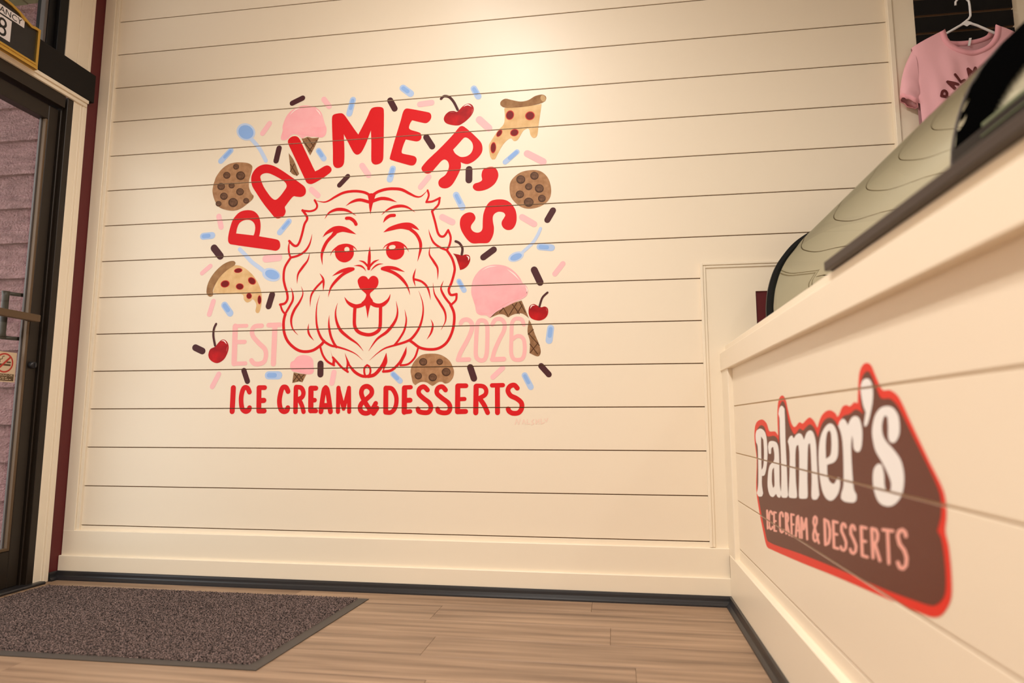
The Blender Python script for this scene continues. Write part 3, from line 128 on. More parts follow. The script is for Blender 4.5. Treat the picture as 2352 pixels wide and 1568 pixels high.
('pizza_slice','mural_cheese',0,[[(-466.1,2111.4),(-437,2115.2),(-349.9,2114.6),(-296.3,2119.5),(-301.1,2083.7),(-310,2024.4),(-314.8,1982.9),(-321.7,1965.5),(-336.1,1963.5),(-347.5,1979.2),(-351.4,2000.4),(-358.9,2009.9),(-379.1,1999.4),(-396.4,1970.6),(-408,1956.5),(-422.4,1954.5),(-434,1967.2),(-448.5,1963.4),(-471.7,1939.8),(-494.8,1899.5),(-506.4,1876.3),(-520.9,1874.2),(-529.7,1889.7),(-535.8,1938.1),(-527.1,1958.6),(-495.1,2007.6),(-468.9,2035.9),(-463.2,2071.7)]],[],[],[('crust','mural_crust',1,[[(-482.6,2127.8),(-480.8,2146),(-460.4,2156.6),(-431.1,2148.2),(-390.4,2137.7),(-355.6,2142.2),(-326.6,2158.1),(-294.9,2163.5),(-277.7,2154.2),(-276.7,2139.1),(-292.2,2125.2),(-321,2118.4),(-355.7,2113.2),(-407.9,2111.2),(-460.3,2114)]],[],[],[],0),('crust_end','mural_crust_light',2,[[(-278.4,2148.2),(-277.3,2141.3),(-278.6,2135.1),(-282,2130.8),(-286.8,2129.4),(-292.1,2131),(-296.8,2135.4),(-300.1,2141.6),(-301.2,2148.5),(-299.9,2154.7),(-296.6,2158.9),(-291.7,2160.4),(-286.4,2158.8),(-281.7,2154.4)]],[],[],[],0),('pepperoni','mural_pepperoni_rim',1,[[(-422.4,2069.3),(-427.4,2061),(-434.9,2055.9),(-443.3,2055),(-451.1,2058.5),(-456.7,2065.7),(-458.9,2075.3),(-457.4,2085.2),(-452.4,2093.5),(-444.9,2098.7),(-436.4,2099.5),(-428.6,2096),(-423,2088.7),(-420.8,2079.2)]],[],[],[],0),('pepperoni_face','mural_pepperoni',2,[[(-425.5,2070.8),(-429.6,2063.9),(-435.8,2059.7),(-442.7,2059),(-449.1,2061.9),(-453.7,2067.8),(-455.5,2075.6),(-454.2,2083.8),(-450.1,2090.6),(-444,2094.8),(-437,2095.5),(-430.6,2092.6),(-426.1,2086.7),(-424.2,2078.9)]],[],[],[],0),('pepperoni','mural_pepperoni_rim',1,[[(-328.3,2073.7),(-327.5,2064.6),(-330.9,2056),(-337.9,2049.6),(-347,2046.8),(-356.6,2048.1),(-364.6,2053.2),(-369.5,2061.2),(-370.4,2070.3),(-367,2079),(-360,2085.3),(-350.8,2088.1),(-341.2,2086.8),(-333.2,2081.7)]],[],[],[],0),('pepperoni_face','mural_pepperoni',2,[[(-332,2072.6),(-331.3,2065.1),(-334.1,2058),(-339.9,2052.8),(-347.4,2050.5),(-355.2,2051.6),(-361.8,2055.8),(-365.8,2062.3),(-366.5,2069.8),(-363.7,2076.9),(-358,2082.1),(-350.5,2084.4),(-342.6,2083.3),(-336,2079.1)]],[],[],[],0),('pepperoni','mural_pepperoni_rim',1,[[(-401.1,1998.9),(-400.5,1991.3),(-403.7,1984.1),(-410,1978.7),(-418.3,1976.2),(-426.7,1977),(-433.8,1981.1),(-438.1,1987.5),(-438.6,1995.1),(-435.4,2002.3),(-429.1,2007.7),(-420.8,2010.3),(-412.3,2009.4),(-405.3,2005.4)]],[],[],[],0),('pepperoni_face','mural_pepperoni',2,[[(-404.4,1997.9),(-403.9,1991.7),(-406.5,1985.8),(-411.7,1981.3),(-418.5,1979.2),(-425.4,1979.9),(-431.2,1983.3),(-434.7,1988.6),(-435.2,1994.8),(-432.6,2000.7),(-427.3,2005.1),(-420.6,2007.2),(-413.6,2006.5),(-407.8,2003.2)]],[],[],[],0),('pepperoni','mural_pepperoni_rim',1,[[(-479.5,1988.2),(-485,1982.3),(-491.1,1979),(-496.6,1978.8),(-500.4,1981.9),(-501.8,1987.5),(-500.5,1994.6),(-496.7,2001.8),(-491.2,2007.7),(-485.1,2011),(-479.6,2011.2),(-475.8,2008.2),(-474.4,2002.5),(-475.7,1995.4)]],[],[],[],0),('pepperoni_face','mural_pepperoni',2,[[(-481,1989.4),(-485.5,1984.6),(-490.5,1981.9),(-495.1,1981.7),(-498.2,1984.2),(-499.3,1988.9),(-498.3,1994.7),(-495.2,2000.6),(-490.7,2005.4),(-485.7,2008.1),(-481.1,2008.3),(-478,2005.8),(-476.9,2001.2),(-477.9,1995.3)]],[],[],[],0),('pepperoni','mural_pepperoni_rim',1,[[(-502.5,1926.9),(-504.7,1915.8),(-509,1907.3),(-514.6,1903),(-520.2,1903.9),(-525,1909.7),(-527.8,1919.4),(-528.1,1930.9),(-525.9,1942.1),(-521.6,1950.7),(-516.1,1954.9),(-510.4,1954),(-505.7,1948.1),(-502.9,1938.5)]],[],[],[],0),('pepperoni_face','mural_pepperoni',2,[[(-504.8,1927.3),(-506.6,1918.2),(-510.2,1911.2),(-514.7,1907.7),(-519.4,1908.4),(-523.2,1913.2),(-525.5,1921.1),(-525.8,1930.6),(-524,1939.7),(-520.5,1946.7),(-515.9,1950.2),(-511.3,1949.5),(-507.4,1944.7),(-505.1,1936.8)]],[],[],[],0)],0),
('pizza_slice','mural_cheese',0,[[(-1848.2,1307),(-1835.7,1352.2),(-1807.6,1391.2),(-1767,1424),(-1737.4,1435.5),(-1700.6,1424.5),(-1656.8,1391.6),(-1624.9,1350.9),(-1604.7,1305.2),(-1599.8,1265.8),(-1603.7,1226.8),(-1611.6,1207.4),(-1622.2,1206),(-1628.7,1216.3),(-1625.4,1244.1),(-1638.4,1266.9),(-1647.6,1271.7),(-1656,1261.8),(-1673.6,1256.7),(-1689.3,1271.2),(-1693.4,1291),(-1711.8,1298.3),(-1778.1,1299.2)]],[],[],[('crust','mural_crust',1,[[(-1881,1313.7),(-1875.5,1353.5),(-1850.7,1398.4),(-1810.3,1437.1),(-1774.8,1454.1),(-1750.7,1456),(-1740.5,1447.1),(-1746.4,1434.7),(-1778.7,1415.9),(-1813.4,1385.7),(-1835.7,1352.2),(-1848.9,1318.4),(-1845.9,1298.4),(-1859.3,1289.2),(-1873.8,1296.4)]],[],[],[],0),('pepperoni','mural_pepperoni_rim',1,[[(-1704.3,1411.4),(-1705.4,1406.3),(-1710.3,1401.8),(-1718.2,1398.8),(-1727.5,1397.9),(-1736.3,1399.2),(-1742.9,1402.6),(-1745.9,1407.4),(-1744.9,1412.5),(-1739.9,1417),(-1732,1420),(-1722.7,1420.9),(-1713.9,1419.5),(-1707.4,1416.2)]],[],[],[],0),('pepperoni_face','mural_pepperoni',2,[[(-1708.1,1411.1),(-1708.9,1406.9),(-1713,1403.1),(-1719.5,1400.7),(-1727.1,1399.9),(-1734.3,1401.1),(-1739.7,1403.8),(-1742.2,1407.7),(-1741.3,1411.9),(-1737.2,1415.7),(-1730.7,1418.1),(-1723.1,1418.9),(-1715.9,1417.7),(-1710.6,1414.9)]],[],[],[],0),('pepperoni','mural_pepperoni_rim',1,[[(-1766.2,1352.7),(-1765.9,1344.9),(-1770,1337.8),(-1777.7,1332.6),(-1787.5,1330.5),(-1797.4,1331.7),(-1805.5,1336.1),(-1810.1,1342.9),(-1810.4,1350.6),(-1806.3,1357.8),(-1798.5,1363),(-1788.8,1365.1),(-1778.9,1363.9),(-1770.8,1359.4)]],[],[],[],0),('pepperoni_face','mural_pepperoni',2,[[(-1770.1,1351.8),(-1769.9,1345.5),(-1773.3,1339.6),(-1779.6,1335.4),(-1787.6,1333.6),(-1795.7,1334.6),(-1802.3,1338.2),(-1806.1,1343.8),(-1806.4,1350.1),(-1803,1356),(-1796.7,1360.2),(-1788.7,1362),(-1780.5,1361),(-1773.9,1357.3)]],[],[],[],0),('pepperoni','mural_pepperoni_rim',1,[[(-1693.2,1332.2),(-1694.8,1325.7),(-1700,1320.5),(-1707.8,1317.8),(-1716.7,1318.1),(-1724.8,1321.3),(-1730.6,1326.8),(-1733,1333.5),(-1731.4,1340.1),(-1726.1,1345.3),(-1718.3,1348),(-1709.5,1347.7),(-1701.3,1344.4),(-1695.6,1338.9)]],[],[],[],0),('pepperoni_face','mural_pepperoni',2,[[(-1696.8,1332.4),(-1698.1,1327),(-1702.4,1322.7),(-1708.8,1320.5),(-1716,1320.7),(-1722.7,1323.4),(-1727.5,1327.9),(-1729.4,1333.4),(-1728.1,1338.8),(-1723.8,1343),(-1717.4,1345.2),(-1710.1,1345),(-1703.5,1342.4),(-1698.7,1337.8)]],[],[],[],0),('pepperoni','mural_pepperoni_rim',1,[[(-1636.1,1343.9),(-1642.2,1340.1),(-1650.5,1339.8),(-1659.3,1343),(-1667,1349.1),(-1671.9,1356.8),(-1673.2,1364.7),(-1670.5,1371.2),(-1664.4,1375),(-1656,1375.3),(-1647.2,1372.1),(-1639.5,1366),(-1634.6,1358.2),(-1633.4,1350.3)]],[],[],[],0),('pepperoni_face','mural_pepperoni',2,[[(-1639.2,1346.3),(-1644.2,1343.2),(-1651,1343),(-1658.2,1345.6),(-1664.5,1350.6),(-1668.6,1356.9),(-1669.6,1363.4),(-1667.4,1368.7),(-1662.4,1371.8),(-1655.5,1372.1),(-1648.3,1369.4),(-1642,1364.4),(-1638,1358.1),(-1636.9,1351.6)]],[],[],[],0),('pepperoni','mural_pepperoni_rim',1,[[(-1650.1,1286.4),(-1651.2,1280.3),(-1654.7,1275.5),(-1660.1,1272.9),(-1666.2,1273.1),(-1671.9,1276),(-1676,1281),(-1677.6,1287.2),(-1676.6,1293.3),(-1673,1298),(-1667.7,1300.6),(-1661.5,1300.4),(-1655.9,1297.5),(-1651.8,1292.5)]],[],[],[],0),('pepperoni_face','mural_pepperoni',2,[[(-1652.6,1286.4),(-1653.5,1281.5),(-1656.4,1277.5),(-1660.8,1275.4),(-1665.8,1275.6),(-1670.4,1277.9),(-1673.8,1282.1),(-1675.2,1287.1),(-1674.3,1292.1),(-1671.4,1296),(-1667,1298.1),(-1662,1298),(-1657.3,1295.6),(-1654,1291.5)]],[],[],[],0),('pepperoni','mural_pepperoni_rim',1,[[(-1601.6,1267),(-1602.1,1257.8),(-1604.3,1250.4),(-1607.9,1246.4),(-1612.2,1246.5),(-1616.2,1250.8),(-1619.2,1258.2),(-1620.6,1267.5),(-1620.1,1276.8),(-1617.9,1284.1),(-1614.3,1288.1),(-1610,1288),(-1606,1283.8),(-1603,1276.3)]],[],[],[],0),('pepperoni_face','mural_pepperoni',2,[[(-1603.3,1267),(-1603.7,1259.5),(-1605.5,1253.5),(-1608.5,1250.2),(-1612,1250.3),(-1615.3,1253.7),(-1617.7,1259.9),(-1618.9,1267.5),(-1618.5,1275),(-1616.7,1281.1),(-1613.7,1284.4),(-1610.2,1284.3),(-1606.9,1280.8),(-1604.5,1274.6)]],[],[],[],0)],0),
('spoon','mural_spoon',0,[[(-1676.9,2065.1),(-1688.5,2051.5),(-1706.9,2045.1),(-1728.5,2047.4),(-1749,2057.8),(-1764.4,2074.4),(-1771.5,2093.8),(-1769,2112.3),(-1757.4,2126),(-1738.8,2132.3),(-1717.1,2130),(-1696.6,2119.4),(-1681.4,2102.8),(-1674.3,2083.5)]],[([(-1694.4,2052.5),(-1652,2004.8),(-1625.4,1961.5),(-1612,1937)],19.2,'')],[],[('spoon_bowl','mural_blue_dark',1,[[(-1685.3,2068.6),(-1694.6,2057.6),(-1709.4,2052.6),(-1726.6,2054.4),(-1743.1,2062.7),(-1755.4,2076),(-1761.1,2091.5),(-1759.1,2106.3),(-1749.7,2117.3),(-1734.9,2122.3),(-1717.6,2120.4),(-1701.2,2112),(-1689,2098.7),(-1683.3,2083.2)]],[],[],[],0)],0),
('spoon','mural_spoon',0,[[(-1513.5,1368.5),(-1521.6,1357.6),(-1536.9,1351.9),(-1556.5,1352.4),(-1576.4,1359.1),(-1592.7,1370.7),(-1602.2,1384.9),(-1602.9,1398.8),(-1594.8,1409.8),(-1579.4,1415.6),(-1559.7,1415),(-1539.8,1408.2),(-1523.6,1396.6),(-1514.2,1382.4)]],[([(-1723.4,1511.2),(-1691.6,1481.2),(-1659.8,1448.6),(-1622.5,1421.6),(-1591.5,1397.8)],19.2,'')],[],[('spoon_bowl','mural_blue_dark',1,[[(-1519.7,1373),(-1525.7,1365.4),(-1537.3,1361.6),(-1552.2,1362.4),(-1567.5,1367.6),(-1580.1,1376.1),(-1587.6,1386.4),(-1588.5,1396.3),(-1582.4,1403.9),(-1570.8,1407.7),(-1555.8,1406.9),(-1540.5,1401.7),(-1527.9,1393.1),(-1520.5,1382.9)]],[],[],[],0)],0),
('spoon','mural_spoon',0,[[(-379,1436.8),(-379,1427.2),(-385.6,1417),(-397.6,1408.3),(-412.5,1402.8),(-427.4,1401.5),(-439.4,1404.8),(-446,1412),(-446,1421.7),(-439.3,1431.9),(-427.3,1440.6),(-412.4,1446.1),(-397.5,1447.3),(-385.6,1444)]],[([(-304,1545.9),(-318.2,1515),(-340.8,1481.6),(-383.1,1443.3)],14.4,'')],[],[('spoon_bowl','mural_blue_dark',1,[[(-387.3,1432.6),(-387.6,1426),(-392.8,1419),(-401.9,1412.8),(-413.1,1408.6),(-424.2,1407.4),(-432.9,1409.3),(-437.6,1414),(-437.3,1420.5),(-432.1,1427.6),(-423,1433.8),(-411.8,1438),(-400.7,1439.2),(-392,1437.3)]],[],[],[],0)],0),
('dog_face','mural_red',0,[[(-1101.7,1741.7),(-1095.3,1716.5),(-1092.6,1685.4),(-1084.6,1646.8),(-1078.2,1684.7),(-1070.2,1715.2),(-1061.6,1742.6),(-1084.9,1748.8)],[(-1313.5,1550.8),(-1297.3,1576),(-1266.2,1596.9),(-1234.7,1601.6),(-1202.9,1593.9),(-1174,1576.6),(-1150.2,1557.7),(-1183.1,1565.3),(-1214.8,1572.3),(-1239.9,1567.3),(-1258.5,1557.6),(-1271.3,1561.3),(-1262.3,1576.3),(-1290.5,1565.2)],[(-1022.1,1561.1),(-996.7,1582.5),(-960,1596),(-923.3,1602.2),(-892.6,1598.9),(-867.9,1582.6),(-852.3,1563.7),(-873.8,1570.8),(-889.1,1577.5),(-872.2,1554.4),(-904.2,1566.1),(-941.1,1573.9),(-984,1567.9)],[(-1250.6,1474.3),(-1250,1495.8),(-1231.7,1511.6),(-1197.1,1513.2),(-1168.6,1504.6),(-1160.4,1482.9),(-1160.9,1458.6),(-1175.9,1437.9),(-1200.6,1428.5),(-1225.9,1435.5),(-1243.5,1452.7)],[(-1006.3,1470.6),(-1003.8,1494.7),(-982.6,1507.1),(-951.9,1509.5),(-927.2,1497.5),(-920.7,1476.2),(-923.3,1455.2),(-938.2,1437.8),(-962.4,1431.5),(-987.1,1438.4),(-1001,1453.5)],[(-1137.3,1336.7),(-1132.8,1351.6),(-1117.6,1361.9),(-1098.9,1359.4),(-1086.2,1345.8),(-1074.2,1358.6),(-1058.9,1361.1),(-1043.2,1350.3),(-1038.4,1330.4),(-1045.2,1309.7),(-1063.2,1293.5),(-1076.4,1280.8),(-1074.7,1265.8),(-1061.9,1244.6),(-1074.8,1224.1),(-1085.5,1166.8),(-1097,1224.7),(-1117.1,1240.2),(-1102.1,1254.7),(-1094.7,1275.3),(-1106.2,1288.8),(-1125.2,1306.2)],[(-1257.5,1032),(-1246.5,1001.2),(-1232.1,979.2),(-1235.6,955.2),(-1246.3,961.8),(-1244.7,985.3)],[(-1188.3,1015),(-1175.8,990.1),(-1162.7,963.6),(-1169.7,952),(-1170.7,926.4),(-1180.4,940.5),(-1177.6,969.7)],[(-993.3,1010.7),(-988.1,972.8),(-996.6,949.8),(-1006.3,926.8),(-1008,949.9),(-1002.7,975.9)],[(-901.4,1037.6),(-901.9,1006.3),(-916.2,974.7),(-927.7,951.8),(-929.3,972),(-913.7,997.8)]],[([(-1084.5,1734.5),(-1110.1,1751.5),(-1145,1760.9),(-1183,1763),(-1220.9,1757.5),(-1258.5,1740.8),(-1289.9,1723.7),(-1315.3,1718.8),(-1357.4,1728.6)],12.5,'b'),([(-1358.8,1730.5),(-1345.6,1704.7),(-1352.5,1686.3),(-1378,1678.2),(-1418.2,1683.4)],9.9,''),([(-1416.9,1684.6),(-1396.4,1657.2),(-1392.5,1640.1),(-1404.5,1617),(-1415.3,1567.7),(-1426.6,1530.9),(-1438.9,1515.9),(-1455.1,1519.7),(-1476.7,1540.5)],11.5,''),([(-1475.5,1542.3),(-1477.9,1508.2),(-1474,1480.2),(-1465.5,1461.3)],9.2,'a'),([(-1078.4,1738.5),(-1050.6,1754.4),(-1013.4,1763.5),(-976.2,1763.9),(-938.9,1757.5),(-901.5,1736.9),(-870.5,1721.1),(-846,1721.6),(-817.1,1747.6)],13.9,'b'),([(-817.1,1747.6),(-811.2,1722.8),(-822.3,1692.9)],9.2,''),([(-822.3,1692.9),(-793.7,1694.4),(-759.4,1709)],9.9,''),([(-760.6,1707.9),(-766.2,1677.7),(-794.9,1648.8)],9.9,''),([(-794.9,1648.8),(-780.2,1599.7),(-767.4,1550.8),(-755.1,1532.3),(-737.1,1531.5),(-718.9,1557.6)],10.6,''),([(-718.9,1557.6),(-707.1,1524.1),(-712.7,1488.5),(-724.3,1466.3)],10,''),([(-1204.3,1695.5),(-1175.1,1712.7),(-1137.5,1720),(-1093.2,1707.1)],14.5,'a'),([(-961.1,1700.2),(-999.9,1715.8),(-1037.3,1720.9),(-1074.5,1711.1)],15.8,'a'),([(-1305.9,1638.4),(-1287.7,1664.3),(-1256.4,1678.3),(-1224.7,1679.2),(-1192.7,1670.1),(-1154.2,1646.5)],15.9,'ab'),([(-1032.2,1643.6),(-1004.9,1665.6),(-974.2,1678.1),(-937.2,1680.5),(-906.3,1671),(-874,1648.6)],14.5,'ab'),([(-1199.8,1635.8),(-1182.1,1634.3),(-1162.8,1621),(-1152.9,1605.1)],15.8,''),([(-971.4,1638.1),(-991.8,1637.3),(-1010.1,1625.9),(-1023.2,1606.4)],15.8,'b'),([(-1252.5,1566.6),(-1289.3,1531.2),(-1309.9,1489),(-1313.9,1458.5),(-1308.7,1421.5)],15.8,'b'),([(-895.1,1569.9),(-867.2,1546.3),(-848.4,1512.3),(-844.8,1482.1),(-850.4,1452.3),(-858.8,1419.7)],14.6,'b'),([(-1272.8,1461.8),(-1262.3,1484),(-1231.5,1505.4),(-1193.9,1510.6),(-1162.2,1500.1),(-1141.5,1477.9)],11.3,'ab'),([(-1023.2,1480.4),(-1010,1498),(-982.6,1509.6),(-948.9,1509.9),(-918,1492.9),(-899.2,1466.3)],11.2,'ab'),([(-1084.2,1498.1),(-1084.8,1449.5),(-1086.3,1395.1)],14.4,'a'),([(-1135.2,1434.5),(-1110.1,1426.2),(-1086.5,1401.2)],9.2,'a'),([(-1037.4,1435.6),(-1063.7,1424.5),(-1084.7,1401.1)],10,'a'),([(-1157.6,1411.7),(-1128.3,1410.6),(-1109.4,1399),(-1099,1383.5)],8.6,'ab'),([(-1017.2,1414.9),(-1041.8,1413.4),(-1063,1400.3),(-1077.4,1384)],7.9,'ab'),([(-1160.9,1396),(-1184,1396.9),(-1221.2,1386.7),(-1259.4,1367.4)],15.8,'b'),([(-1165.1,1393.8),(-1208.2,1373.5),(-1244.6,1340.2),(-1265.6,1310.6),(-1275.5,1271.7)],14.5,'b'),([(-1021.6,1392.8),(-998.4,1396.8),(-961.6,1391.8),(-917.3,1374.7)],15.8,'b'),([(-1017.9,1391.5),(-973.4,1374.9),(-936.3,1349.7),(-905.1,1311.1),(-889.8,1269.2)],14.7,'b'),([(-1197.8,1267.6),(-1179,1241.9),(-1147.5,1224.9),(-1116.7,1228.2),(-1092.5,1242.5)],18.5,'a'),([(-981.4,1274.9),(-991.7,1248.5),(-1018.6,1227.3),(-1049.2,1226.4),(-1077.2,1242)],18.5,'a'),([(-1146.1,1220.1),(-1147.4,1181.4),(-1144.7,1133.9),(-1125.4,1106.9),(-1088.3,1094.3),(-1057.9,1096.6),(-1031,1113.7),(-1025.5,1137.1),(-1025.3,1178.4),(-1025.8,1222.8)],15.8,''),([(-1465.5,1461.3),(-1492.5,1416),(-1496.7,1367),(-1488.6,1329.9),(-1477.6,1299),(-1473,1268.4),(-1484.8,1247.5),(-1508.3,1242)],11.5,''),([(-1507.1,1243.2),(-1496.1,1214.4),(-1478,1194.5)],9.3,''),([(-1481.2,1195.8),(-1487.3,1159.7),(-1481.9,1111.4),(-1460.9,1069),(-1421.5,1035.4),(-1383.2,1022.9),(-1339.6,1028.1),(-1303,1051.2),(-1288,1068.7)],13.2,''),([(-1480.7,1198.8),(-1461.8,1231.6),(-1447.1,1261.6),(-1448.5,1292),(-1459.3,1321)],10.6,'b'),([(-1465.5,1461.3),(-1430.4,1469.2),(-1396,1489.4),(-1375,1522.5),(-1364.6,1568.5)],10.6,'b'),([(-1373.3,1481.7),(-1381.5,1445.7),(-1405.7,1412.9),(-1426.7,1379.9),(-1429.3,1337.2)],12.4,'ab'),([(-1408.3,1323.7),(-1398.7,1290.5),(-1411.8,1254.5),(-1438.6,1212.9),(-1450.8,1170.9),(-1441.3,1128.5),(-1413.5,1098.6)],12.9,'ab'),([(-1321.1,1381.7),(-1301.6,1351.2),(-1300.9,1298.4)],10.6,'ab'),([(-1301.6,1349.4),(-1338.1,1312.9),(-1358.8,1277.2),(-1361.3,1227.7)],9.9,'b'),([(-1316.6,1280.2),(-1328.7,1234),(-1329.8,1180),(-1321.4,1125.9),(-1297.7,1077.8),(-1259.4,1050.4),(-1221.9,1040.9),(-1172.1,1025.3),(-1134.7,1007.1),(-1103.4,980.3)],11.9,'ab'),([(-1365.1,1150.8),(-1366.5,1120.9),(-1358,1096.8),(-1336.9,1072.6)],10,'ab'),([(-1267.4,1186.8),(-1267.7,1142.6),(-1257.9,1094.8),(-1241.1,1058.9),(-1228.1,1041)],11.4,'a'),([(-1230,1241.5),(-1238,1201.6),(-1232.2,1159.7),(-1212.1,1117.6),(-1173.9,1084.2),(-1130,1053.9),(-1100.9,1021.2)],14.5,'ab'),([(-724.3,1466.3),(-700,1428.5),(-687.7,1386.6),(-690.3,1357.2),(-701.7,1316.4),(-713.2,1287.4),(-704,1263.6),(-677.5,1265.8)],11.3,''),([(-677.5,1265.8),(-680.2,1239.6),(-701.8,1218.6)],10,''),([(-704.7,1219.8),(-688.4,1181.6),(-687.9,1135.2),(-699.1,1089.2),(-722.1,1049.3),(-757,1027),(-798.3,1023.1),(-839.9,1031.3),(-870,1052.1),(-887,1064)],12.2,''),([(-700.6,1216.8),(-727.5,1249.7),(-745.8,1282.5),(-747.8,1300.2),(-737.5,1328.7)],10.6,'b'),([(-724.3,1466.3),(-757.5,1481.4),(-784.8,1503.5),(-800.4,1534.3),(-809.9,1566)],9.9,'b'),([(-800.9,1488.6),(-803.9,1450.5),(-783.5,1416.9),(-765.1,1383.5),(-764.9,1333.2)],11.3,'ab'),([(-785.1,1320.3),(-778.4,1271.7),(-754,1230),(-729.7,1188.4),(-726.3,1147.7),(-746.4,1107.5)],10.8,'ab'),([(-865.5,1388.3),(-875.6,1345.8),(-865.2,1305.7)],9.9,'ab'),([(-873.7,1339.8),(-836.1,1326.7),(-808.6,1296.2),(-794.6,1242.8)],9.9,'b'),([(-850.4,1285.7),(-831.5,1232.1),(-829.4,1179.3),(-844.5,1121.3),(-876.4,1075.4),(-906,1058.6),(-953.7,1044.9),(-1001.6,1031.2),(-1037.3,1008.4),(-1071.1,978.7)],12,'ab'),([(-793.3,1156.2),(-783.4,1131.6),(-790.6,1096.9),(-809.6,1067.2)],10,'ab'),([(-913.8,1203.2),(-905,1157.8),(-913.1,1111.1),(-936.3,1070.8),(-956.7,1044.9)],9.6,'a'),([(-953.9,1242.7),(-946.2,1194),(-956.2,1153.1),(-991.4,1107),(-1039,1072.8),(-1076.5,1020.8)],14.6,'ab'),([(-1305.9,1045.3),(-1292,1006.6),(-1269.1,976.8),(-1236.3,958.8)],9.9,''),([(-1243.8,994.1),(-1225.8,976.2),(-1200.3,949.5),(-1170.8,928.7)],9.9,''),([(-1176.9,984.3),(-1163.8,957.8),(-1138.4,928.3),(-1107.4,910.5),(-1084.3,907.4)],13.2,'a'),([(-1085.4,904.5),(-1093.2,922),(-1093.2,945.2),(-1081.4,957.9),(-1069,947.8),(-1065.4,927.5),(-1073.3,906.1)],9.2,''),([(-1075.8,907.9),(-1046.9,914.5),(-1020.5,941.4),(-1006.1,967.3),(-993.9,1010.7)],15.8,'b'),([(-1006.3,928.5),(-969.2,933.3),(-936.8,960.6),(-919.5,989.2),(-901.4,1037.6)],12,'b'),([(-927.7,954.7),(-892.1,959.9),(-862.9,988.3),(-848.8,1028.5)],9,'')],[[(-1180.6,1488),(-1181.7,1482.8),(-1185,1478.6),(-1190,1476.5),(-1195.6,1476.7),(-1200.7,1479.3),(-1204.3,1483.7),(-1205.7,1489),(-1204.7,1494.3),(-1201.3,1498.4),(-1196.4,1500.6),(-1190.8,1500.3),(-1185.6,1497.8),(-1182,1493.4)],[(-962.2,1492.7),(-962.9,1488),(-966.5,1483.9),(-972.4,1481.1),(-979.4,1480.2),(-986.1,1481.3),(-991.1,1484.3),(-993.6,1488.5),(-992.9,1493.2),(-989.3,1497.3),(-983.4,1500.1),(-976.4,1501),(-969.7,1499.9),(-964.7,1496.9)]],[],0),
('signature','mural_signature',0,[],[([(-417.3,697.4),(-409.9,719.4),(-402.4,697.4),(-394.9,719.3)],4.7,''),([(-385.7,699.2),(-380,717.5),(-372.6,699.2)],4.5,''),([(-365.2,717.5),(-365.2,699.2),(-354.1,699.2)],4.5,''),([(-339.2,717.5),(-346.6,708.3),(-337.4,701),(-346.7,695.6)],4.6,''),([(-328.1,717.5),(-328.2,699.2),(-315.1,717.5),(-315.2,699.2)],4.6,''),([(-305.9,719.3),(-306,699.2),(-293.1,704.7)],4.6,''),([(-291.1,719.3),(-283.8,708.3),(-278.2,721.1)],4.5,'')],[],[],0)]
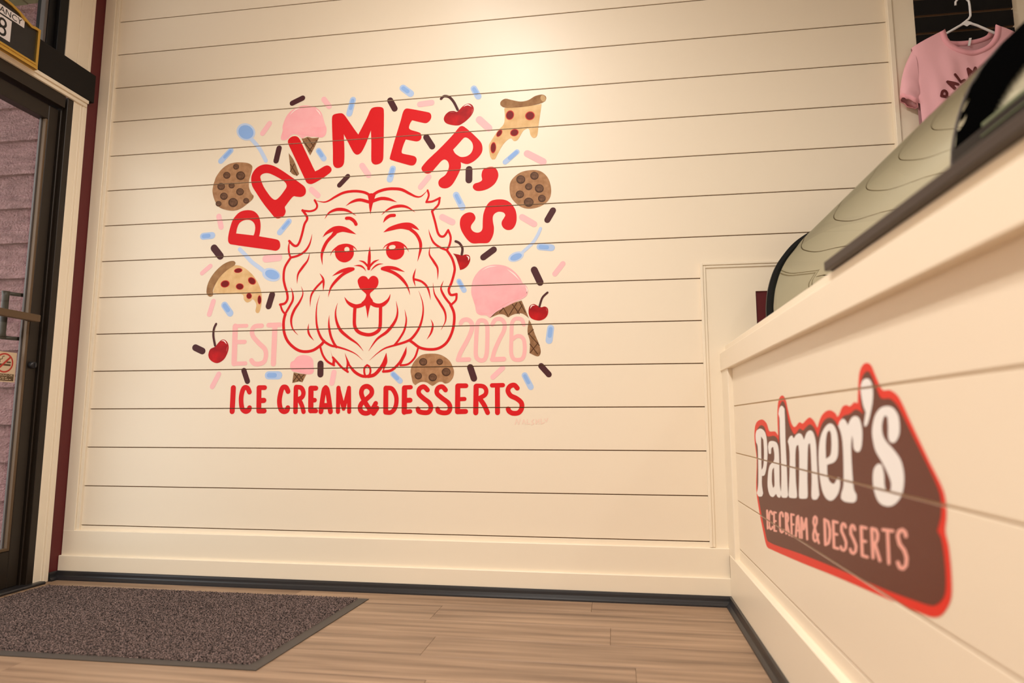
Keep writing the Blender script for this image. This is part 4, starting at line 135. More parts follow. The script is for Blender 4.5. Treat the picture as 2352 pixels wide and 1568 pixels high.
DECAL = [
('border','decal_red',0,[[(-498.9,648.2),(-512.8,687.5),(-551.4,707.1),(-628.3,713.9),(-684.7,701.7),(-709.8,681.4),(-735.5,678.2),(-788.4,678.9),(-820.6,668.3),(-824.8,728.4),(-846.4,766.3),(-887.1,778),(-921.6,766.1),(-942.3,735.9),(-970.1,702.1),(-1001.6,693.5),(-1043.6,705.2),(-1073.5,702.2),(-1096.8,708.4),(-1133.9,716.4),(-1166.4,708.3),(-1189.7,692.7),(-1219.3,715.7),(-1252,727.4),(-1287.5,730.5),(-1319.6,723.9),(-1334.4,716.6),(-1363.8,735.3),(-1389.4,738.8),(-1408.3,735.9),(-1432.9,742.9),(-1450.6,740.4),(-1458.3,768.5),(-1469.5,796.8),(-1489.1,809.6),(-1510.4,811.5),(-1529.5,804.6),(-1545.7,785.1),(-1570.1,760.4),(-1599.9,758.4),(-1625.8,750.2),(-1643.1,737.1),(-1674.4,701.7),(-1722.3,649.4),(-1753.3,617.6),(-1762.6,599.7),(-1762.2,576.2),(-1755.2,554.2),(-1761.6,534.3),(-1763.2,500.2),(-1759.1,469.7),(-1745.5,450.2),(-1722.9,432.5),(-1695.5,422.5),(-1662,418.2),(-1525.3,406.3),(-1251.8,382.9),(-984,357.2),(-663.6,330),(-607,329.9),(-567.3,367.2),(-518,429.5),(-492.2,492.2),(-519.5,582.4)]],[],[],[],0),
('background','decal_brown',1,[[(-520.8,637.7),(-530.6,671.1),(-565.4,687.9),(-612.4,696.3),(-658.7,688.7),(-681.7,665.7),(-721.6,663.9),(-775.6,666.5),(-814.6,658.6),(-825.6,644.6),(-836.8,680.5),(-851.3,742.3),(-879.8,760.5),(-902.3,760.7),(-922.9,745.4),(-944.8,704.3),(-982.1,678),(-1006.3,676.2),(-1045.2,689.5),(-1074.8,685.6),(-1101.1,692.9),(-1137.8,700.3),(-1169.7,690.6),(-1192.2,671.6),(-1222.4,698.7),(-1255,711.8),(-1290.2,714.5),(-1319.6,706.1),(-1330.9,697.3),(-1365.4,716.3),(-1405.6,721),(-1435,728.8),(-1457.1,726.7),(-1477.6,720.1),(-1467.5,736.1),(-1470.5,767.9),(-1485.5,789.3),(-1507.8,796.5),(-1523.2,791.3),(-1539.8,773.4),(-1561.9,746.9),(-1597.5,744.2),(-1620.1,736.4),(-1637.6,723.5),(-1672.2,688.5),(-1720.7,639.4),(-1744.8,612.1),(-1750.7,596),(-1747.2,574.2),(-1732.2,550.6),(-1743.1,540.5),(-1747.8,508.5),(-1745.2,477.8),(-1734.7,459),(-1709.4,443),(-1687.3,437.3),(-1635.1,431.3),(-1527.8,421),(-1255.2,401.2),(-988.2,378.9),(-633.6,347.2),(-593.3,376.5),(-534.6,447.7),(-510.7,504.9),(-530.1,583)]],[],[],[],0),
('letter','decal_white',2,[[(-524.1,665.4),(-545.5,679.5),(-610.1,685.6),(-667.2,673.2),(-683.7,642.6),(-679.7,601.5),(-656,564.3),(-628.4,544.2),(-591.3,538.7),(-585.6,511.7),(-597.3,486.5),(-577.8,475),(-526.5,469.5),(-502,476.7),(-529.3,506.6),(-543.4,572.9),(-547.4,627.5),(-524.6,643.3)]],[],[[(-605,661.5),(-634.4,651.6),(-635.1,609.7),(-617.7,572.1),(-590.3,557.1),(-596.1,608)]],[],0),
('letter','decal_white',2,[[(-693,632.7),(-711.6,647.5),(-762,651.4),(-808.2,646.4),(-824.2,627.9),(-822.4,580.4),(-816.7,532.7),(-827.6,510.3),(-811.4,496.8),(-781.6,496),(-766.6,501.6),(-728.8,489.3),(-685.8,490.6),(-663.7,513.7),(-675.9,550.4),(-703.8,577.6),(-761.1,595.9),(-769.3,615.9),(-758.7,635),(-736.2,629.3),(-726.6,613.9),(-700,612.7)]],[],[[(-757,576.1),(-733.6,564.6),(-723.1,534.1),(-734.1,515.4),(-753.2,526.9)]],[],0),
('letter','decal_white',2,[[(-840.6,728.2),(-855.6,744.6),(-885.3,750),(-911.2,741.1),(-909.3,704.3),(-903.8,649.3),(-903.7,585.7),(-900.9,526.8),(-903.6,513.6),(-887.7,505.2),(-836.9,499.6),(-822.7,505.1),(-838.2,553.3),(-845.7,619.3),(-846.6,671.2),(-851.3,713.8)]],[],[],[],0),
('letter','decal_white',2,[[(-926.2,654.5),(-946,666.2),(-972.5,671.2),(-987.9,665),(-1014,674.2),(-1046.1,678.1),(-1067.9,673),(-1080.8,663),(-1105.8,679.9),(-1135.2,686.3),(-1161.2,680.7),(-1176.6,657.7),(-1175.9,619),(-1176.2,572.9),(-1180.8,542.9),(-1159.4,531),(-1125.5,527.3),(-1117.7,536.2),(-1128.1,576.7),(-1131.8,632.4),(-1129.4,656.2),(-1114.6,651.7),(-1106.5,631.2),(-1092.7,573.8),(-1087.8,533.1),(-1076,523.7),(-1014.9,517),(-1008.6,524.7),(-1020.1,568),(-1031.7,627.8),(-1028,648.9),(-1008.1,643.9),(-994.9,617.5),(-987.9,556.8),(-992.5,523),(-979.5,513.9),(-914.7,508.1),(-907.1,514),(-925,560.3),(-939.2,614.7),(-937.6,641.4)]],[],[],[],0),
('letter','decal_white',2,[[(-1191.7,635.1),(-1210.8,670.1),(-1245.6,693.2),(-1282.4,702.5),(-1311.5,697.2),(-1327.7,679.8),(-1328.5,655.3),(-1319.3,634),(-1295.6,622.1),(-1248.7,613.9),(-1247.3,593.6),(-1259.8,580.1),(-1287.3,577.1),(-1311.6,591.5),(-1324.5,592.6),(-1326.2,578.9),(-1311.2,560.2),(-1281.4,544.7),(-1252.2,538.5),(-1223.6,541.9),(-1202,556.4),(-1189.5,589.3)]],[],[[(-1242.8,626.4),(-1247.8,659.8),(-1261.3,682.2),(-1279.7,688),(-1287.1,679),(-1284.7,653.7),(-1273.4,635.2)]],[],0),
('letter','decal_white',2,[[(-1336.2,697.4),(-1348.5,707.8),(-1369.7,711.9),(-1385.5,706),(-1392.1,699.3),(-1413.6,712.6),(-1437.4,716.7),(-1458.6,710.7),(-1467.7,688.6),(-1460.7,663.2),(-1448.2,651.6),(-1431.8,649.3),(-1417.3,655.2),(-1415.6,671.5),(-1412.4,679.6),(-1403.8,658),(-1401.4,618.4),(-1403.8,579.4),(-1417.3,567.9),(-1413.7,557.9),(-1394.1,550.8),(-1345,547.4),(-1325.3,551.3),(-1330.4,562.1),(-1346,580.7),(-1354.7,628.9),(-1355.8,663.1),(-1349.3,683.6)]],[],[],[],0),
('apostrophe','decal_white',2,[[(-1473.1,767.8),(-1483.8,779.9),(-1505.5,783.8),(-1524.7,777.4),(-1531.5,761.7),(-1526.3,740.7),(-1510.1,716.6),(-1495.2,701.3),(-1481.9,696.5),(-1478.8,702.8),(-1490.7,723),(-1480.3,735.8),(-1474.6,751.8)]],[],[],[],0),
('letter','decal_white',2,[[(-1517.6,668),(-1514.9,689.2),(-1529.4,713.4),(-1554.9,727.9),(-1584.8,731.9),(-1612,728.2),(-1629.8,715.4),(-1632.2,698.9),(-1627.9,685.1),(-1612.8,673.7),(-1595.4,671.3),(-1584.2,678.6),(-1586.2,698.6),(-1586.5,712.9),(-1578.5,715.9),(-1569.1,711.6),(-1560.9,698.5),(-1562.1,683.9),(-1574.6,672.7),(-1603.6,659.5),(-1627.4,644.1),(-1635.3,623),(-1629.7,601.1),(-1613.9,583.2),(-1584.8,568.9),(-1552.3,563.5),(-1523.3,567.3),(-1506.8,583.3),(-1503.3,604),(-1511.3,622.6),(-1530.8,632.8),(-1549.6,632.5),(-1555.7,617),(-1554.9,599.6),(-1560.5,590.1),(-1569.4,588.2),(-1578.7,593.4),(-1582,604.9),(-1572.4,618.3),(-1550.3,636.9),(-1526.7,653.4)]],[],[],[],0),
('letter','decal_pink',2,[[(-627.3,438),(-631.6,440.7),(-641.6,443),(-651.5,443.4),(-655.5,441.8),(-653.5,388.5),(-649.3,385.7),(-639.3,383.1),(-629.4,382.4),(-625.3,383.9)]],[],[],[],1),
('letter','decal_pink',2,[[(-719.2,439.8),(-717.7,437.5),(-710.2,435.3),(-701.1,434.3),(-695.6,435.2),(-688.1,441.1),(-689.6,443.4),(-697.3,445.7),(-706.5,446.6),(-711.9,445.7)],[(-708.3,446.6),(-712.2,445.3),(-709.1,442.9),(-700.6,440.8),(-691.8,440.3),(-678.8,441.1),(-674.8,442.4),(-678,444.8),(-686.7,446.9),(-695.5,447.4)],[(-676.8,444.3),(-684.8,446.6),(-694,447.5),(-699.3,446.5),(-697.5,444.2),(-683,437.3),(-675,435),(-665.6,434.1),(-660.2,435.1),(-662,437.4)],[(-660.1,436),(-665.2,438.6),(-674.6,440.4),(-682.7,440.4),(-684.9,438.6),(-678.5,429.3),(-673.5,426.8),(-664.1,424.9),(-655.8,424.8),(-653.6,426.6)],[(-653.4,426.2),(-657.6,428.8),(-666.7,430.8),(-675.4,431.2),(-678.7,429.7),(-672.8,401.3),(-668.7,398.8),(-659.7,396.6),(-650.8,396.1),(-647.5,397.6)],[(-647.7,397),(-649.8,399.4),(-658.1,401.8),(-667.5,402.9),(-672.7,401.9),(-679.8,394),(-677.7,391.6),(-669.6,389.2),(-660.2,388.1),(-655,389)],[(-657.5,388.2),(-654.9,389.8),(-659.7,392.4),(-669,394.5),(-677.4,394.8),(-690.1,393.3),(-692.6,391.7),(-688,389.1),(-678.8,387),(-670.5,386.7)],[(-687.1,388.8),(-677.8,386.9),(-669.9,386.8),(-668.2,388.6),(-673.6,391.2),(-689.9,396.2),(-699.2,398.1),(-706.8,398.1),(-708.5,396.4),(-703.2,393.8)],[(-708.1,396),(-701.9,393.4),(-692.5,391.8),(-685.5,392),(-685,394),(-692.8,400.1),(-699,402.7),(-708.3,404.3),(-715.2,404),(-715.7,402)]],[],[],[],1),
('letter','decal_pink',2,[[(-718.6,444.8),(-722.3,447.2),(-730.8,449.1),(-739.1,449.5),(-742.3,448),(-735.6,394.7),(-731.9,392.3),(-723.4,390.1),(-715,389.5),(-711.8,390.9)],[(-727.1,443.4),(-720,443.7),(-719.1,445.6),(-724.9,448),(-733.9,449.5),(-759,451.3),(-765.8,450.9),(-766.7,449.1),(-761.2,446.7),(-752.4,445.2)],[(-726.6,418.9),(-719.3,419),(-718.2,420.9),(-723.8,423.4),(-732.8,425),(-751.7,426.7),(-758.7,426.5),(-759.8,424.7),(-754.4,422.3),(-745.6,420.7)],[(-721.2,389.8),(-713.7,389.7),(-712,391.4),(-717.3,394),(-726.2,395.9),(-751.6,398.8),(-758.8,398.9),(-760.4,397.2),(-755.4,394.7),(-746.7,392.9)]],[],[],[],1),
('letter','decal_pink',2,[[(-847.5,450.6),(-845.1,448.3),(-837.4,446.1),(-828.8,445.4),(-824.5,446.6),(-820.3,454.4),(-822.8,456.8),(-830.6,459),(-839.2,459.6),(-843.5,458.4)],[(-841.1,459.4),(-843.5,457.7),(-839.1,455.2),(-830.5,453.4),(-822.7,453.4),(-811.6,455.2),(-809.2,456.9),(-813.7,459.4),(-822.4,461.2),(-830.2,461.2)],[(-814.6,459.6),(-823.4,461.3),(-830.8,461.1),(-832.4,459.2),(-827.3,456.8),(-813.1,452.6),(-804.1,450.9),(-796.5,451),(-794.9,452.9),(-800.1,455.4)],[(-795,453),(-800.5,455.5),(-809.5,457.1),(-816.8,456.9),(-818.2,455),(-810.8,447),(-805.3,444.4),(-796.2,442.8),(-788.8,443),(-787.4,444.9)],[(-787.1,444.3),(-790.9,446.8),(-799.6,448.8),(-807.9,449.2),(-811.1,447.6),(-806.3,414.2),(-802.6,411.7),(-793.9,409.5),(-785.5,409),(-782.2,410.5)],[(-782.2,410.1),(-784.9,412.6),(-793.1,415),(-802,415.8),(-806.3,414.6),(-810.3,405.9),(-807.7,403.4),(-799.6,401),(-790.8,400.1),(-786.4,401.3)],[(-788.9,400.3),(-786.4,401.9),(-790.9,404.6),(-799.8,406.6),(-807.8,406.9),(-820.8,405.3),(-823.3,403.6),(-818.9,401),(-810.2,399),(-802.2,398.6)],[(-815.7,400.1),(-806.6,398.6),(-800.4,399.1),(-800.7,401.3),(-807.4,403.9),(-821.5,407.5),(-830.4,408.9),(-836.4,408.4),(-836.1,406.2),(-829.6,403.7)],[(-836.4,406.4),(-830.2,403.9),(-821.3,402.3),(-814.8,402.6),(-814.6,404.7),(-823.6,411.7),(-829.8,414.2),(-838.6,415.8),(-845,415.4),(-845.2,413.3)]],[],[],[],1),
('letter','decal_pink',2,[[(-855.1,460.3),(-858.6,462.7),(-866.6,464.6),(-874.4,464.9),(-877.6,463.4),(-873.9,408.8),(-870.5,406.4),(-862.6,404.2),(-854.6,403.7),(-851.4,405)],[(-861.3,458.7),(-855.7,459.5),(-856.4,461.7),(-863,464),(-871.5,465),(-891.3,465.3),(-896.7,464.5),(-896,462.4),(-889.6,460.1),(-881.2,459.1)],[(-875.3,460.3),(-877.7,462.7),(-885.1,464.7),(-893.1,465.3),(-897.1,464.1),(-902.1,453.6),(-899.7,451.3),(-892.5,449.2),(-884.4,448.6),(-880.4,449.8)],[(-880.5,450.6),(-885.2,453),(-893.4,454.6),(-900.3,454.5),(-901.9,452.8),(-894.7,442.9),(-890,440.4),(-881.8,438.7),(-874.8,438.8),(-873.1,440.5)],[(-877.1,442.8),(-885.3,444.6),(-892.6,444.7),(-894.8,443.1),(-890.8,440.7),(-875.5,435.3),(-867.3,433.4),(-859.8,433.2),(-857.4,434.9),(-861.6,437.4)],[(-864.7,433.9),(-866.7,436.2),(-874,438.4),(-882.2,439.2),(-886.6,438.1),(-905.7,410.9),(-903.7,408.6),(-896.7,406.3),(-888.6,405.3),(-884.3,406.3)]],[],[],[],1),
('letter','decal_pink',2,[[(-913.1,464.8),(-916.4,467.1),(-923.9,469),(-931.2,469.2),(-934.2,467.8),(-930,412.2),(-926.8,409.8),(-919.3,407.7),(-911.9,407.2),(-908.9,408.6)],[(-920.6,463.3),(-914.3,463.7),(-913.6,465.6),(-918.7,467.9),(-926.8,469.3),(-953.9,471.1),(-959.9,470.7),(-960.7,468.9),(-955.8,466.6),(-948,465.3)],[(-919.8,437.7),(-913.1,437.7),(-911.7,439.5),(-916.3,441.9),(-924.3,443.5),(-944.9,445.7),(-951.3,445.6),(-952.7,443.8),(-948.2,441.5),(-940.5,439.9)],[(-916.8,407.4),(-910.3,407.5),(-909.3,409.3),(-914.2,411.7),(-922.2,413.4),(-946.1,416),(-952.3,415.9),(-953.3,414.1),(-948.6,411.7),(-940.8,410.1)]],[],[],[],1),
('letter','decal_pink',2,[[(-971.1,417),(-967.1,414.5),(-959.2,412.4),(-951.8,412.1),(-949.4,413.7),(-969.1,464.8),(-973.1,467.3),(-981,469),(-988.1,469.1),(-990.4,467.4)],[(-987.5,465.4),(-980,463.4),(-972.4,463),(-969.1,464.5),(-972.1,466.9),(-984.4,472),(-991.8,473.9),(-999.3,474.2),(-1002.4,472.8),(-999.5,470.4)],[(-981.3,469.5),(-984.2,471.9),(-991.6,473.9),(-999.1,474.3),(-1002.4,472.8),(-1009.5,421.3),(-1006.7,418.8),(-999.5,416.7),(-992,416),(-988.6,417.3)],[(-967.3,429.6),(-960.7,429.8),(-959.7,431.7),(-964.7,434.3),(-972.9,435.9),(-995.5,438.1),(-1001.9,437.9),(-1002.9,436.1),(-998,433.6),(-990.1,431.9)]],[],[],[],1),
('letter','decal_pink',2,[[(-1025,422.8),(-1021.8,420.4),(-1014.4,418.3),(-1007.3,417.9),(-1004.5,419.3),(-1011.1,469.6),(-1014.4,471.9),(-1021.8,473.8),(-1028.8,474),(-1031.5,472.5)],[(-1011.3,469.1),(-1013.2,471.4),(-1019.9,473.5),(-1027.4,474.1),(-1031.4,472.9),(-1047.3,447.4),(-1045.5,445.1),(-1039,443),(-1031.6,442.2),(-1027.6,443.3)],[(-1047.1,446.2),(-1042.4,443.9),(-1034.8,442.3),(-1028.8,442.5),(-1027.9,444.4),(-1054.3,474.1),(-1059,476.4),(-1066.3,477.8),(-1072.1,477.4),(-1073,475.6)],[(-1054,473.4),(-1056.9,475.7),(-1063.8,477.5),(-1070.6,477.7),(-1073.4,476.3),(-1072.6,427.7),(-1069.8,425.3),(-1063,423.3),(-1056.2,422.8),(-1053.3,424.2)]],[],[],[],1),
('letter','decal_pink',2,[[(-1164.9,435.5),(-1163.6,433.4),(-1158.2,431.3),(-1151.8,430.4),(-1148,431.3),(-1126.6,456.5),(-1127.8,458.7),(-1133.5,460.7),(-1140.1,461.5),(-1143.9,460.5)],[(-1143.9,460.5),(-1142.6,458.4),(-1137.1,456.4),(-1130.4,455.6),(-1126.6,456.5),(-1113.3,472.1),(-1114.6,474.2),(-1120.4,476.2),(-1127.1,476.9),(-1131,476)],[(-1131,475),(-1127.4,472.8),(-1120.8,471.3),(-1114.9,471.4),(-1113.3,473),(-1119.6,484.9),(-1123.2,487.1),(-1129.9,488.5),(-1135.7,488.4),(-1137.2,486.8)],[(-1134.4,484.9),(-1128,483.2),(-1121.8,483.1),(-1119.5,484.6),(-1122.5,486.8),(-1132.6,490.9),(-1139,492.5),(-1145.1,492.6),(-1147.3,491.1),(-1144.4,489)],[(-1131.6,487.3),(-1129.7,488.8),(-1133,491),(-1139.5,492.6),(-1145.4,492.5),(-1156.7,490.2),(-1158.5,488.7),(-1155.3,486.5),(-1149,485),(-1143.1,485)],[(-1141.2,486.4),(-1144.1,488.6),(-1150.4,490.2),(-1156.4,490.3),(-1158.5,488.8),(-1156.6,478.3),(-1153.7,476.1),(-1147.4,474.4),(-1141.4,474.3),(-1139.2,475.7)],[(-1139.9,476.7),(-1144.7,478.8),(-1151.4,479.8),(-1156,479.2),(-1155.9,477.3),(-1134.3,459.5),(-1129.4,457.3),(-1122.5,456.1),(-1117.7,456.7),(-1117.8,458.7)],[(-1117.4,458.2),(-1121.5,460.5),(-1128.3,461.9),(-1133.7,461.6),(-1134.7,459.9),(-1124.2,446.6),(-1120.1,444.4),(-1113.2,442.9),(-1107.7,443),(-1106.7,444.8)],[(-1106.4,444.1),(-1109,446.3),(-1115.4,448.2),(-1121.8,448.6),(-1124.5,447.4),(-1125.2,436.6),(-1122.6,434.4),(-1116.3,432.4),(-1109.9,431.9),(-1107.1,433.2)],[(-1108.6,432.1),(-1107.2,433.8),(-1111.1,436.1),(-1117.9,437.7),(-1123.7,437.7),(-1135.1,435),(-1136.4,433.4),(-1132.6,431.1),(-1125.9,429.4),(-1120.2,429.4)],[(-1133.6,431.5),(-1127.2,429.6),(-1121,429.3),(-1118.7,430.7),(-1121.7,433),(-1136.1,439.3),(-1142.5,441.1),(-1148.5,441.4),(-1150.7,440),(-1147.8,437.8)],[(-1150.2,439.2),(-1145.8,437),(-1139.2,435.6),(-1134.1,436),(-1133.7,437.8),(-1148.2,452.4),(-1152.5,454.6),(-1159.1,455.9),(-1164,455.5),(-1164.4,453.7)]],[],[],[],1),
('letter','decal_pink',2,[[(-1198.6,491.7),(-1201.7,494.3),(-1208.8,496.2),(-1215.7,496.4),(-1218.4,494.7),(-1214.4,440.7),(-1211.3,438.1),(-1204.3,435.9),(-1197.3,435.4),(-1194.5,437)],[(-1202.9,489.9),(-1198.7,491.1),(-1200.4,493.6),(-1206.8,495.8),(-1214.2,496.5),(-1238.7,495.2),(-1242.6,494),(-1241,491.6),(-1234.9,489.4),(-1227.7,488.7)],[(-1223.7,489.9),(-1225.4,492.4),(-1231.7,494.6),(-1238.8,495.2),(-1242.6,493.9),(-1251.3,479.1),(-1249.7,476.7),(-1243.5,474.4),(-1236.5,473.7),(-1232.6,474.9)],[(-1232.5,475.5),(-1235.7,478.1),(-1242.6,480),(-1249.1,480.1),(-1251.4,478.5),(-1248.4,461.9),(-1245.2,459.4),(-1238.4,457.4),(-1231.8,457.1),(-1229.4,458.8)],[(-1229.8,459.5),(-1234.4,462),(-1241.6,463.6),(-1247.2,463.2),(-1248,461.2),(-1236.2,446.7),(-1231.6,444.1),(-1224.3,442.4),(-1218.5,442.7),(-1217.7,444.7)],[(-1222.8,447.5),(-1230.2,449),(-1235.6,448.6),(-1236.1,446.5),(-1231.2,443.9),(-1208.7,436.3),(-1201.1,434.7),(-1195.4,435.1),(-1194.9,437.2),(-1200,439.9)]],[],[],[],1),
('letter','decal_pink',2,[[(-1258.1,496.5),(-1261,499),(-1267.6,500.8),(-1273.9,500.9),(-1276.4,499.3),(-1272,444.9),(-1269.1,442.4),(-1262.6,440.3),(-1256.2,439.9),(-1253.6,441.4)],[(-1264.3,494.4),(-1259,495),(-1258.5,497.1),(-1263.2,499.5),(-1270.2,500.7),(-1297.7,502.2),(-1302.7,501.6),(-1303.1,499.5),(-1298.6,497.2),(-1291.9,496)],[(-1263.2,468.7),(-1257.7,469.1),(-1257.1,471.2),(-1261.6,473.6),(-1268.6,475.1),(-1290.7,476.8),(-1295.9,476.4),(-1296.5,474.4),(-1292.1,472),(-1285.4,470.6)],[(-1259.9,439.9),(-1254.6,440.3),(-1254.1,442.3),(-1258.8,444.9),(-1265.8,446.4),(-1293.3,448.9),(-1298.3,448.5),(-1298.7,446.5),(-1294.3,444),(-1287.6,442.5)]],[],[],[],1),
('letter','decal_pink',2,[[(-1351.8,498.9),(-1351,496.7),(-1346,494.6),(-1339.8,493.8),(-1336,494.8),(-1330.8,500.1),(-1331.7,502.3),(-1336.7,504.3),(-1343,505.1),(-1346.8,504.1)],[(-1342.4,505.1),(-1346.6,504.3),(-1346.3,502.2),(-1341.7,500),(-1335.3,499.1),(-1325.2,498.9),(-1320.8,499.7),(-1321.1,501.9),(-1325.9,504),(-1332.3,505)],[(-1321.7,502.3),(-1327,504.3),(-1333.3,505),(-1336.9,503.9),(-1335.7,501.6),(-1326.5,495.5),(-1321.2,493.5),(-1314.8,492.7),(-1311.1,493.8),(-1312.3,496.1)],[(-1310.9,494.5),(-1313.8,496.9),(-1319.9,498.6),(-1325.8,498.7),(-1327.9,497.1),(-1326,486.6),(-1323.1,484.3),(-1317,482.5),(-1311.1,482.4),(-1309,484)],[(-1309.5,482.9),(-1309.7,485),(-1314.4,487.3),(-1321,488.4),(-1325.4,487.7),(-1339.8,478.2),(-1339.7,476.1),(-1335.1,473.9),(-1328.7,472.7),(-1324.3,473.4)],[(-1324.1,473.5),(-1324.8,475.7),(-1329.7,477.9),(-1336.1,478.9),(-1340.1,478),(-1349.4,469.6),(-1348.8,467.5),(-1344,465.3),(-1337.7,464.3),(-1333.7,465.1)],[(-1333.4,466.1),(-1336.5,468.5),(-1342.6,470.2),(-1348,470.2),(-1349.7,468.6),(-1345.6,456.9),(-1342.6,454.5),(-1336.5,452.8),(-1331,452.7),(-1329.3,454.3)],[(-1331.3,456.2),(-1337,458.2),(-1343,458.7),(-1345.7,457.4),(-1343.6,455.1),(-1331.5,448.2),(-1325.7,446.1),(-1319.6,445.5),(-1316.8,446.8),(-1318.9,449.2)],[(-1328.7,451.8),(-1333,451.2),(-1332.8,449.1),(-1328.1,446.8),(-1321.7,445.5),(-1308.2,444.7),(-1303.7,445.3),(-1304,447.4),(-1308.8,449.8),(-1315.3,451.1)],[(-1320.1,450.2),(-1319,447.9),(-1313.7,445.6),(-1307.2,444.7),(-1303.4,445.6),(-1299.1,450.6),(-1300.2,452.9),(-1305.6,455.2),(-1312.1,456.1),(-1315.9,455.2)]],[],[],[],1),
('letter','decal_pink',2,[[(-1404,502.2),(-1403,500),(-1398,497.9),(-1391.9,497.2),(-1388.3,498.2),(-1383.7,504),(-1384.7,506.3),(-1389.8,508.4),(-1395.9,509.1),(-1399.5,508)],[(-1396.3,509.1),(-1399.6,507.9),(-1398.3,505.6),(-1393.1,503.6),(-1387.1,503),(-1377.8,503.5),(-1374.3,504.7),(-1375.6,507),(-1380.9,509),(-1387.1,509.6)],[(-1375.8,507.1),(-1381.2,509.1),(-1387.3,509.6),(-1390.5,508.4),(-1389,506.1),(-1379.5,500.1),(-1374.1,498),(-1367.9,497.4),(-1364.5,498.7),(-1366.1,501)],[(-1364.4,499.2),(-1367.1,501.6),(-1373.1,503.4),(-1378.9,503.5),(-1381.1,501.9),(-1380,490.3),(-1377.4,487.9),(-1371.4,486.1),(-1365.6,485.9),(-1363.3,487.5)],[(-1363.9,486.4),(-1364,488.6),(-1368.5,490.9),(-1374.9,492.1),(-1379.4,491.4),(-1393.6,482.4),(-1393.6,480.3),(-1389.2,478),(-1382.9,476.8),(-1378.5,477.4)],[(-1378.3,477.6),(-1378.8,479.8),(-1383.5,482),(-1389.8,483.1),(-1393.8,482.2),(-1404.9,473),(-1404.5,470.8),(-1399.8,468.5),(-1393.7,467.5),(-1389.7,468.2)],[(-1389.4,469.4),(-1392.6,471.9),(-1398.6,473.5),(-1403.8,473.5),(-1405.2,471.8),(-1400.5,460.4),(-1397.3,458),(-1391.3,456.3),(-1386,456.2),(-1384.5,457.9)],[(-1387.4,460.3),(-1393.4,462.1),(-1398.8,462.2),(-1400.5,460.6),(-1397.6,458.1),(-1384.6,451.8),(-1378.6,450),(-1373,449.8),(-1371.2,451.4),(-1374.2,453.9)],[(-1383.7,456.1),(-1387.4,455.2),(-1386.4,452.9),(-1381.3,450.6),(-1375.1,449.6),(-1362.7,449.6),(-1359,450.5),(-1360,452.8),(-1365.2,455.1),(-1371.6,456.1)],[(-1375.3,455.1),(-1374.2,452.8),(-1368.9,450.5),(-1362.6,449.6),(-1358.9,450.5),(-1355,455.7),(-1356.2,458.1),(-1361.6,460.4),(-1367.9,461.3),(-1371.5,460.2)]],[],[],[],1),
('letter','decal_pink',2,[[(-1422.2,509.5),(-1424.7,512),(-1430.5,513.7),(-1436.2,513.8),(-1438.4,512.2),(-1435.3,460.5),(-1432.8,458),(-1427.1,456),(-1421.4,455.6),(-1419.1,457.1)],[(-1427.8,507.8),(-1423.1,508.4),(-1422.6,510.5),(-1426.7,512.8),(-1432.9,514),(-1458.8,515.4),(-1463.2,514.8),(-1463.6,512.8),(-1459.7,510.5),(-1453.8,509.3)],[(-1425.2,482.2),(-1420.4,482.7),(-1419.8,484.7),(-1423.8,487.1),(-1430,488.5),(-1451.7,490.3),(-1456.2,489.9),(-1456.8,487.9),(-1453,485.5),(-1447,484.2)],[(-1424.3,454.9),(-1419.7,455.4),(-1419.5,457.5),(-1423.7,460),(-1429.9,461.4),(-1455.7,463.5),(-1460,463),(-1460.3,461),(-1456.2,458.6),(-1450.3,457.2)]],[],[],[],1),
('letter','decal_pink',2,[[(-1475.2,514.5),(-1477.7,517),(-1483.3,518.7),(-1488.8,518.8),(-1490.9,517.2),(-1488.4,466.2),(-1486,463.7),(-1480.5,461.7),(-1474.9,461.3),(-1472.7,462.9)],[(-1480.3,512.7),(-1475.9,513.4),(-1475.8,515.6),(-1480,517.9),(-1486,519),(-1505.8,519.7),(-1509.9,518.9),(-1510,516.8),(-1506,514.5),(-1500.2,513.4)],[(-1495.7,514.4),(-1496.3,516.7),(-1500.8,518.9),(-1506.6,519.7),(-1510.2,518.7),(-1516.7,511.8),(-1516.1,509.5),(-1511.7,507.4),(-1505.9,506.5),(-1502.3,507.5)],[(-1502.1,508.7),(-1505.1,511.1),(-1510.7,512.6),(-1515.6,512.4),(-1516.9,510.6),(-1512.9,500.6),(-1509.9,498.2),(-1504.3,496.6),(-1499.3,496.7),(-1498,498.6)],[(-1499.2,500),(-1504.1,502.1),(-1509.8,502.7),(-1512.9,501.5),(-1511.6,499.2),(-1501.1,491.5),(-1496.2,489.3),(-1490.4,488.6),(-1487.2,489.8),(-1488.5,492.2)],[(-1492.4,494),(-1498.3,495),(-1502.1,494.1),(-1501.6,491.9),(-1497.2,489.6),(-1484.7,485.6),(-1478.7,484.6),(-1474.8,485.5),(-1475.2,487.7),(-1479.8,490.1)],[(-1486.9,487.2),(-1487.8,489.6),(-1492.6,491.8),(-1498.4,492.6),(-1501.8,491.5),(-1519,467.9),(-1518.1,465.7),(-1513.5,463.4),(-1507.9,462.5),(-1504.5,463.4)]],[],[],[],1),
('letter','decal_pink',2,[[(-1532.7,518.8),(-1528.1,519.1),(-1527.1,521),(-1530.2,523.3),(-1535.6,524.6),(-1577.5,528.8),(-1581.7,528.5),(-1582.6,526.7),(-1579.8,524.5),(-1574.7,523.2)],[(-1547,521.9),(-1549.1,524.1),(-1554.1,525.8),(-1559,525.8),(-1560.9,524.3),(-1557.3,470.4),(-1555.1,468.1),(-1550.2,466.2),(-1545.3,465.9),(-1543.3,467.3)]],[],[],[],1),
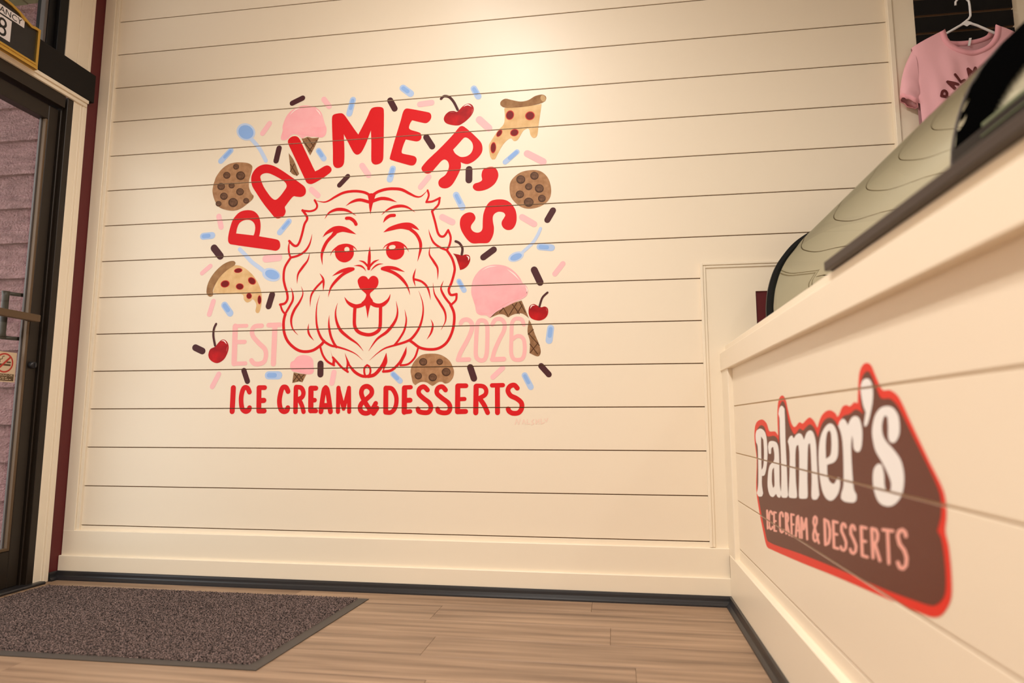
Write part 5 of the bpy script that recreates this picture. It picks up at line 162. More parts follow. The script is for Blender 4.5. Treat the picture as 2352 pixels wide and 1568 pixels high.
('letter','decal_pink',2,[[(-1633.4,527.8),(-1632.2,525.4),(-1627.7,523.3),(-1622.4,522.8),(-1619.5,524.1),(-1616.7,530.4),(-1618,532.8),(-1622.6,534.8),(-1627.9,535.3),(-1630.8,534)],[(-1628.4,535.2),(-1630.8,533.7),(-1629.1,531.3),(-1624.3,529.4),(-1619.1,529.1),(-1609.1,530.7),(-1606.6,532.3),(-1608.4,534.7),(-1613.4,536.7),(-1618.6,536.9)],[(-1611.8,536.2),(-1617.3,537),(-1620.8,536),(-1620.3,533.6),(-1616,531.4),(-1603.8,527.6),(-1598.1,526.7),(-1594.5,527.8),(-1595,530.2),(-1599.4,532.4)],[(-1594.7,529.8),(-1598.7,532.2),(-1604.3,533.3),(-1608.4,532.4),(-1608.4,530.2),(-1601.1,521.4),(-1597.1,519),(-1591.4,517.9),(-1587.2,518.7),(-1587.2,521)],[(-1586.7,519.3),(-1588,521.8),(-1593,523.9),(-1598.6,524.5),(-1601.5,523.1),(-1606.7,511.3),(-1605.4,508.8),(-1600.6,506.6),(-1595,506),(-1592,507.3)],[(-1593.1,506.4),(-1592.1,508.4),(-1595.3,511),(-1600.9,512.5),(-1605.6,512.2),(-1622.2,505.3),(-1623.2,503.3),(-1620.2,500.8),(-1614.8,499.3),(-1610.2,499.5)],[(-1609.2,500.2),(-1610,502.6),(-1614.5,504.9),(-1619.9,505.7),(-1623.2,504.6),(-1630.2,494.6),(-1629.4,492.3),(-1625,490),(-1619.7,489.1),(-1616.4,490.1)],[(-1616.3,491.3),(-1619.2,493.8),(-1624.5,495.5),(-1629.1,495.4),(-1630.3,493.5),(-1625.7,480.8),(-1622.9,478.2),(-1617.5,476.5),(-1612.9,476.5),(-1611.6,478.4)],[(-1613.8,480.6),(-1619,482.6),(-1623.9,482.8),(-1625.8,481.1),(-1623.5,478.6),(-1611.6,471.4),(-1606.4,469.3),(-1601.3,469.1),(-1599.4,470.7),(-1601.7,473.3)],[(-1609.4,475.7),(-1613.4,475.1),(-1613.5,472.9),(-1609.6,470.3),(-1604,469),(-1591.5,467.9),(-1587.4,468.5),(-1587.3,470.8),(-1591.3,473.3),(-1597,474.7)],[(-1601.3,473.9),(-1600.9,471.5),(-1596.5,469.1),(-1590.8,467.9),(-1587.1,468.7),(-1580.3,475.5),(-1580.7,477.9),(-1585.2,480.4),(-1591,481.5),(-1594.7,480.6)]],[],[],[],1)]
# ---------------------------------------------------------------- helpers
def lin(r, g, b):
    f = lambda c: ((c/255+0.055)/1.055)**2.4 if c/255 > 0.04045 else c/255/12.92
    return (f(r), f(g), f(b), 1.0)
MATS = {}
def mat(name, col, rough=0.5, metal=0.0, noise=None, bump=None, spec=0.5, rnd=None, coat=0.0):
    """noise=(scale vector, second colour, amount), bump=(scale vector, strength, distance), rnd = brightness spread between objects"""
    if name in MATS: return MATS[name]
    m = bpy.data.materials.new(name); m.use_nodes = True; nt = m.node_tree; N = nt.nodes; L = nt.links
    b = N['Principled BSDF']; b.inputs['Base Color'].default_value = col; b.inputs['Roughness'].default_value = rough
    b.inputs['Metallic'].default_value = metal; b.inputs['Specular IOR Level'].default_value = spec
    if coat: b.inputs['Coat Weight'].default_value = coat
    src = None
    if noise or bump:
        tc = N.new('ShaderNodeTexCoord')
        def tex(scale, detail=4.0):
            mp = N.new('ShaderNodeMapping'); mp.inputs['Scale'].default_value = scale
            L.new(tc.outputs['Object'], mp.inputs['Vector'])
            vec = mp.outputs['Vector']
            if rnd is not None:
                oi = N.new('ShaderNodeObjectInfo'); ad = N.new('ShaderNodeVectorMath'); ad.operation = 'ADD'
                sc = N.new('ShaderNodeMath'); sc.operation = 'MULTIPLY'; sc.inputs[1].default_value = 37.0
                L.new(oi.outputs['Random'], sc.inputs[0]); L.new(vec, ad.inputs[0]); L.new(sc.outputs[0], ad.inputs[1]); vec = ad.outputs[0]
            t = N.new('ShaderNodeTexNoise'); t.inputs['Detail'].default_value = detail; t.inputs['Scale'].default_value = 1.0
            L.new(vec, t.inputs['Vector']); return t
    if noise:
        t = tex(noise[0], 5.0); r = N.new('ShaderNodeValToRGB')
        r.color_ramp.elements[0].position = 0.5-noise[2]; r.color_ramp.elements[1].position = 0.5+noise[2]
        r.color_ramp.elements[0].color = noise[1]; r.color_ramp.elements[1].color = col
        L.new(t.outputs['Fac'], r.inputs['Fac']); src = r.outputs['Color']
    if rnd:
        oi = N.new('ShaderNodeObjectInfo'); mr = N.new('ShaderNodeMapRange'); mr.inputs['To Min'].default_value = 1-rnd; mr.inputs['To Max'].default_value = 1+rnd
        L.new(oi.outputs['Random'], mr.inputs['Value'])
        hv = N.new('ShaderNodeHueSaturation'); L.new(mr.outputs[0], hv.inputs['Value'])
        if src: L.new(src, hv.inputs['Color'])
        else: hv.inputs['Color'].default_value = col
        src = hv.outputs['Color']
    if src: L.new(src, b.inputs['Base Color'])
    if bump:
        t = tex(bump[0], 6.0); bp = N.new('ShaderNodeBump'); bp.inputs['Strength'].default_value = bump[1]; bp.inputs['Distance'].default_value = bump[2]
        L.new(t.outputs['Fac'], bp.inputs['Height']); L.new(bp.outputs[0], b.inputs['Normal'])
    MATS[name] = m; return m
def glass_mat(name, tint, ior=1.6, rough=0.0, gloss=(0.93, 0.96, 0.90, 1)):
    m = bpy.data.materials.new(name); m.use_nodes = True; nt = m.node_tree; N = nt.nodes; L = nt.links
    for n in list(N):
        if n.type != 'OUTPUT_MATERIAL': N.remove(n)
    out = [n for n in N if n.type == 'OUTPUT_MATERIAL'][0]
    fr = N.new('ShaderNodeFresnel'); ge = N.new('ShaderNodeNewGeometry'); mr = N.new('ShaderNodeMapRange')   # same reflectance from both sides of a thin pane
    mr.inputs['To Min'].default_value = ior; mr.inputs['To Max'].default_value = 1/ior
    L.new(ge.outputs['Backfacing'], mr.inputs['Value']); L.new(mr.outputs[0], fr.inputs['IOR'])
    tr = N.new('ShaderNodeBsdfTransparent'); tr.inputs['Color'].default_value = tint
    gl = N.new('ShaderNodeBsdfGlossy'); gl.inputs['Roughness'].default_value = rough; gl.inputs['Color'].default_value = gloss
    mx = N.new('ShaderNodeMixShader'); L.new(fr.outputs[0], mx.inputs[0]); L.new(tr.outputs[0], mx.inputs[1]); L.new(gl.outputs[0], mx.inputs[2]); L.new(mx.outputs[0], out.inputs['Surface'])
    MATS[name] = m; return m

def tag(o, label=None, cat=None, group=None, kind=None):
    if label: o['label'] = label
    if cat: o['category'] = cat
    if group: o['group'] = group
    if kind: o['kind'] = kind
    return o
def thing(name, loc, label=None, cat=None, group=None, kind=None):
    o = bpy.data.objects.new(name, None); COL.objects.link(o); o.location = loc; o.empty_display_size = 0.05
    return tag(o, label, cat, group, kind)
def world_loc(o):
    v = Vector(o.location)
    while o.parent: o = o.parent; v += Vector(o.location)
    return v
def link(name, me, c, parent):
    o = bpy.data.objects.new(name, me); COL.objects.link(o)
    o.location = Vector(c) - (world_loc(parent) if parent else Vector())
    o.parent = parent
    return o
def mesh(name, verts, faces, m, parent=None, smooth=False, mats=None, fmat=None):
    xs = [v[0] for v in verts]; ys = [v[1] for v in verts]; zs = [v[2] for v in verts]
    c = ((min(xs)+max(xs))/2, (min(ys)+max(ys))/2, (min(zs)+max(zs))/2)
    me = bpy.data.meshes.new(name); me.from_pydata([(v[0]-c[0], v[1]-c[1], v[2]-c[2]) for v in verts], [], faces)
    for k in (mats or [m]): me.materials.append(MATS[k] if isinstance(k, str) else k)
    if fmat: me.polygons.foreach_set('material_index', fmat)
    if smooth: me.polygons.foreach_set('use_smooth', [True]*len(me.polygons))
    me.update(); return link(name, me, c, parent)
def bm_obj(name, bm, m, parent=None, smooth=False, recalc=True):
    if recalc: bmesh.ops.recalc_face_normals(bm, faces=bm.faces[:])
    vs_ = [v.co.copy() for v in bm.verts]
    c = Vector([(min(v[k] for v in vs_)+max(v[k] for v in vs_))/2 for k in range(3)])
    for v in bm.verts: v.co -= c
    me = bpy.data.meshes.new(name); bm.to_mesh(me); bm.free(); me.materials.append(MATS[m])
    if smooth: me.polygons.foreach_set('use_smooth', [True]*len(me.polygons))
    return link(name, me, c, parent)
def bm_box(bm, x0, x1, y0, y1, z0, z1):
    r = bmesh.ops.create_cube(bm, size=1.0)
    for v in r['verts']:
        v.co = Vector((x0+(v.co.x+.5)*(x1-x0), y0+(v.co.y+.5)*(y1-y0), z0+(v.co.z+.5)*(z1-z0)))
    return r['verts']
def box(name, x0, x1, y0, y1, z0, z1, m, parent=None, bevel=0.0015):
    bm = bmesh.new(); bm_box(bm, x0, x1, y0, y1, z0, z1)
    if bevel: bmesh.ops.bevel(bm, geom=bm.edges[:], offset=bevel, segments=1, affect='EDGES', profile=0.5)
    return bm_obj(name, bm, m, parent)
def boxes(name, lst, m, parent=None, bevel=0.0):
    bm = bmesh.new()
    for b in lst: bm_box(bm, *b)
    if bevel: bmesh.ops.bevel(bm, geom=bm.edges[:], offset=bevel, segments=1, affect='EDGES', profile=0.5)
    return bm_obj(name, bm, m, parent)
def prism(name, prof, fn, a0, a1, m, parent=None, smooth=False, bevel=0.0):
    """closed 2-D profile pushed from a0 to a1; fn(u, v, a) gives the 3-D point"""
    bm = bmesh.new()
    A = [bm.verts.new(fn(u, v, a0)) for u, v in prof]; B = [bm.verts.new(fn(u, v, a1)) for u, v in prof]
    n = len(prof)
    for k in range(n): bm.faces.new((A[k], A[(k+1) % n], B[(k+1) % n], B[k]))
    bm.faces.new(A[::-1]); bm.faces.new(B)
    if bevel: bmesh.ops.bevel(bm, geom=bm.edges[:], offset=bevel, segments=1, affect='EDGES', profile=0.5)
    return bm_obj(name, bm, m, parent, smooth)
def tube(name, pts, r, m, parent=None, seg=10, caps=True):
    pts = [Vector(p) for p in pts]; verts = []; faces = []
    up = Vector((0.13, 0.97, 0.21))
    for k, p in enumerate(pts):
        t = (pts[min(k+1, len(pts)-1)] - pts[max(k-1, 0)]).normalized()
        a = t.cross(up); a.normalize(); b = t.cross(a)
        rr = r[k] if isinstance(r, (list, tuple)) else r
        for s in range(seg):
            an = 2*math.pi*s/seg; verts.append(p + a*math.cos(an)*rr + b*math.sin(an)*rr)
    for k in range(len(pts)-1):
        for s in range(seg):
            s2 = (s+1) % seg; faces.append((k*seg+s, k*seg+s2, (k+1)*seg+s2, (k+1)*seg+s))
    if caps: faces.append(tuple(range(seg))[::-1]); faces.append(tuple((len(pts)-1)*seg+s for s in range(seg)))
    return mesh(name, verts, faces, m, parent, True)
def lathe(name, prof, centre, m, parent=None, seg=24, axis='z'):
    verts = []; faces = []
    for r, h in prof:
        for s in range(seg):
            a = 2*math.pi*s/seg; u, v = r*math.cos(a), r*math.sin(a)
            d = {'z': (u, v, h), 'y': (u, h, v), 'x': (h, u, v)}[axis]
            verts.append((centre[0]+d[0], centre[1]+d[1], centre[2]+d[2]))
    for k in range(len(prof)-1):
        for s in range(seg):
            s2 = (s+1) % seg; faces.append((k*seg+s, k*seg+s2, (k+1)*seg+s2, (k+1)*seg+s))
    return mesh(name, verts, faces, m, parent, True)

# ---- flat shapes (paint, vinyl, print): closed smooth outlines, brush strokes, holes, cut open along the grooves between boards
def turn(a, b, c):
    v1 = (b[0]-a[0], b[1]-a[1]); v2 = (c[0]-b[0], c[1]-b[1])
    return abs(math.atan2(v1[0]*v2[1]-v1[1]*v2[0], v1[0]*v2[0]+v1[1]*v2[1]))
def spline(p, closed, n=4, corner=1.15):
    N = len(p)
    if N < 3: return list(p)
    out = []
    tan = []
    for i in range(N):
        if closed: a, c = p[i-1], p[(i+1) % N]
        else: a, c = p[max(i-1, 0)], p[min(i+1, N-1)]
        cr = (closed or 0 < i < N-1) and turn(a, p[i], c) > corner
        tan.append(None if cr else ((c[0]-a[0])*.5, (c[1]-a[1])*.5))
    for i in range(N if closed else N-1):
        a, b = p[i], p[(i+1) % N]; d = (b[0]-a[0], b[1]-a[1]); L = math.hypot(*d) or 1e-6
        def lim(t):
            if t is None: return d
            l = math.hypot(*t); k = min(1.0, 1.2*L/l) if l > 1e-9 else 1.0
            return (t[0]*k, t[1]*k)
        ta, tb = lim(tan[i]), lim(tan[(i+1) % N])
        for s in range(n):
            t = s/n; h1 = 2*t**3-3*t*t+1; h2 = t**3-2*t*t+t; h3 = -2*t**3+3*t*t; h4 = t**3-t*t
            out.append((h1*a[0]+h2*ta[0]+h3*b[0]+h4*tb[0], h1*a[1]+h2*ta[1]+h3*b[1]+h4*tb[1]))
    if not closed: out.append(p[-1])
    return out
def stroke_polys(pts, w, taper):
    c = spline(pts, False, 5, 1.3); n = len(c)
    cum = [0.0]
    for a, b in zip(c, c[1:]): cum.append(cum[-1]+math.hypot(b[0]-a[0], b[1]-a[1]))
    T = cum[-1] or 1e-6
    rad = []
    for s in cum:
        k = 1.0; u = s/T
        if 'a' in taper: k = min(k, 0.06+0.94*math.sin(min(1, u/0.55)*math.pi/2))
        if 'b' in taper: k = min(k, 0.06+0.94*math.sin(min(1, (1-u)/0.55)*math.pi/2))
        rad.append(w/2*k)
    polys = []
    quads_l, quads_r = [], []
    for i in range(n):
        a = c[max(i-1, 0)]; b = c[min(i+1, n-1)]; d = (b[0]-a[0], b[1]-a[1]); l = math.hypot(*d) or 1e-6
        nx, ny = -d[1]/l, d[0]/l
        quads_l.append((c[i][0]+nx*rad[i], c[i][1]+ny*rad[i])); quads_r.append((c[i][0]-nx*rad[i], c[i][1]-ny*rad[i]))
    sharp = any(turn(c[i-1], c[i], c[i+1]) > 0.9 for i in range(1, n-1))
    def arc(i, k0):
        a0 = math.atan2(quads_l[i][1]-c[i][1], quads_l[i][0]-c[i][0]) + (0 if k0 else math.pi)
        return [(c[i][0]+rad[i]*math.cos(a0+math.pi*k/6), c[i][1]+rad[i]*math.sin(a0+math.pi*k/6)) for k in range(1, 6)]
    if not sharp:
        poly = quads_l[::-1] if False else []
        poly += arc(0, True)                                   # round (or pointed) start
        poly += quads_r + arc(n-1, False) + quads_l[::-1]
        polys.append(poly)
    else:
        for i in range(n-1):
            a, b = c[i], c[i+1]; an = math.atan2(b[1]-a[1], b[0]-a[0])
            polys.append([(a[0]+rad[i]*math.cos(an+math.pi/2+math.pi*k/5), a[1]+rad[i]*math.sin(an+math.pi/2+math.pi*k/5)) for k in range(6)] +
                         [(b[0]+rad[i+1]*math.cos(an-math.pi/2+math.pi*k/5), b[1]+rad[i+1]*math.sin(an-math.pi/2+math.pi*k/5)) for k in range(6)])
    return polys
def bbox(p): return (min(q[0] for q in p), max(q[0] for q in p), min(q[1] for q in p), max(q[1] for q in p))
def wind(p, x, y):
    w = 0; j = len(p)-1
    for i in range(len(p)):
        xi, yi = p[i]; xj, yj = p[j]
        if yj <= y:
            if yi > y and (xi-xj)*(y-yj)-(x-xj)*(yi-yj) > 0: w += 1
        elif yi <= y and (xi-xj)*(y-yj)-(x-xj)*(yi-yj) < 0: w -= 1
        j = i
    return w != 0
def fill(polys, holes, cuts=()):
    """union of polys minus holes, minus the strips in cuts (lo, hi) -> 2-D points and triangles"""
    pts = []; edges = []
    for p in list(polys)+list(holes):
        n0 = len(pts); pts += [Vector(q) for q in p]; edges += [(n0+k, n0+(k+1) % len(p)) for k in range(len(p))]
    X = [p.x for p in pts]; Y = [p.y for p in pts]
    strips = [c for c in cuts if c[1] > min(Y) and c[0] < max(Y)]
    for lo, hi in strips:
        for v in (lo, hi):
            if min(Y) < v < max(Y):
                n0 = len(pts); pts += [Vector((min(X)-1, v)), Vector((max(X)+1, v))]; edges.append((n0, n0+1))
    r = delaunay_2d_cdt(pts, edges, [], 0, 1e-4)
    V, T = r[0], r[2]
    pb = [(p, bbox(p)) for p in polys]; hb = [(p, bbox(p)) for p in holes]
    keep = []
    for t in T:
        cx = sum(V[k].x for k in t)/3; cy = sum(V[k].y for k in t)/3
        if any(lo < cy < hi for lo, hi in strips): continue
        if not any(b[0] <= cx <= b[1] and b[2] <= cy <= b[3] and wind(p, cx, cy) for p, b in pb): continue
        if any(b[0] <= cx <= b[1] and b[2] <= cy <= b[3] and wind(p, cx, cy) for p, b in hb): continue
        keep.append(tuple(t))
    used = sorted({k for t in keep for k in t}); ix = {k: i for i, k in enumerate(used)}
    return [(V[k].x, V[k].y) for k in used], [tuple(ix[k] for k in t) for t in keep]
def flat_part(spec, parent, place, cuts):
    name, m, lay, outs, strokes, holes, subs, raw = spec
    polys = [o if raw else spline(o, True) for o in outs]
    for p, w, tp in strokes: polys += stroke_polys(p, w, tp)
    v, f = fill(polys, [spline(h, True) for h in holes], cuts)
    o = None
    if f:
        o = mesh(name, [place(a/1000, b/1000, lay) for a, b in v], f, m, parent)
        for s in subs: flat_part(s, o, place, cuts)
    return o
def text_mesh(name, s, size, m, parent, place, align='LEFT'):
    """flat print from the built-in typeface; place(u, v) maps text units to 3-D"""
    cu = bpy.data.curves.new(name, 'FONT'); cu.body = s; cu.size = size; cu.align_x = align; cu.resolution_u = 3
    o = bpy.data.objects.new(name, cu); COL.objects.link(o)
    dg = bpy.context.evaluated_depsgraph_get(); me = bpy.data.meshes.new_from_object(o.evaluated_get(dg))
    vs_ = [place(v.co.x, v.co.y) for v in me.vertices]; fs = [tuple(p.vertices) for p in me.polygons]
    bpy.data.objects.remove(o); bpy.data.curves.remove(cu); bpy.data.meshes.remove(me)
    return mesh(name, vs_, fs, m, parent)

# ---------------------------------------------------------------- materials
CREAM = lin(240, 224, 201)
mat('cream_paint', CREAM, 0.42, bump=((9, 9, 9), 0.05, 0.004), rnd=0.012)
mat('cream_trim', lin(241, 226, 203), 0.38)
mat('wall_backing', lin(120, 92, 62), 0.9)
mat('joint_paint', lin(206, 178, 142), 0.8)
mat('joint_dark', lin(112, 82, 56), 0.9)
mat('maroon_paint', lin(92, 15, 19), 0.5)
mat('ceiling_paint', lin(236, 233, 228), 0.8)
mat('vinyl_plank', lin(172, 141, 114), 0.45, noise=((1.6, 30, 30), lin(114, 89, 69), 0.22), bump=((2, 60, 60), 0.06, 0.002), rnd=0.07)
mat('black_rubber', lin(34, 32, 34), 0.38)
mat('mat_rubber', lin(70, 62, 56), 0.6)
mat('bronze_metal', lin(38, 28, 19), 0.42, 0.3)
mat('bronze_light', lin(94, 72, 50), 0.45, 0.3)
mat('grey_gasket', lin(92, 84, 80), 0.5)
mat('black_board', lin(32, 28, 25), 0.8, spec=0.2)
mat('gold_metal', lin(205, 165, 80), 0.28, 0.9)
mat('sign_black', lin(26, 21, 20), 0.5)
mat('sign_white', lin(225, 215, 212), 0.5)
mat('print_black', lin(18, 15, 15), 0.5)
mat('siding_paint', lin(176, 128, 126), 0.75, noise=((14, 14, 40), lin(128, 84, 84), 0.22), bump=((70, 70, 110), 1.0, 0.03), rnd=0.05)
mat('soffit_paint', lin(112, 104, 70), 0.8)
mat('concrete', lin(150, 145, 138), 0.9, noise=((6, 6, 6), lin(120, 116, 110), 0.3))
mat('slat_black', lin(14, 11, 11), 0.6, spec=0.2)
mat('slat_core', lin(120, 92, 66), 0.7)
mat('shirt_pink', lin(238, 178, 186), 0.85, bump=((500, 500, 500), 0.12, 0.001))
mat('shirt_rib', lin(240, 168, 178), 0.85)
mat('shirt_inside', lin(214, 160, 166), 0.9)
mat('shirt_print', lin(96, 26, 26), 0.7)
mat('white_plastic', lin(238, 234, 234), 0.35)
mat('counter_slab', lin(66, 56, 50), 0.5, spec=0.3)
mat('case_black', lin(16, 14, 14), 0.45, spec=0.25)
mat('border_ink', lin(5, 5, 5), 1.0, spec=0.0)
mat('case_steel', lin(190, 188, 180), 0.25, 0.9)
mat('case_liner', lin(214, 208, 180), 0.5)
mat('green_glass_edge', lin(92, 104, 76), 0.3)
mat('lamp_trim', lin(240, 236, 228), 0.4)
mat('sticker_face', lin(205, 180, 150), 0.6)
mat('sticker_red', lin(176, 50, 38), 0.6)
mat('sticker_brown', lin(84, 62, 34), 0.6)
mat('mat_pile', lin(152, 128, 121), 0.95, noise=((200, 200, 200), lin(26, 19, 18), 0.09))
glass_mat('door_glass', (0.90, 0.92, 0.90, 1), 1.5)
glass_mat('case_glass', (0.10, 0.11, 0.08, 1), 12.0, 0.0, (0.90, 0.91, 0.78, 1))
# mural paints
mat('mural_red', lin(216, 24, 30), 0.55, spec=0.2)
mat('mural_pink_letter', lin(248, 186, 184), 0.6, spec=0.15)
mat('mural_pink_sprinkle', lin(250, 192, 194), 0.6, spec=0.15)
mat('mural_brown', lin(80, 44, 47), 0.5, spec=0.15)
mat('mural_blue', lin(180, 202, 238), 0.55, spec=0.15)
mat('mural_blue_dark', lin(146, 182, 236), 0.55, spec=0.15)
mat('mural_spoon', lin(196, 212, 240), 0.55, spec=0.15)
mat('mural_cookie', lin(188, 142, 104), 0.6, noise=((45, 45, 45), lin(150, 106, 72), 0.25), spec=0.15)
mat('mural_chip_edge', lin(82, 55, 40), 0.5, spec=0.15)
mat('mural_chip', lin(126, 90, 68), 0.5, noise=((90, 90, 90), lin(86, 58, 42), 0.2), spec=0.15)
mat('mural_scoop', lin(252, 188, 190), 0.55, noise=((16, 16, 16), lin(250, 172, 178), 0.25), spec=0.15)
mat('mural_scoop_deep', lin(250, 170, 176), 0.55, noise=((22, 22, 22), lin(252, 186, 188), 0.2), spec=0.15)
mat('mural_waffle', lin(164, 122, 88), 0.6, noise=((60, 60, 60), lin(130, 92, 62), 0.25), spec=0.15)
mat('mural_waffle_dark', lin(92, 60, 38), 0.6, spec=0.15)
mat('mural_highlight', lin(255, 232, 224), 0.5, spec=0.15)
mat('mural_cherry', lin(205, 24, 28), 0.45, noise=((18, 18, 18), lin(132, 12, 18), 0.22), spec=0.15)
mat('mural_stem', lin(82, 44, 44), 0.5, spec=0.15)
mat('mural_cheese', lin(238, 202, 150), 0.55, noise=((24, 24, 24), lin(214, 168, 112), 0.25), spec=0.15)
mat('mural_crust', lin(138, 96, 62), 0.6, noise=((30, 30, 30), lin(174, 134, 92), 0.25), spec=0.15)
mat('mural_crust_light', lin(200, 164, 118), 0.6, spec=0.15)
mat('mural_pepperoni_rim', lin(206, 58, 52), 0.5, spec=0.15)
mat('mural_pepperoni', lin(124, 24, 24), 0.5, spec=0.15)
mat('mural_signature', lin(243, 213, 194), 0.6, spec=0.15)
mat('decal_red', lin(228, 46, 30), 0.45, spec=0.3)
mat('decal_brown', lin(100, 50, 38), 0.45, spec=0.3)
mat('decal_white', lin(244, 240, 238), 0.35)
mat('decal_pink', lin(246, 172, 158), 0.4)

# ---------------------------------------------------------------- room shell
XL, XR, YR = -2.52, 3.4, -5.6
PITCH, G0, GAP = 0.1778, 0.2347, 0.0040
GC0 = 0.2340
XC = 0.4538                       # face of the counter boards
def S(o, label, cat): return tag(o, label, cat, kind='structure')

fl = thing('floor', (0, -2.5, 0), 'greyish tan wood-look vinyl plank floor', 'floor', kind='structure')
box('subfloor', XL-0.12, XR, YR, 0.0, -0.06, -0.006, 'wall_backing', fl, 0)
pw, pl = 0.182, 1.22
row = 0; y1 = -0.012
while y1 > YR:
    y0 = max(y1-pw, YR); x = XL-0.02 - (row*0.47 % 1.0)*pl
    while x < XR:
        a, b = max(x, XL-0.02), min(x+pl, XR)
        if b-a > 0.03 and (y1 > -3.6): box('floor_plank', a+.0004, b-.0004, y0+.0004, y1-.0004, -0.006, 0.0, 'vinyl_plank', fl, 0.0006)
        x += pl
    y1 -= pw; row += 1
S(box('ceiling', XL-0.1, XR+0.1, YR-0.1, 0.12, CEIL, CEIL+0.1, 'ceiling_paint', None, 0), 'plain off-white ceiling above the room', 'ceiling')
S(box('wall_right', XR, XR+0.1, YR, 0.1, 0, CEIL, 'ceiling_paint', None, 0), 'plain off-white wall behind the serving side', 'wall')
S(box('wall_rear', XL-0.1, XR+0.1, YR-0.1, YR, 0, CEIL, 'ceiling_paint', None, 0), 'plain off-white wall behind the camera', 'wall')

# back wall: shiplap boards with open joints
wb = thing('wall_back', (-0.6, 0.01, 0), 'cream painted shiplap wall carrying the mural', 'wall', kind='structure')
XB = -2.4456
box('wall_core', XL-0.05, XR, 0.0065, 0.11, 0, CEIL, 'joint_dark', wb, 0)
zs = [0.20] + [G0+PITCH*k for k in range(17)]
for k in range(len(zs)-1):
    z0, z1 = zs[k], min(zs[k+1], CEIL)
    if z0 >= CEIL: break
    xe = 0.366 if k <= 6 else 1.166
    box('shiplap_board', XB-0.012, xe, 0.0, 0.0064, z0+(GAP/2 if k else 0), z1-GAP/2, 'cream_paint', wb, 0.0010)
# flat panel beside the counter, with a notch that shows the maroon wall behind
boxes('side_panel', [(0.375, 0.582, -0.003, 0.0075, 0.20, 1.355), (0.582, 0.664, -0.003, 0.0075, 1.24, 1.355), (0.582, 0.664, -0.003, 0.0075, 0.2, 1.0), (0.664, 1.20, -0.003, 0.0075, 0.20, 1.355)], 'cream_trim', wb)
box('notch_back', 0.582, 0.664, 0.003, 0.0064, 1.0, 1.24, 'maroon_paint', wb, 0)
box('upper_panel', 1.625, XR, -0.003, 0.0075, 0.2, CEIL, 'cream_trim', wb, 0)
box('lower_panel', 1.20, 1.625, -0.003, 0.0075, 0.2, 1.40, 'cream_trim', wb, 0)

ntrim = [0]
def trim(label, parts, m='cream_trim', bevel=0.0012):
    ntrim[0] += 1
    t = thing('trim_%d' % ntrim[0], ((parts[0][1]+parts[0][2])/2, (parts[0][3]+parts[0][4])/2, parts[0][5]), label, 'trim', kind='structure')
    for p in parts: box(p[0], *p[1:7], p[7] if len(p) > 7 else m, t, bevel)
    return t
trim('tall cream corner board at the left end of the shiplap', [('corner_board', -2.519, -2.462, -0.020, 0.0075, 0.21, CEIL), ('inner_bead', -2.462, XB, -0.012, 0.0075, 0.21, CEIL)])
trim('cream moulding frame around the flat panel beside the counter', [('upright', 0.364, 0.375, -0.012, -0.0, 0.215, 1.365), ('upright', 0.375, 0.386, -0.008, -0.003, 0.215, 1.354), ('head', 0.375, 1.20, -0.012, -0.003, 1.354, 1.365), ('head', 0.386, 1.20, -0.008, -0.003, 1.343, 1.354)])
trim('cream corner board between the shiplap and the black slatwall', [('corner_board', 1.172, 1.2588, -0.016, 0.0075, 1.365, CEIL), ('inner_bead', 1.154, 1.172, -0.024, 0.0075, 1.365, CEIL)])
bb = thing('baseboard_back', (-1.0, -0.02, 0.0), 'two-step cream baseboard under the shiplap wall', 'baseboard', kind='structure')
box('upper_board', -2.519, 0.437, -0.021, 0.0075, 0.09, 0.2135, 'cream_trim', bb, 0.002)
box('lower_board', -2.526+0.007, 0.437, -0.036, 0.0075, 0.030, 0.1035, 'cream_trim', bb, 0.002)
def cove(name, fn, a0, a1, parent):
    prof = [(0, 0), (0.022, 0), (0.0215, 0.006), (0.017, 0.010), (0.012, 0.014), (0.010, 0.020), (0.009, 0.030), (0.0075, 0.036), (0.004, 0.038), (0, 0.038)]
    return prism(name, prof, fn, a0, a1, 'black_rubber', parent)
cb = thing('baseboard_cove', (-1.0, -0.05, 0), 'black rubber cove base along the foot of the mural wall', 'baseboard', kind='structure')
cove('cove_strip', lambda u, v, a: (a, -0.036-u, v), -2.519, 0.437, cb)
cove('cove_strip', lambda u, v, a: (-2.519+u, a, v), -0.045, -0.086, cb)

# ---------------------------------------------------------------- left wall with the entrance door
wl = thing('wall_left', (XL, -2.0, 0), 'dark maroon painted entrance wall left of the mural', 'wall', kind='structure')
box('maroon_strip', XL-0.11, XL, -0.170, 0.0, 0, CEIL, 'maroon_paint', wl, 0)
box('far_section', XL-0.11, XL, YR, -1.46, 0, CEIL, 'cream_paint', wl, 0)
box('header', XL-0.11, XL, -1.46, -0.170, 2.98, CEIL, 'cream_paint', wl, 0)
trim('cream casing board beside the entrance door', [('casing', XL, XL+0.007, -0.168, -0.092, 0.002, 2.225), ('casing_bead', XL, XL+0.011, -0.116, -0.092, 0.002, 2.225), ('inner_edge', XL, XL+0.010, -0.130, -0.124, 0.002, 2.225)])
trim('wide cream casing board beside the window above the door', [('casing', XL, XL+0.007, -0.238, -0.090, 2.395, CEIL), ('casing_bead', XL, XL+0.011, -0.172, -0.162, 2.395, CEIL), ('casing_bead', XL, XL+0.011, -0.106, -0.090, 2.395, CEIL)])
trim('cream head casing strip over the entrance door', [('head_casing', XL, XL+0.016, -1.45, -0.098, 2.222, 2.240), ('head_bead', XL, XL+0.024, -1.45, -0.098, 2.240, 2.256)])
hb = box('header_board', XL, XL+0.028, -1.45, -0.072, 2.256, 2.398, 'black_board', None, 0.002)
tag(hb, 'long flat black board running above the entrance door', 'board')

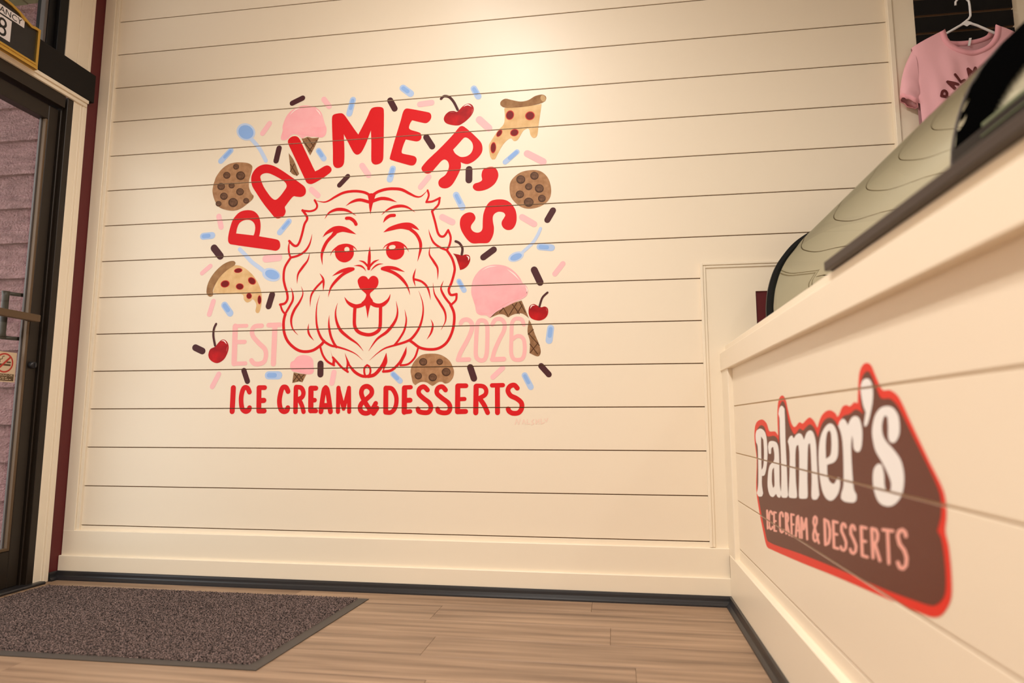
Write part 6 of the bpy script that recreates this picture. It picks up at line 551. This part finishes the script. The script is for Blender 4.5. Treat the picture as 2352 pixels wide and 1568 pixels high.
dr = thing('door_1', (XL-0.04, -0.7, 0), 'dark bronze metal glass entrance door in its frame', 'door', kind='structure')
box('door_frame', XL-0.09, XL+0.006, -0.200, -0.165, 0.0, 2.222, 'bronze_metal', dr, 0.002)
box('door_stop', XL-0.09, XL-0.014, -0.2115, -0.200, 0.0, 2.19, 'bronze_metal', dr, 0.002)
box('door_frame', XL-0.09, XL+0.006, -1.45, -0.2115, 2.165, 2.222, 'bronze_metal', dr, 0.002)
box('door_frame', XL-0.09, XL+0.006, -1.46, -1.41, 0.0, 2.165, 'bronze_metal', dr, 0.002)
box('stile', XL-0.068, XL-0.022, -0.268, -0.216, 0.012, 2.155, 'bronze_metal', dr, 0.003)
box('stile', XL-0.068, XL-0.022, -1.40, -1.32, 0.012, 2.155, 'bronze_metal', dr, 0.003)
box('top_rail', XL-0.068, XL-0.022, -1.32, -0.268, 2.085, 2.155, 'bronze_metal', dr, 0.003)
box('bottom_rail', XL-0.068, XL-0.022, -1.32, -0.268, 0.012, 0.165, 'bronze_metal', dr, 0.003)
boxes('glazing_bead', [(XL-0.040, XL-0.021, -0.281, -0.2685, 0.1655, 2.0845), (XL-0.040, XL-0.021, -1.3195, -0.281, 0.1655, 0.178)], 'bronze_light', dr, 0.002)
boxes('gasket', [(XL-0.050, XL-0.0405, -0.287, -0.2685, 0.1655, 2.0845)], 'grey_gasket', dr, 0.001)
mesh('pane', [(XL-0.045, -1.3195, 0.1655), (XL-0.045, -0.275, 0.1655), (XL-0.045, -0.275, 2.0845), (XL-0.045, -1.3195, 2.0845)], [(0, 1, 2, 3)], 'door_glass', dr)
pb = box('push_bar', XL+0.012, XL+0.034, -1.34, -0.270, 1.142, 1.174, 'bronze_light', dr, 0.003)
boxes('bar_bracket', [(XL-0.0218, XL+0.012, -0.296, -0.272, 1.146, 1.170), (XL-0.022, XL+0.012, -1.34, -1.315, 1.146, 1.170)], 'bronze_metal', pb, 0.002)
xh = XL-0.105
ph = tube('pull_handle', [(xh, -0.318, 1.065), (xh, -0.318, 1.09), (xh, -0.318, 1.255), (xh, -0.318, 1.275)], [0.0165, 0.0135, 0.0135, 0.0165], 'bronze_metal', dr, 14)
for z in (1.072, 1.268): tube('standoff', [(xh, -0.318, z), (xh+0.01, -0.285, z), (XL-0.068, -0.250, z)], 0.0085, 'bronze_metal', ph)
lk = lathe('lock_cylinder', [(0.0, 0.018), (0.013, 0.018), (0.016, 0.012), (0.016, 0.0)], (XL-0.022, -0.243, 0.956), 'black_rubber', dr, 18, 'x')
box('thumb_turn', XL-0.004, XL+0.004, -0.2460, -0.2400, 0.944, 0.968, 'black_rubber', lk, 0.002)
box('threshold', XL-0.11, XL+0.035, -1.45, -0.125, 0.0, 0.012, 'black_rubber', dr, 0.004)

wn = thing('window_1', (XL-0.04, -0.8, 2.40), 'dark framed window above the entrance door', 'window', kind='structure')
box('frame', XL-0.09, XL+0.004, -0.285, -0.238, 2.38, 2.98, 'case_black', wn, 0.002)
box('frame_step', XL-0.08, XL-0.016, -0.322, -0.285, 2.38, 2.96, 'case_black', wn, 0.002)
box('frame', XL-0.09, XL+0.004, -1.45, -0.285, 2.925, 2.98, 'case_black', wn, 0.002)
box('glazing_bead', XL-0.045, XL-0.02, -0.338, -0.322, 2.38, 2.925, 'grey_gasket', wn, 0.002)
mesh('pane', [(XL-0.048, -1.44, 2.38), (XL-0.048, -0.33, 2.38), (XL-0.048, -0.33, 2.925), (XL-0.048, -1.44, 2.925)], [(0, 1, 2, 3)], 'door_glass', wn)

# occupancy sign on the header board
sx = XL+0.036
sg = thing('occupancy_sign', (sx, -0.614, 2.237), 'black arched occupancy sign with gold frame and white lettering strips', 'sign')
half = [(-0.414, 2.237), (-0.414, 2.424), (-0.440, 2.424), (-0.458, 2.420), (-0.478, 2.427), (-0.52, 2.445), (-0.56, 2.455), (-0.614, 2.460)]
sc_ = -0.614
prof = half + [(2*sc_-y, z) for y, z in half[-2::-1]]
def inset(p, d):
    out = []; n = len(p)
    ar = sum(p[i][0]*p[(i+1) % n][1]-p[(i+1) % n][0]*p[i][1] for i in range(n))
    s = 1 if ar > 0 else -1
    for i in range(n):
        a, b, c = p[i-1], p[i], p[(i+1) % n]
        d1 = Vector((b[0]-a[0], b[1]-a[1])).normalized(); d2 = Vector((c[0]-b[0], c[1]-b[1])).normalized()
        n1 = Vector((-d1.y, d1.x))*s; n2 = Vector((-d2.y, d2.x))*s; m_ = (n1+n2); m_ = m_/max(0.3, m_.dot(n1))
        out.append((b[0]+m_.x*d, b[1]+m_.y*d))
    return out
F3 = lambda u, v, a: (a, u, v)
prism('panel', inset(prof, 0.006), F3, sx-0.007, sx+0.004, 'sign_black', sg)
def ring(name, po, d, a0, a1, m, parent):
    pi_ = inset(po, d); n = len(po); bm = bmesh.new()
    R_ = [[bm.verts.new((a, u, v)) for u, v in p] for p, a in ((po, a0), (po, a1), (pi_, a1), (pi_, a0))]
    for j in range(4):
        for k in range(n): bm.faces.new((R_[j][k], R_[j][(k+1) % n], R_[(j+1) % 4][(k+1) % n], R_[(j+1) % 4][k]))
    return bm_obj(name, bm, m, parent)
ring('frame', prof, 0.012, sx-0.008, sx+0.012, 'gold_metal', sg)
boxes('frame_foot', [(sx-0.008, sx+0.018, -0.812, -0.416, 2.2375, 2.251), (sx-0.008, sx+0.014, -0.812, -0.416, 2.253, 2.266)], 'gold_metal', sg, 0.003)
ws = mesh('letter_strip', [(sx+0.0048, -0.742, 2.388), (sx+0.0048, -0.488, 2.388), (sx+0.0048, -0.488, 2.424), (sx+0.0048, -0.742, 2.424)], [(0, 1, 2, 3)], 'sign_white', sg)
text_mesh('lettering', 'OCCUPANCY', 0.037, 'print_black', ws, lambda u, v: (sx+0.0054, -0.737+u*1.03, 2.393+v))
nc = mesh('number_card', [(sx+0.0048, -0.681, 2.288), (sx+0.0048, -0.546, 2.288), (sx+0.0048, -0.546, 2.381), (sx+0.0048, -0.681, 2.381)], [(0, 1, 2, 3)], 'sign_white', sg)
text_mesh('numeral', '8', 0.112, 'print_black', nc, lambda u, v: (sx+0.0054, -0.610+u*0.85, 2.295+v))

# no-smoking sticker on the door glass
kx = XL-0.0425
st = thing('no_smoking_sticker', (kx, -0.353, 0.876), 'small no-smoking sticker on the glass of the entrance door', 'sticker')
y0s, y1s = -0.408, -0.298
mesh('sticker_face', [(kx, y0s, 0.876), (kx, y1s, 0.876), (kx, y1s, 1.004), (kx, y0s, 1.004)], [(0, 1, 2, 3)], 'sticker_face', st)
cy_, cz_ = -0.3535, 0.957
def circ(cx, cy, r, n=28): return [(cx+r*math.cos(2*math.pi*k/n), cy+r*math.sin(2*math.pi*k/n)) for k in range(n)]
def print2(name, polys, holes, m, parent, off):
    v, f = fill(polys, holes); return mesh(name, [(kx+off, a, b) for a, b in v], f, m, parent)
r_ = 0.042
print2('cigarette', [[(cy_-0.026, cz_-0.012), (cy_+0.03, cz_-0.012), (cy_+0.03, cz_-0.004), (cy_-0.026, cz_-0.004)], [(cy_+0.01, cz_+0.0), (cy_+0.03, cz_+0.0), (cy_+0.03, cz_+0.007), (cy_+0.01, cz_+0.007)]], [], 'sticker_brown', st, 0.0004)
print2('smoke', stroke_polys([(cy_-0.02, cz_+0.002), (cy_-0.022, cz_+0.014), (cy_-0.012, cz_+0.016), (cy_-0.010, cz_+0.026), (cy_-0.002, cz_+0.028)], 0.003, ''), [], 'sticker_brown', st, 0.0004)
print2('prohibition_ring', [circ(cy_, cz_, r_), ], [circ(cy_, cz_, r_*0.84)], 'sticker_red', st, 0.0006)
print2('prohibition_bar', stroke_polys([(cy_-0.027, cz_-0.027), (cy_+0.027, cz_+0.027)], 0.008, ''), [], 'sticker_red', st, 0.0008)
print2('text_band', [[(y0s+0.004, 0.881), (y1s-0.006, 0.881), (y1s-0.006, 0.911), (y0s+0.004, 0.911)]], [], 'sticker_brown', st, 0.0004)
text_mesh('lettering', 'SMOKING OR', 0.0125, 'sticker_face', st, lambda u, v: (kx+0.0007, y0s+0.012+u*1.12, 0.9005+v))
for ln, (zz, ws_) in enumerate(((0.8935, [9, 6, 8, 5]), (0.8865, [7, 10, 6, 9, 5]))):
    yy = y0s+0.012; pol = []
    for w_ in ws_: pol.append([(yy, zz), (yy+w_*0.0017, zz), (yy+w_*0.0017, zz+0.0028), (yy, zz+0.0028)]); yy += w_*0.0017+0.004
    print2('small_print', pol, [], 'sticker_face', st, 0.0007)

# outside: lapped siding, soffit, paving
we = thing('wall_exterior', (-3.6, 0.3, 0), 'dusty pink lapped wood siding seen through the door', 'wall', kind='structure')
box('sheathing', -6.2, XL-0.11, 0.315, 0.36, -0.1, 3.2, 'wall_backing', we, 0)
EP = 0.1975; z = 2.4713 - EP*13
k = 0
while z < 3.1:
    prism('siding_board', [(0.276, z), (0.316, z), (0.316, z+EP+0.02), (0.306, z+EP+0.02)], lambda u, v, a: (a, u, v), -6.2, XL-0.112, 'siding_paint', we)
    z += EP
sf = thing('ceiling_porch', (-3.6, -1.0, 3.1), 'olive painted board soffit outside above the door', 'soffit', kind='structure')
for k in range(8): box('soffit_board', XL-0.115-0.22*(k+1), XL-0.119-0.22*k, -3.5, 0.285, 3.10-0.004*(k % 2), 3.13, 'soffit_paint', sf, 0.003)
S(box('ground', -9.0, XL-0.11, -6.0, 0.3, -0.12, -0.02, 'concrete', None, 0), 'grey concrete paving outside the door', 'ground')

# ---------------------------------------------------------------- entrance mat
mt = thing('floor_mat', (-1.73, -0.55, 0), 'speckled grey-brown entrance mat with a dark rubber border', 'mat')
c4 = [(-2.452, -0.945), (-1.026, -0.935), (-0.988, -0.153), (-2.447, -0.158)]
def lerp(a, b, t): return (a[0]+(b[0]-a[0])*t, a[1]+(b[1]-a[1])*t)
def mp(u, v): return lerp(lerp(c4[0], c4[1], u), lerp(c4[3], c4[2], u), v)
ci = [mp(0.006, 0.045), mp(0.972, 0.045), mp(0.972, 0.988), mp(0.006, 0.988)]
bm = bmesh.new()
o0 = [bm.verts.new((*p, 0.0005)) for p in c4]; o1 = [bm.verts.new((*p, 0.0028)) for p in c4]; i1 = [bm.verts.new((*p, 0.0038)) for p in ci]
bm.faces.new(o0[::-1]); bm.faces.new(i1)
for k in range(4):
    j = (k+1) % 4; bm.faces.new((o0[k], o0[j], o1[j], o1[k])); bm.faces.new((o1[k], o1[j], i1[j], i1[k]))
bm_obj('rubber_border', bm, 'mat_rubber', mt)
verts = []; faces = []
rng = random.Random(3)
NU, NV = 400, 215
for a in range(NU):
    for b in range(NV):
        u = (a+rng.random())/NU; v = (b+rng.random())/NV
        p = lerp(lerp(ci[0], ci[1], u), lerp(ci[3], ci[2], u), v)
        h = 0.0085*(0.65+0.5*rng.random()); r = 0.0026*(0.7+0.6*rng.random()); t = rng.random()*6.28
        dx, dy = (rng.random()-.5)*0.006, (rng.random()-.5)*0.006; n = len(verts)
        for s in range(3): verts.append((p[0]+r*math.cos(t+2.094*s), p[1]+r*math.sin(t+2.094*s), 0.0032))
        for s in range(3): verts.append((p[0]+dx+r*.75*math.cos(t+2.094*s+.5), p[1]+dy+r*.75*math.sin(t+2.094*s+.5), h))
        faces += [(n, n+1, n+4, n+3), (n+1, n+2, n+5, n+4), (n+2, n, n+3, n+5), (n+3, n+4, n+5)]
tag(mesh('pile', verts, faces, 'mat_pile', mt), kind='stuff')

# ---------------------------------------------------------------- serving counter
YN = -3.9
ct = thing('service_counter', (0.52, -1.9, 0), 'cream shiplap serving counter with a capped top edge on the right', 'counter')
box('counter_core', XC+0.0036, 0.565, YN, -0.004, 0.0, 0.985, 'joint_paint', ct, 0)
cz = [0.185] + [GC0+PITCH*k for k in range(4)] + [0.918]
for k in range(5):
    box('shiplap_board', XC, XC+0.0035, YN, -0.136, cz[k]+(GAP/2 if k else 0), cz[k+1]-(GAP/2 if k < 4 else 0), 'cream_paint', ct, 0.0009)
box('end_board', 0.4355, XC+0.0085, -0.142, -0.001, 0.185, 0.914, 'cream_trim', ct, 0.0015)
box('base_board', 0.4335, XC+0.0085, YN, -0.037, 0.030, 0.193, 'cream_trim', ct, 0.002)
box('cap_fascia', 0.4305, XC+0.002, YN, -0.001, 0.912, 0.9855, 'cream_trim', ct, 0.0025)
box('cap_board', XC-0.001, 0.585, YN, -0.001, 0.9856, 1.0175, 'cream_trim', ct, 0.0025)
cove('cove_strip', lambda u, v, a: (0.4335-u, a, v), -0.037, YN, ct)
sl = box('counter_slab', 0.4395, 0.566, YN, -1.347, 1.018, 1.0385, 'counter_slab', None, 0.002)
tag(sl, 'dark grey-brown ledge slab lying on the counter cap', 'countertop')

# ---------------------------------------------------------------- curved glass display cases
OUT = [(.5735, 1.02), (.5735, 1.06), (.5738, 1.106), (.5748, 1.1413), (.582, 1.1957), (.5982, 1.2532), (.6185, 1.2979), (.6445, 1.336), (.6765, 1.3737), (.711, 1.4016), (.7594, 1.4304), (.82, 1.456), (.90, 1.474), (1.0, 1.482), (1.14, 1.484)]
OUTS = spline(OUT, False, 4, 3.2)
def offs(p, d):
    out = []
    for i in range(len(p)):
        a = p[max(i-1, 0)]; b = p[min(i+1, len(p)-1)]; t = Vector((b[0]-a[0], b[1]-a[1])).normalized()
        out.append((p[i][0]+t.y*d, p[i][1]-t.x*d))
    return out
GLS = offs(OUTS, 0.013)
def sheet(name, prof, thick, y0, y1, m, parent, smooth=True):
    p = prof + offs(prof, thick)[::-1]
    return prism(name, p, lambda u, v, a: (u, a, v), y0, y1, m, parent, False)
def curved_case(label, y0, y1, group):
    t = thing('display_case', (0.87, (y0+y1)/2, 0.0), label, 'display case', group)
    boxes('cabinet_body', [(0.60, 1.15, y1+0.004, y0-0.004, 0.0, 1.02)], 'case_steel', t, 0.004)
    boxes('liner', [(0.602, 1.13, y1+0.02, y0-0.02, 1.021, 1.045), (1.125, 1.145, y1+0.02, y0-0.02, 1.046, 1.46)], 'case_liner', t, 0.002)
    boxes('sill_rail', [(0.5865, 0.5995, y1, y0, 1.019, 1.075)], 'case_black', t, 0.002)
    return t
dc = curved_case('curved glass display case with black end frame, nearest the mural wall', -0.2, -1.578, 'curved glass display cases')
sheet('end_frame', OUTS, 0.024, -0.200, -0.214, 'case_black', dc)
sheet('edge_strip', offs(OUTS, 0.0135), 0.004, -0.2145, -0.2185, 'case_steel', dc)
g1 = []
def glass_sheet(name, y0, y1, parent):
    verts = []; faces = []; n = len(GLS)
    for y in (y0, y1): verts += [(u, y, v) for u, v in GLS]
    for k in range(n-1): faces.append((k, k+1, n+k+1, n+k))
    return mesh(name, verts, faces, 'case_glass', parent, True)
glass_sheet('curved_glass', -0.219, -1.574, dc)
sheet('pane_edge', offs(OUTS, 0.011), 0.005, -1.5745, -1.5785, 'grey_gasket', dc)
dn = curved_case('curved display case with worn black border on its glass, nearest the camera', -1.582, -3.1, 'curved glass display cases')
glass_sheet('curved_glass', -1.5825, -3.09, dn)
boxes('glass_channel', [(0.5795, 0.5845, -3.09, -1.60, 1.085, 1.1655)], 'case_black', dn, 0.001)
boxes('glass_edge', [(0.5775, 0.5794, -3.09, -1.690, 1.149, 1.1525), (0.5805, 0.5845, -3.09, -1.690, 1.1658, 1.173)], 'green_glass_edge', dn, 0.001)
# black printed border of the near pane, flaked off in places, with a dotted fade
FR = offs(OUTS, 0.0122); acc = [0.0]
for a, b in zip(FR, FR[1:]): acc.append(acc[-1]+math.hypot(b[0]-a[0], b[1]-a[1]))
def on_glass(y, s, off=0.0):
    k = 0
    while k < len(acc)-2 and acc[k+1] < s: k += 1
    t = (s-acc[k])/(acc[k+1]-acc[k]); a, b = FR[k], FR[k+1]
    d = Vector((b[0]-a[0], b[1]-a[1])).normalized()
    return (a[0]+(b[0]-a[0])*t-d.y*off, y, a[1]+(b[1]-a[1])*t+d.x*off)
smax = acc[-1]-0.002
outline = []
def edge_wave(s): return 0.002*math.sin(s*90)+0.0015*math.sin(s*233+1)
ss = [0.06+(smax-0.06)*k/60 for k in range(61)]
inner = spline([(-1.686, .06), (-1.687, .12), (-1.690, .145), (-1.702, .166), (-1.730, .190), (-1.775, .210), (-1.84, .226), (-1.96, .236), (-2.2, .24), (-3.05, .24)], False, 4, 3.2)
outline = [(-1.5855-abs(edge_wave(s)), s) for s in ss] + [(-2.2, smax), (-3.05, smax)] + inner[::-1]
holes = [[(-1.5865, .190), (-1.594, .184), (-1.609, .192), (-1.612, .204), (-1.606, .214), (-1.602, .207), (-1.596, .204), (-1.589, .202)],
         [(-1.587, .224), (-1.593, .220), (-1.600, .226), (-1.606, .240), (-1.603, .252), (-1.597, .244), (-1.592, .238), (-1.588, .233)],
         [(-1.588, .118), (-1.594, .116), (-1.597, .121), (-1.593, .126), (-1.588, .125)], [(-1.587, .135), (-1.591, .134), (-1.592, .145), (-1.588, .150)],
         [(-1.588, .083), (-1.593, .082), (-1.594, .088), (-1.589, .090)], [(-1.587, .28), (-1.592, .276), (-1.596, .286), (-1.593, .297), (-1.589, .292)],
         [(-1.590, .33), (-1.594, .326), (-1.599, .333), (-1.603, .345), (-1.600, .352), (-1.594, .342)], [(-1.615, .365), (-1.620, .362), (-1.625, .372), (-1.620, .380)], [(-1.60, .40), (-1.606, .397), (-1.612, .41), (-1.606, .418)]]
cuts_s = [(s-0.00001, s-0.000005) for s in ss]
v, f = fill([outline], [spline(h, True, 3) for h in holes], cuts_s)
fr_ = mesh('black_border', [on_glass(a, b, 0.0006) for a, b in v], f, 'border_ink', dn)
verts = []; faces = []
dense = []
for a_, b_ in zip(inner[3:], inner[4:]):
    L_ = math.hypot(b_[0]-a_[0], b_[1]-a_[1]); n_ = max(1, int(L_/0.0009))
    dense += [(lerp2, ) for lerp2 in [(a_[0]+(b_[0]-a_[0])*k/n_, a_[1]+(b_[1]-a_[1])*k/n_, (b_[1]-a_[1])/L_, -(b_[0]-a_[0])/L_) for k in range(n_)]]
for r_i, ((y_, s_, ny, ns),) in enumerate(dense[::4]):
    if y_ < -2.1: break
    for c_i in range(8):
        dd = 0.0014+c_i*0.0034+(0.0017 if r_i % 2 else 0); rad = 0.0021*(1-c_i/9.0)
        yy, s2 = y_-ny*dd*(1 if ny < 0 else -1)*-1, s_-abs(ns)*dd
        yy = y_-abs(ny)*dd
        if s2 < 0.07: continue
        n = len(verts)
        for k in range(6): verts.append(on_glass(yy+rad*math.cos(k*1.0472), s2+rad*math.sin(k*1.0472), 0.0006))
        faces.append(tuple(range(n, n+6)))
tag(mesh('dotted_fade', verts, faces, 'border_ink', dn), kind='stuff')

# ---------------------------------------------------------------- slatwall, hanger, shirt
sw = thing('slatwall_panel', (1.44, -0.012, 1.40), 'black slatwall panel behind the pink shirt', 'slatwall')
box('back_panel', 1.2592, 1.6246, -0.0100, -0.0034, 1.402, 3.02, 'slat_core', sw, 0)
zz = 2.444-0.0762*13
while zz < 2.95:
    bm = bmesh.new(); bm_box(bm, 1.2595, 1.6245, -0.020, -0.0101, zz+0.0045, zz+0.0762-0.0045)
    o = bm_obj('slat', bm, 'slat_black', sw); o.data.materials.append(MATS['slat_core'])
    for p in o.data.polygons:
        if abs(p.normal.z) > 0.9: p.material_index = 1
    zz += 0.0762
HX, HY = 1.4245, -0.062
hg = thing('clothes_hanger', (HX, HY, 2.29), 'white plastic hanger holding the pink shirt', 'hanger')
tube('hook', [(HX-0.031, HY, 2.378), (HX-0.030, HY, 2.392), (HX-0.020, HY, 2.404), (HX-0.006, HY, 2.407), (HX+0.010, HY, 2.402), (HX+0.019, HY, 2.390), (HX+0.0205, HY, 2.372), (HX+0.0205, HY, 2.345), (HX+0.020, HY, 2.327), (HX+0.013, HY, 2.315), (HX-0.002, HY, 2.303), (HX-0.012, HY, 2.296)], 0.0042, 'white_plastic', hg, 10)
tube('shoulder_bar', [(HX-0.165, HY, 2.214), (HX-0.10, HY, 2.246), (HX-0.03, HY, 2.284), (HX, HY, 2.300), (HX+0.012, HY, 2.297), (HX+0.04, HY, 2.284), (HX+0.10, HY, 2.246), (HX+0.165, HY, 2.214)], 0.0048, 'white_plastic', hg, 10)
v, f = fill([spline([(-0.024, -0.006), (0.0, 0.006), (0.02, 0.0), (0.024, -0.008), (0.010, -0.012), (0.002, -0.017), (-0.008, -0.011)], True, 3)], [])
mesh('gusset', [(HX+a, HY-0.004, 2.298+b) for a, b in v] , f, 'white_plastic', hg)

sh = thing('t_shirt', (HX, -0.06, 1.62), 'pink short-sleeved T-shirt with dark red arched lettering on a hanger', 'shirt')
SHW, NW = 0.208, 0.092          # half shoulder width, half neck width
def top_z(ax, front):
    if ax <= NW:
        t = ax/NW; d = 0.100 if front else 0.030
        return 2.262 - d*math.sqrt(max(0, 1-t**2.2))
    return 2.262 - (ax-NW)*0.46
def half_w(z):                    # side seam
    if z > 1.975: return SHW - 0.006*math.sin((2.21-z)/0.235*math.pi)
    return SHW - 0.010 - 0.006*math.sin((1.975-z)*4)
def body_y(x, z, front):
    u = min(1.0, abs(x)/SHW); bul = 0.030*math.sqrt(max(0.0, 1-u**2.6)) + 0.004
    w = 0.0045*math.sin(x*95+2.2*math.sin(z*9))*min(1, max(0, (2.20-z)*5)) + 0.003*math.sin(x*41-z*17)
    if front: return -0.060 - bul + w*(1-u*u)
    return -0.060 + bul*0.55
NXS, NZS = 56, 40
for front in (True, False):
    verts = []; faces = []
    for i in range(NXS+1):
        q = -1+2*i/NXS
        for j in range(NZS+1):
            t = j/NZS; x = q*SHW; zt = top_z(abs(x), front); zb = 1.60
            zc = zt+(zb-zt)*t; x2 = q*half_w(zc) if zc < 2.2 else x
            verts.append((HX+x2, body_y(x2, zc, front), zc))
    for i in range(NXS):
        for j in range(NZS):
            a = i*(NZS+1)+j; faces.append((a, a+NZS+1, a+NZS+2, a+1))
    mesh('front_body' if front else 'back_body', verts, faces, 'shirt_pink' if front else 'shirt_inside', sh, True)
for front in (True, False):                      # ribbed collar band
    verts = []; faces = []; n = 28
    for i in range(n+1):
        x = (-1+2*i/n)*NW*1.0; zt = top_z(abs(x), front)
        xo = x*1.20; zo = zt - 0.020*(1-0.45*abs(x)/NW)
        yb = body_y(x, zt, front); yo = body_y(xo, zo, front)
        e = -0.0022
        for (xx, yy, z_) in ((x, yb+0.003, zt+0.0005), (x, yb+e, zt+0.001), (xo, yo+e, zo), (xo, yo+0.002, zo)): verts.append((HX+xx, yy, z_))
    for i in range(n):
        for s in range(3): a = i*4+s; faces.append((a, a+1, a+5, a+4))
    mesh('collar', verts, faces, 'shirt_rib', sh, True)
tg = [(HX+0.006, -0.050, 2.206), (HX+0.015, -0.050, 2.206), (HX+0.024, -0.048, 2.240), (HX+0.015, -0.048, 2.240)]
mesh('neck_tag', tg+[(a, b-0.0015, c) for a, b, c in tg], [(0, 1, 2, 3), (7, 6, 5, 4), (0, 4, 5, 1), (1, 5, 6, 2), (2, 6, 7, 3), (3, 7, 4, 0)], 'white_plastic', sh)
for sgn in (-1, 1):                              # sleeves: flattened tubes from the armhole to the hem
    verts = []; faces = []; R1, SG = 14, 20
    for k in range(R1+1):
        t = k/R1
        ax_, az_ = SHW-0.006, 2.205; bx, bz = SHW-0.018, 1.985            # armhole top and bottom
        hx, hz = 0.262, 2.010; gx, gz = 0.200, 1.968                      # hem outer and inner end
        tt = t**0.9
        ux = ax_+(hx-ax_)*tt+0.014*math.sin(t*math.pi); uz = az_+(hz-az_)*tt
        lx = bx+(gx-bx)*tt; lz = bz+(gz-bz)*tt
        for s in range(SG):
            an = 2*math.pi*s/SG; c, d = math.cos(an), math.sin(an)
            m_ = (1+c)/2; thick = 0.020*(0.8+0.5*t)
            px_ = lx+(ux-lx)*m_; pz_ = lz+(uz-lz)*m_
            verts.append((HX+sgn*px_, -0.062-d*thick+0.003*math.sin(t*9+s*1.3), pz_+0.003*math.sin(s*2.1+t*5)))
    for k in range(R1):
        for s in range(SG): s2 = (s+1) % SG; faces.append((k*SG+s, k*SG+s2, (k+1)*SG+s2, (k+1)*SG+s))
    sv = mesh('sleeve', verts, faces, 'shirt_pink', sh, True)
    hem = []; hf = []
    base = verts[-SG:]; cx_ = sum(p[0] for p in base)/SG; cyy = sum(p[1] for p in base)/SG; czz = sum(p[2] for p in base)/SG
    for p in base: hem.append((cx_+(p[0]-cx_)*1.015, cyy+(p[1]-cyy)*1.08, p[2]+0.004))
    for p in base: hem.append((cx_+(p[0]-cx_)*1.0, cyy+(p[1]-cyy)*1.04, p[2]-0.014))
    for p in base: hem.append((cx_+(p[0]-cx_)*0.93, cyy+(p[1]-cyy)*0.8, p[2]-0.012))
    for r in range(2):
        for s in range(SG): s2 = (s+1) % SG; hf.append((r*SG+s, r*SG+s2, (r+1)*SG+s2, (r+1)*SG+s))
    mesh('cuff', hem, hf, 'shirt_rib', sv, True)
# arched lettering on the chest
GL = {'P': [[(0, 0), (0, 1)], [(0, 1), (.4, 1), (.55, .78), (.4, .52), (0, .48)]], 'A': [[(0, 0), (.3, 1), (.6, 0)], [(.12, .35), (.48, .35)]], 'L': [[(0, 1), (0, 0), (.5, 0)]],
      'M': [[(0, 0), (.08, 1), (.38, .35), (.68, 1), (.76, 0)]], 'E': [[(.5, 1), (0, 1), (0, 0), (.5, 0)], [(0, .5), (.42, .5)]], 'R': [[(0, 0), (0, 1)], [(0, 1), (.4, 1), (.55, .78), (.4, .52), (0, .48)], [(.2, .48), (.55, 0)]],
      "'": [[(.1, 1.05), (.06, .8)]], 'S': [[(.5, .85), (.3, 1), (.06, .85), (.1, .62), (.42, .42), (.5, .18), (.25, 0), (0, .15)]]}
word = "PALMER'S"; adv = {"'": .28, 'M': 1.02}; tot = sum(adv.get(c, .82) for c in word); Hh = 0.037; rad0 = 0.097; pos = 0.0
for ch in word:
    w_ = adv.get(ch, .82); th = math.radians(170) - (pos+0.05)/tot*math.radians(165); pos += w_
    polys = []
    for stt in GL[ch]:
        pp = []
        for (a, b) in stt:
            an = th - (a*Hh)/rad0*0.9; rr = rad0+b*Hh
            pp.append((0.004+rr*math.cos(an), 1.955+rr*math.sin(an)))
        polys += stroke_polys(pp, 0.0108, '')
    v, f = fill(polys, [])
    mesh('letter' if ch != "'" else 'apostrophe', [(HX+a, body_y(a, b, True)-0.0028, b) for a, b in v], f, 'shirt_print', sh)

# ---------------------------------------------------------------- painted mural and counter decal
back_cuts = [((G0+PITCH*k-GAP/2)*1000, (G0+PITCH*k+GAP/2)*1000) for k in range(17)]
mu = thing('wall_mural', (-0.75, 0.0, 0.87), 'painted dog face mural with red lettering, sprinkles and desserts on the shiplap', 'mural')
for sp in MURAL: flat_part(sp, mu, lambda a, b, l: (a, -0.0006-0.0004*l, b), back_cuts)
front_cuts = [((GC0+PITCH*k-GAP/2)*1000, (GC0+PITCH*k+GAP/2)*1000) for k in range(5)]
de = thing('logo_decal', (XC, -1.1, 0.45), 'brown and red shop logo decal with white script on the counter front', 'decal')
for sp in DECAL: flat_part(sp, de, lambda a, b, l: (XC-0.0006-0.0004*l, a, b), front_cuts)

# ---------------------------------------------------------------- ceiling downlights
where = ['ceiling downlight over the entrance floor in front of the mural', 'ceiling downlight closest to the mural wall', 'ceiling downlight above the camera position', 'ceiling downlight at the rear of the room', 'ceiling downlight behind the display cases']
for n, (x, y, w, s_) in enumerate(DOWNLIGHTS):
    t = thing('ceiling_downlight', (x, y, CEIL), 'round white recessed '+where[n], 'light', 'recessed ceiling downlights')
    lathe('trim_ring', [(0.085, -0.001), (0.105, -0.001), (0.105, -0.006), (0.095, -0.010), (0.085, -0.010), (0.085, -0.001)], (x, y, CEIL), 'lamp_trim', t, 28)
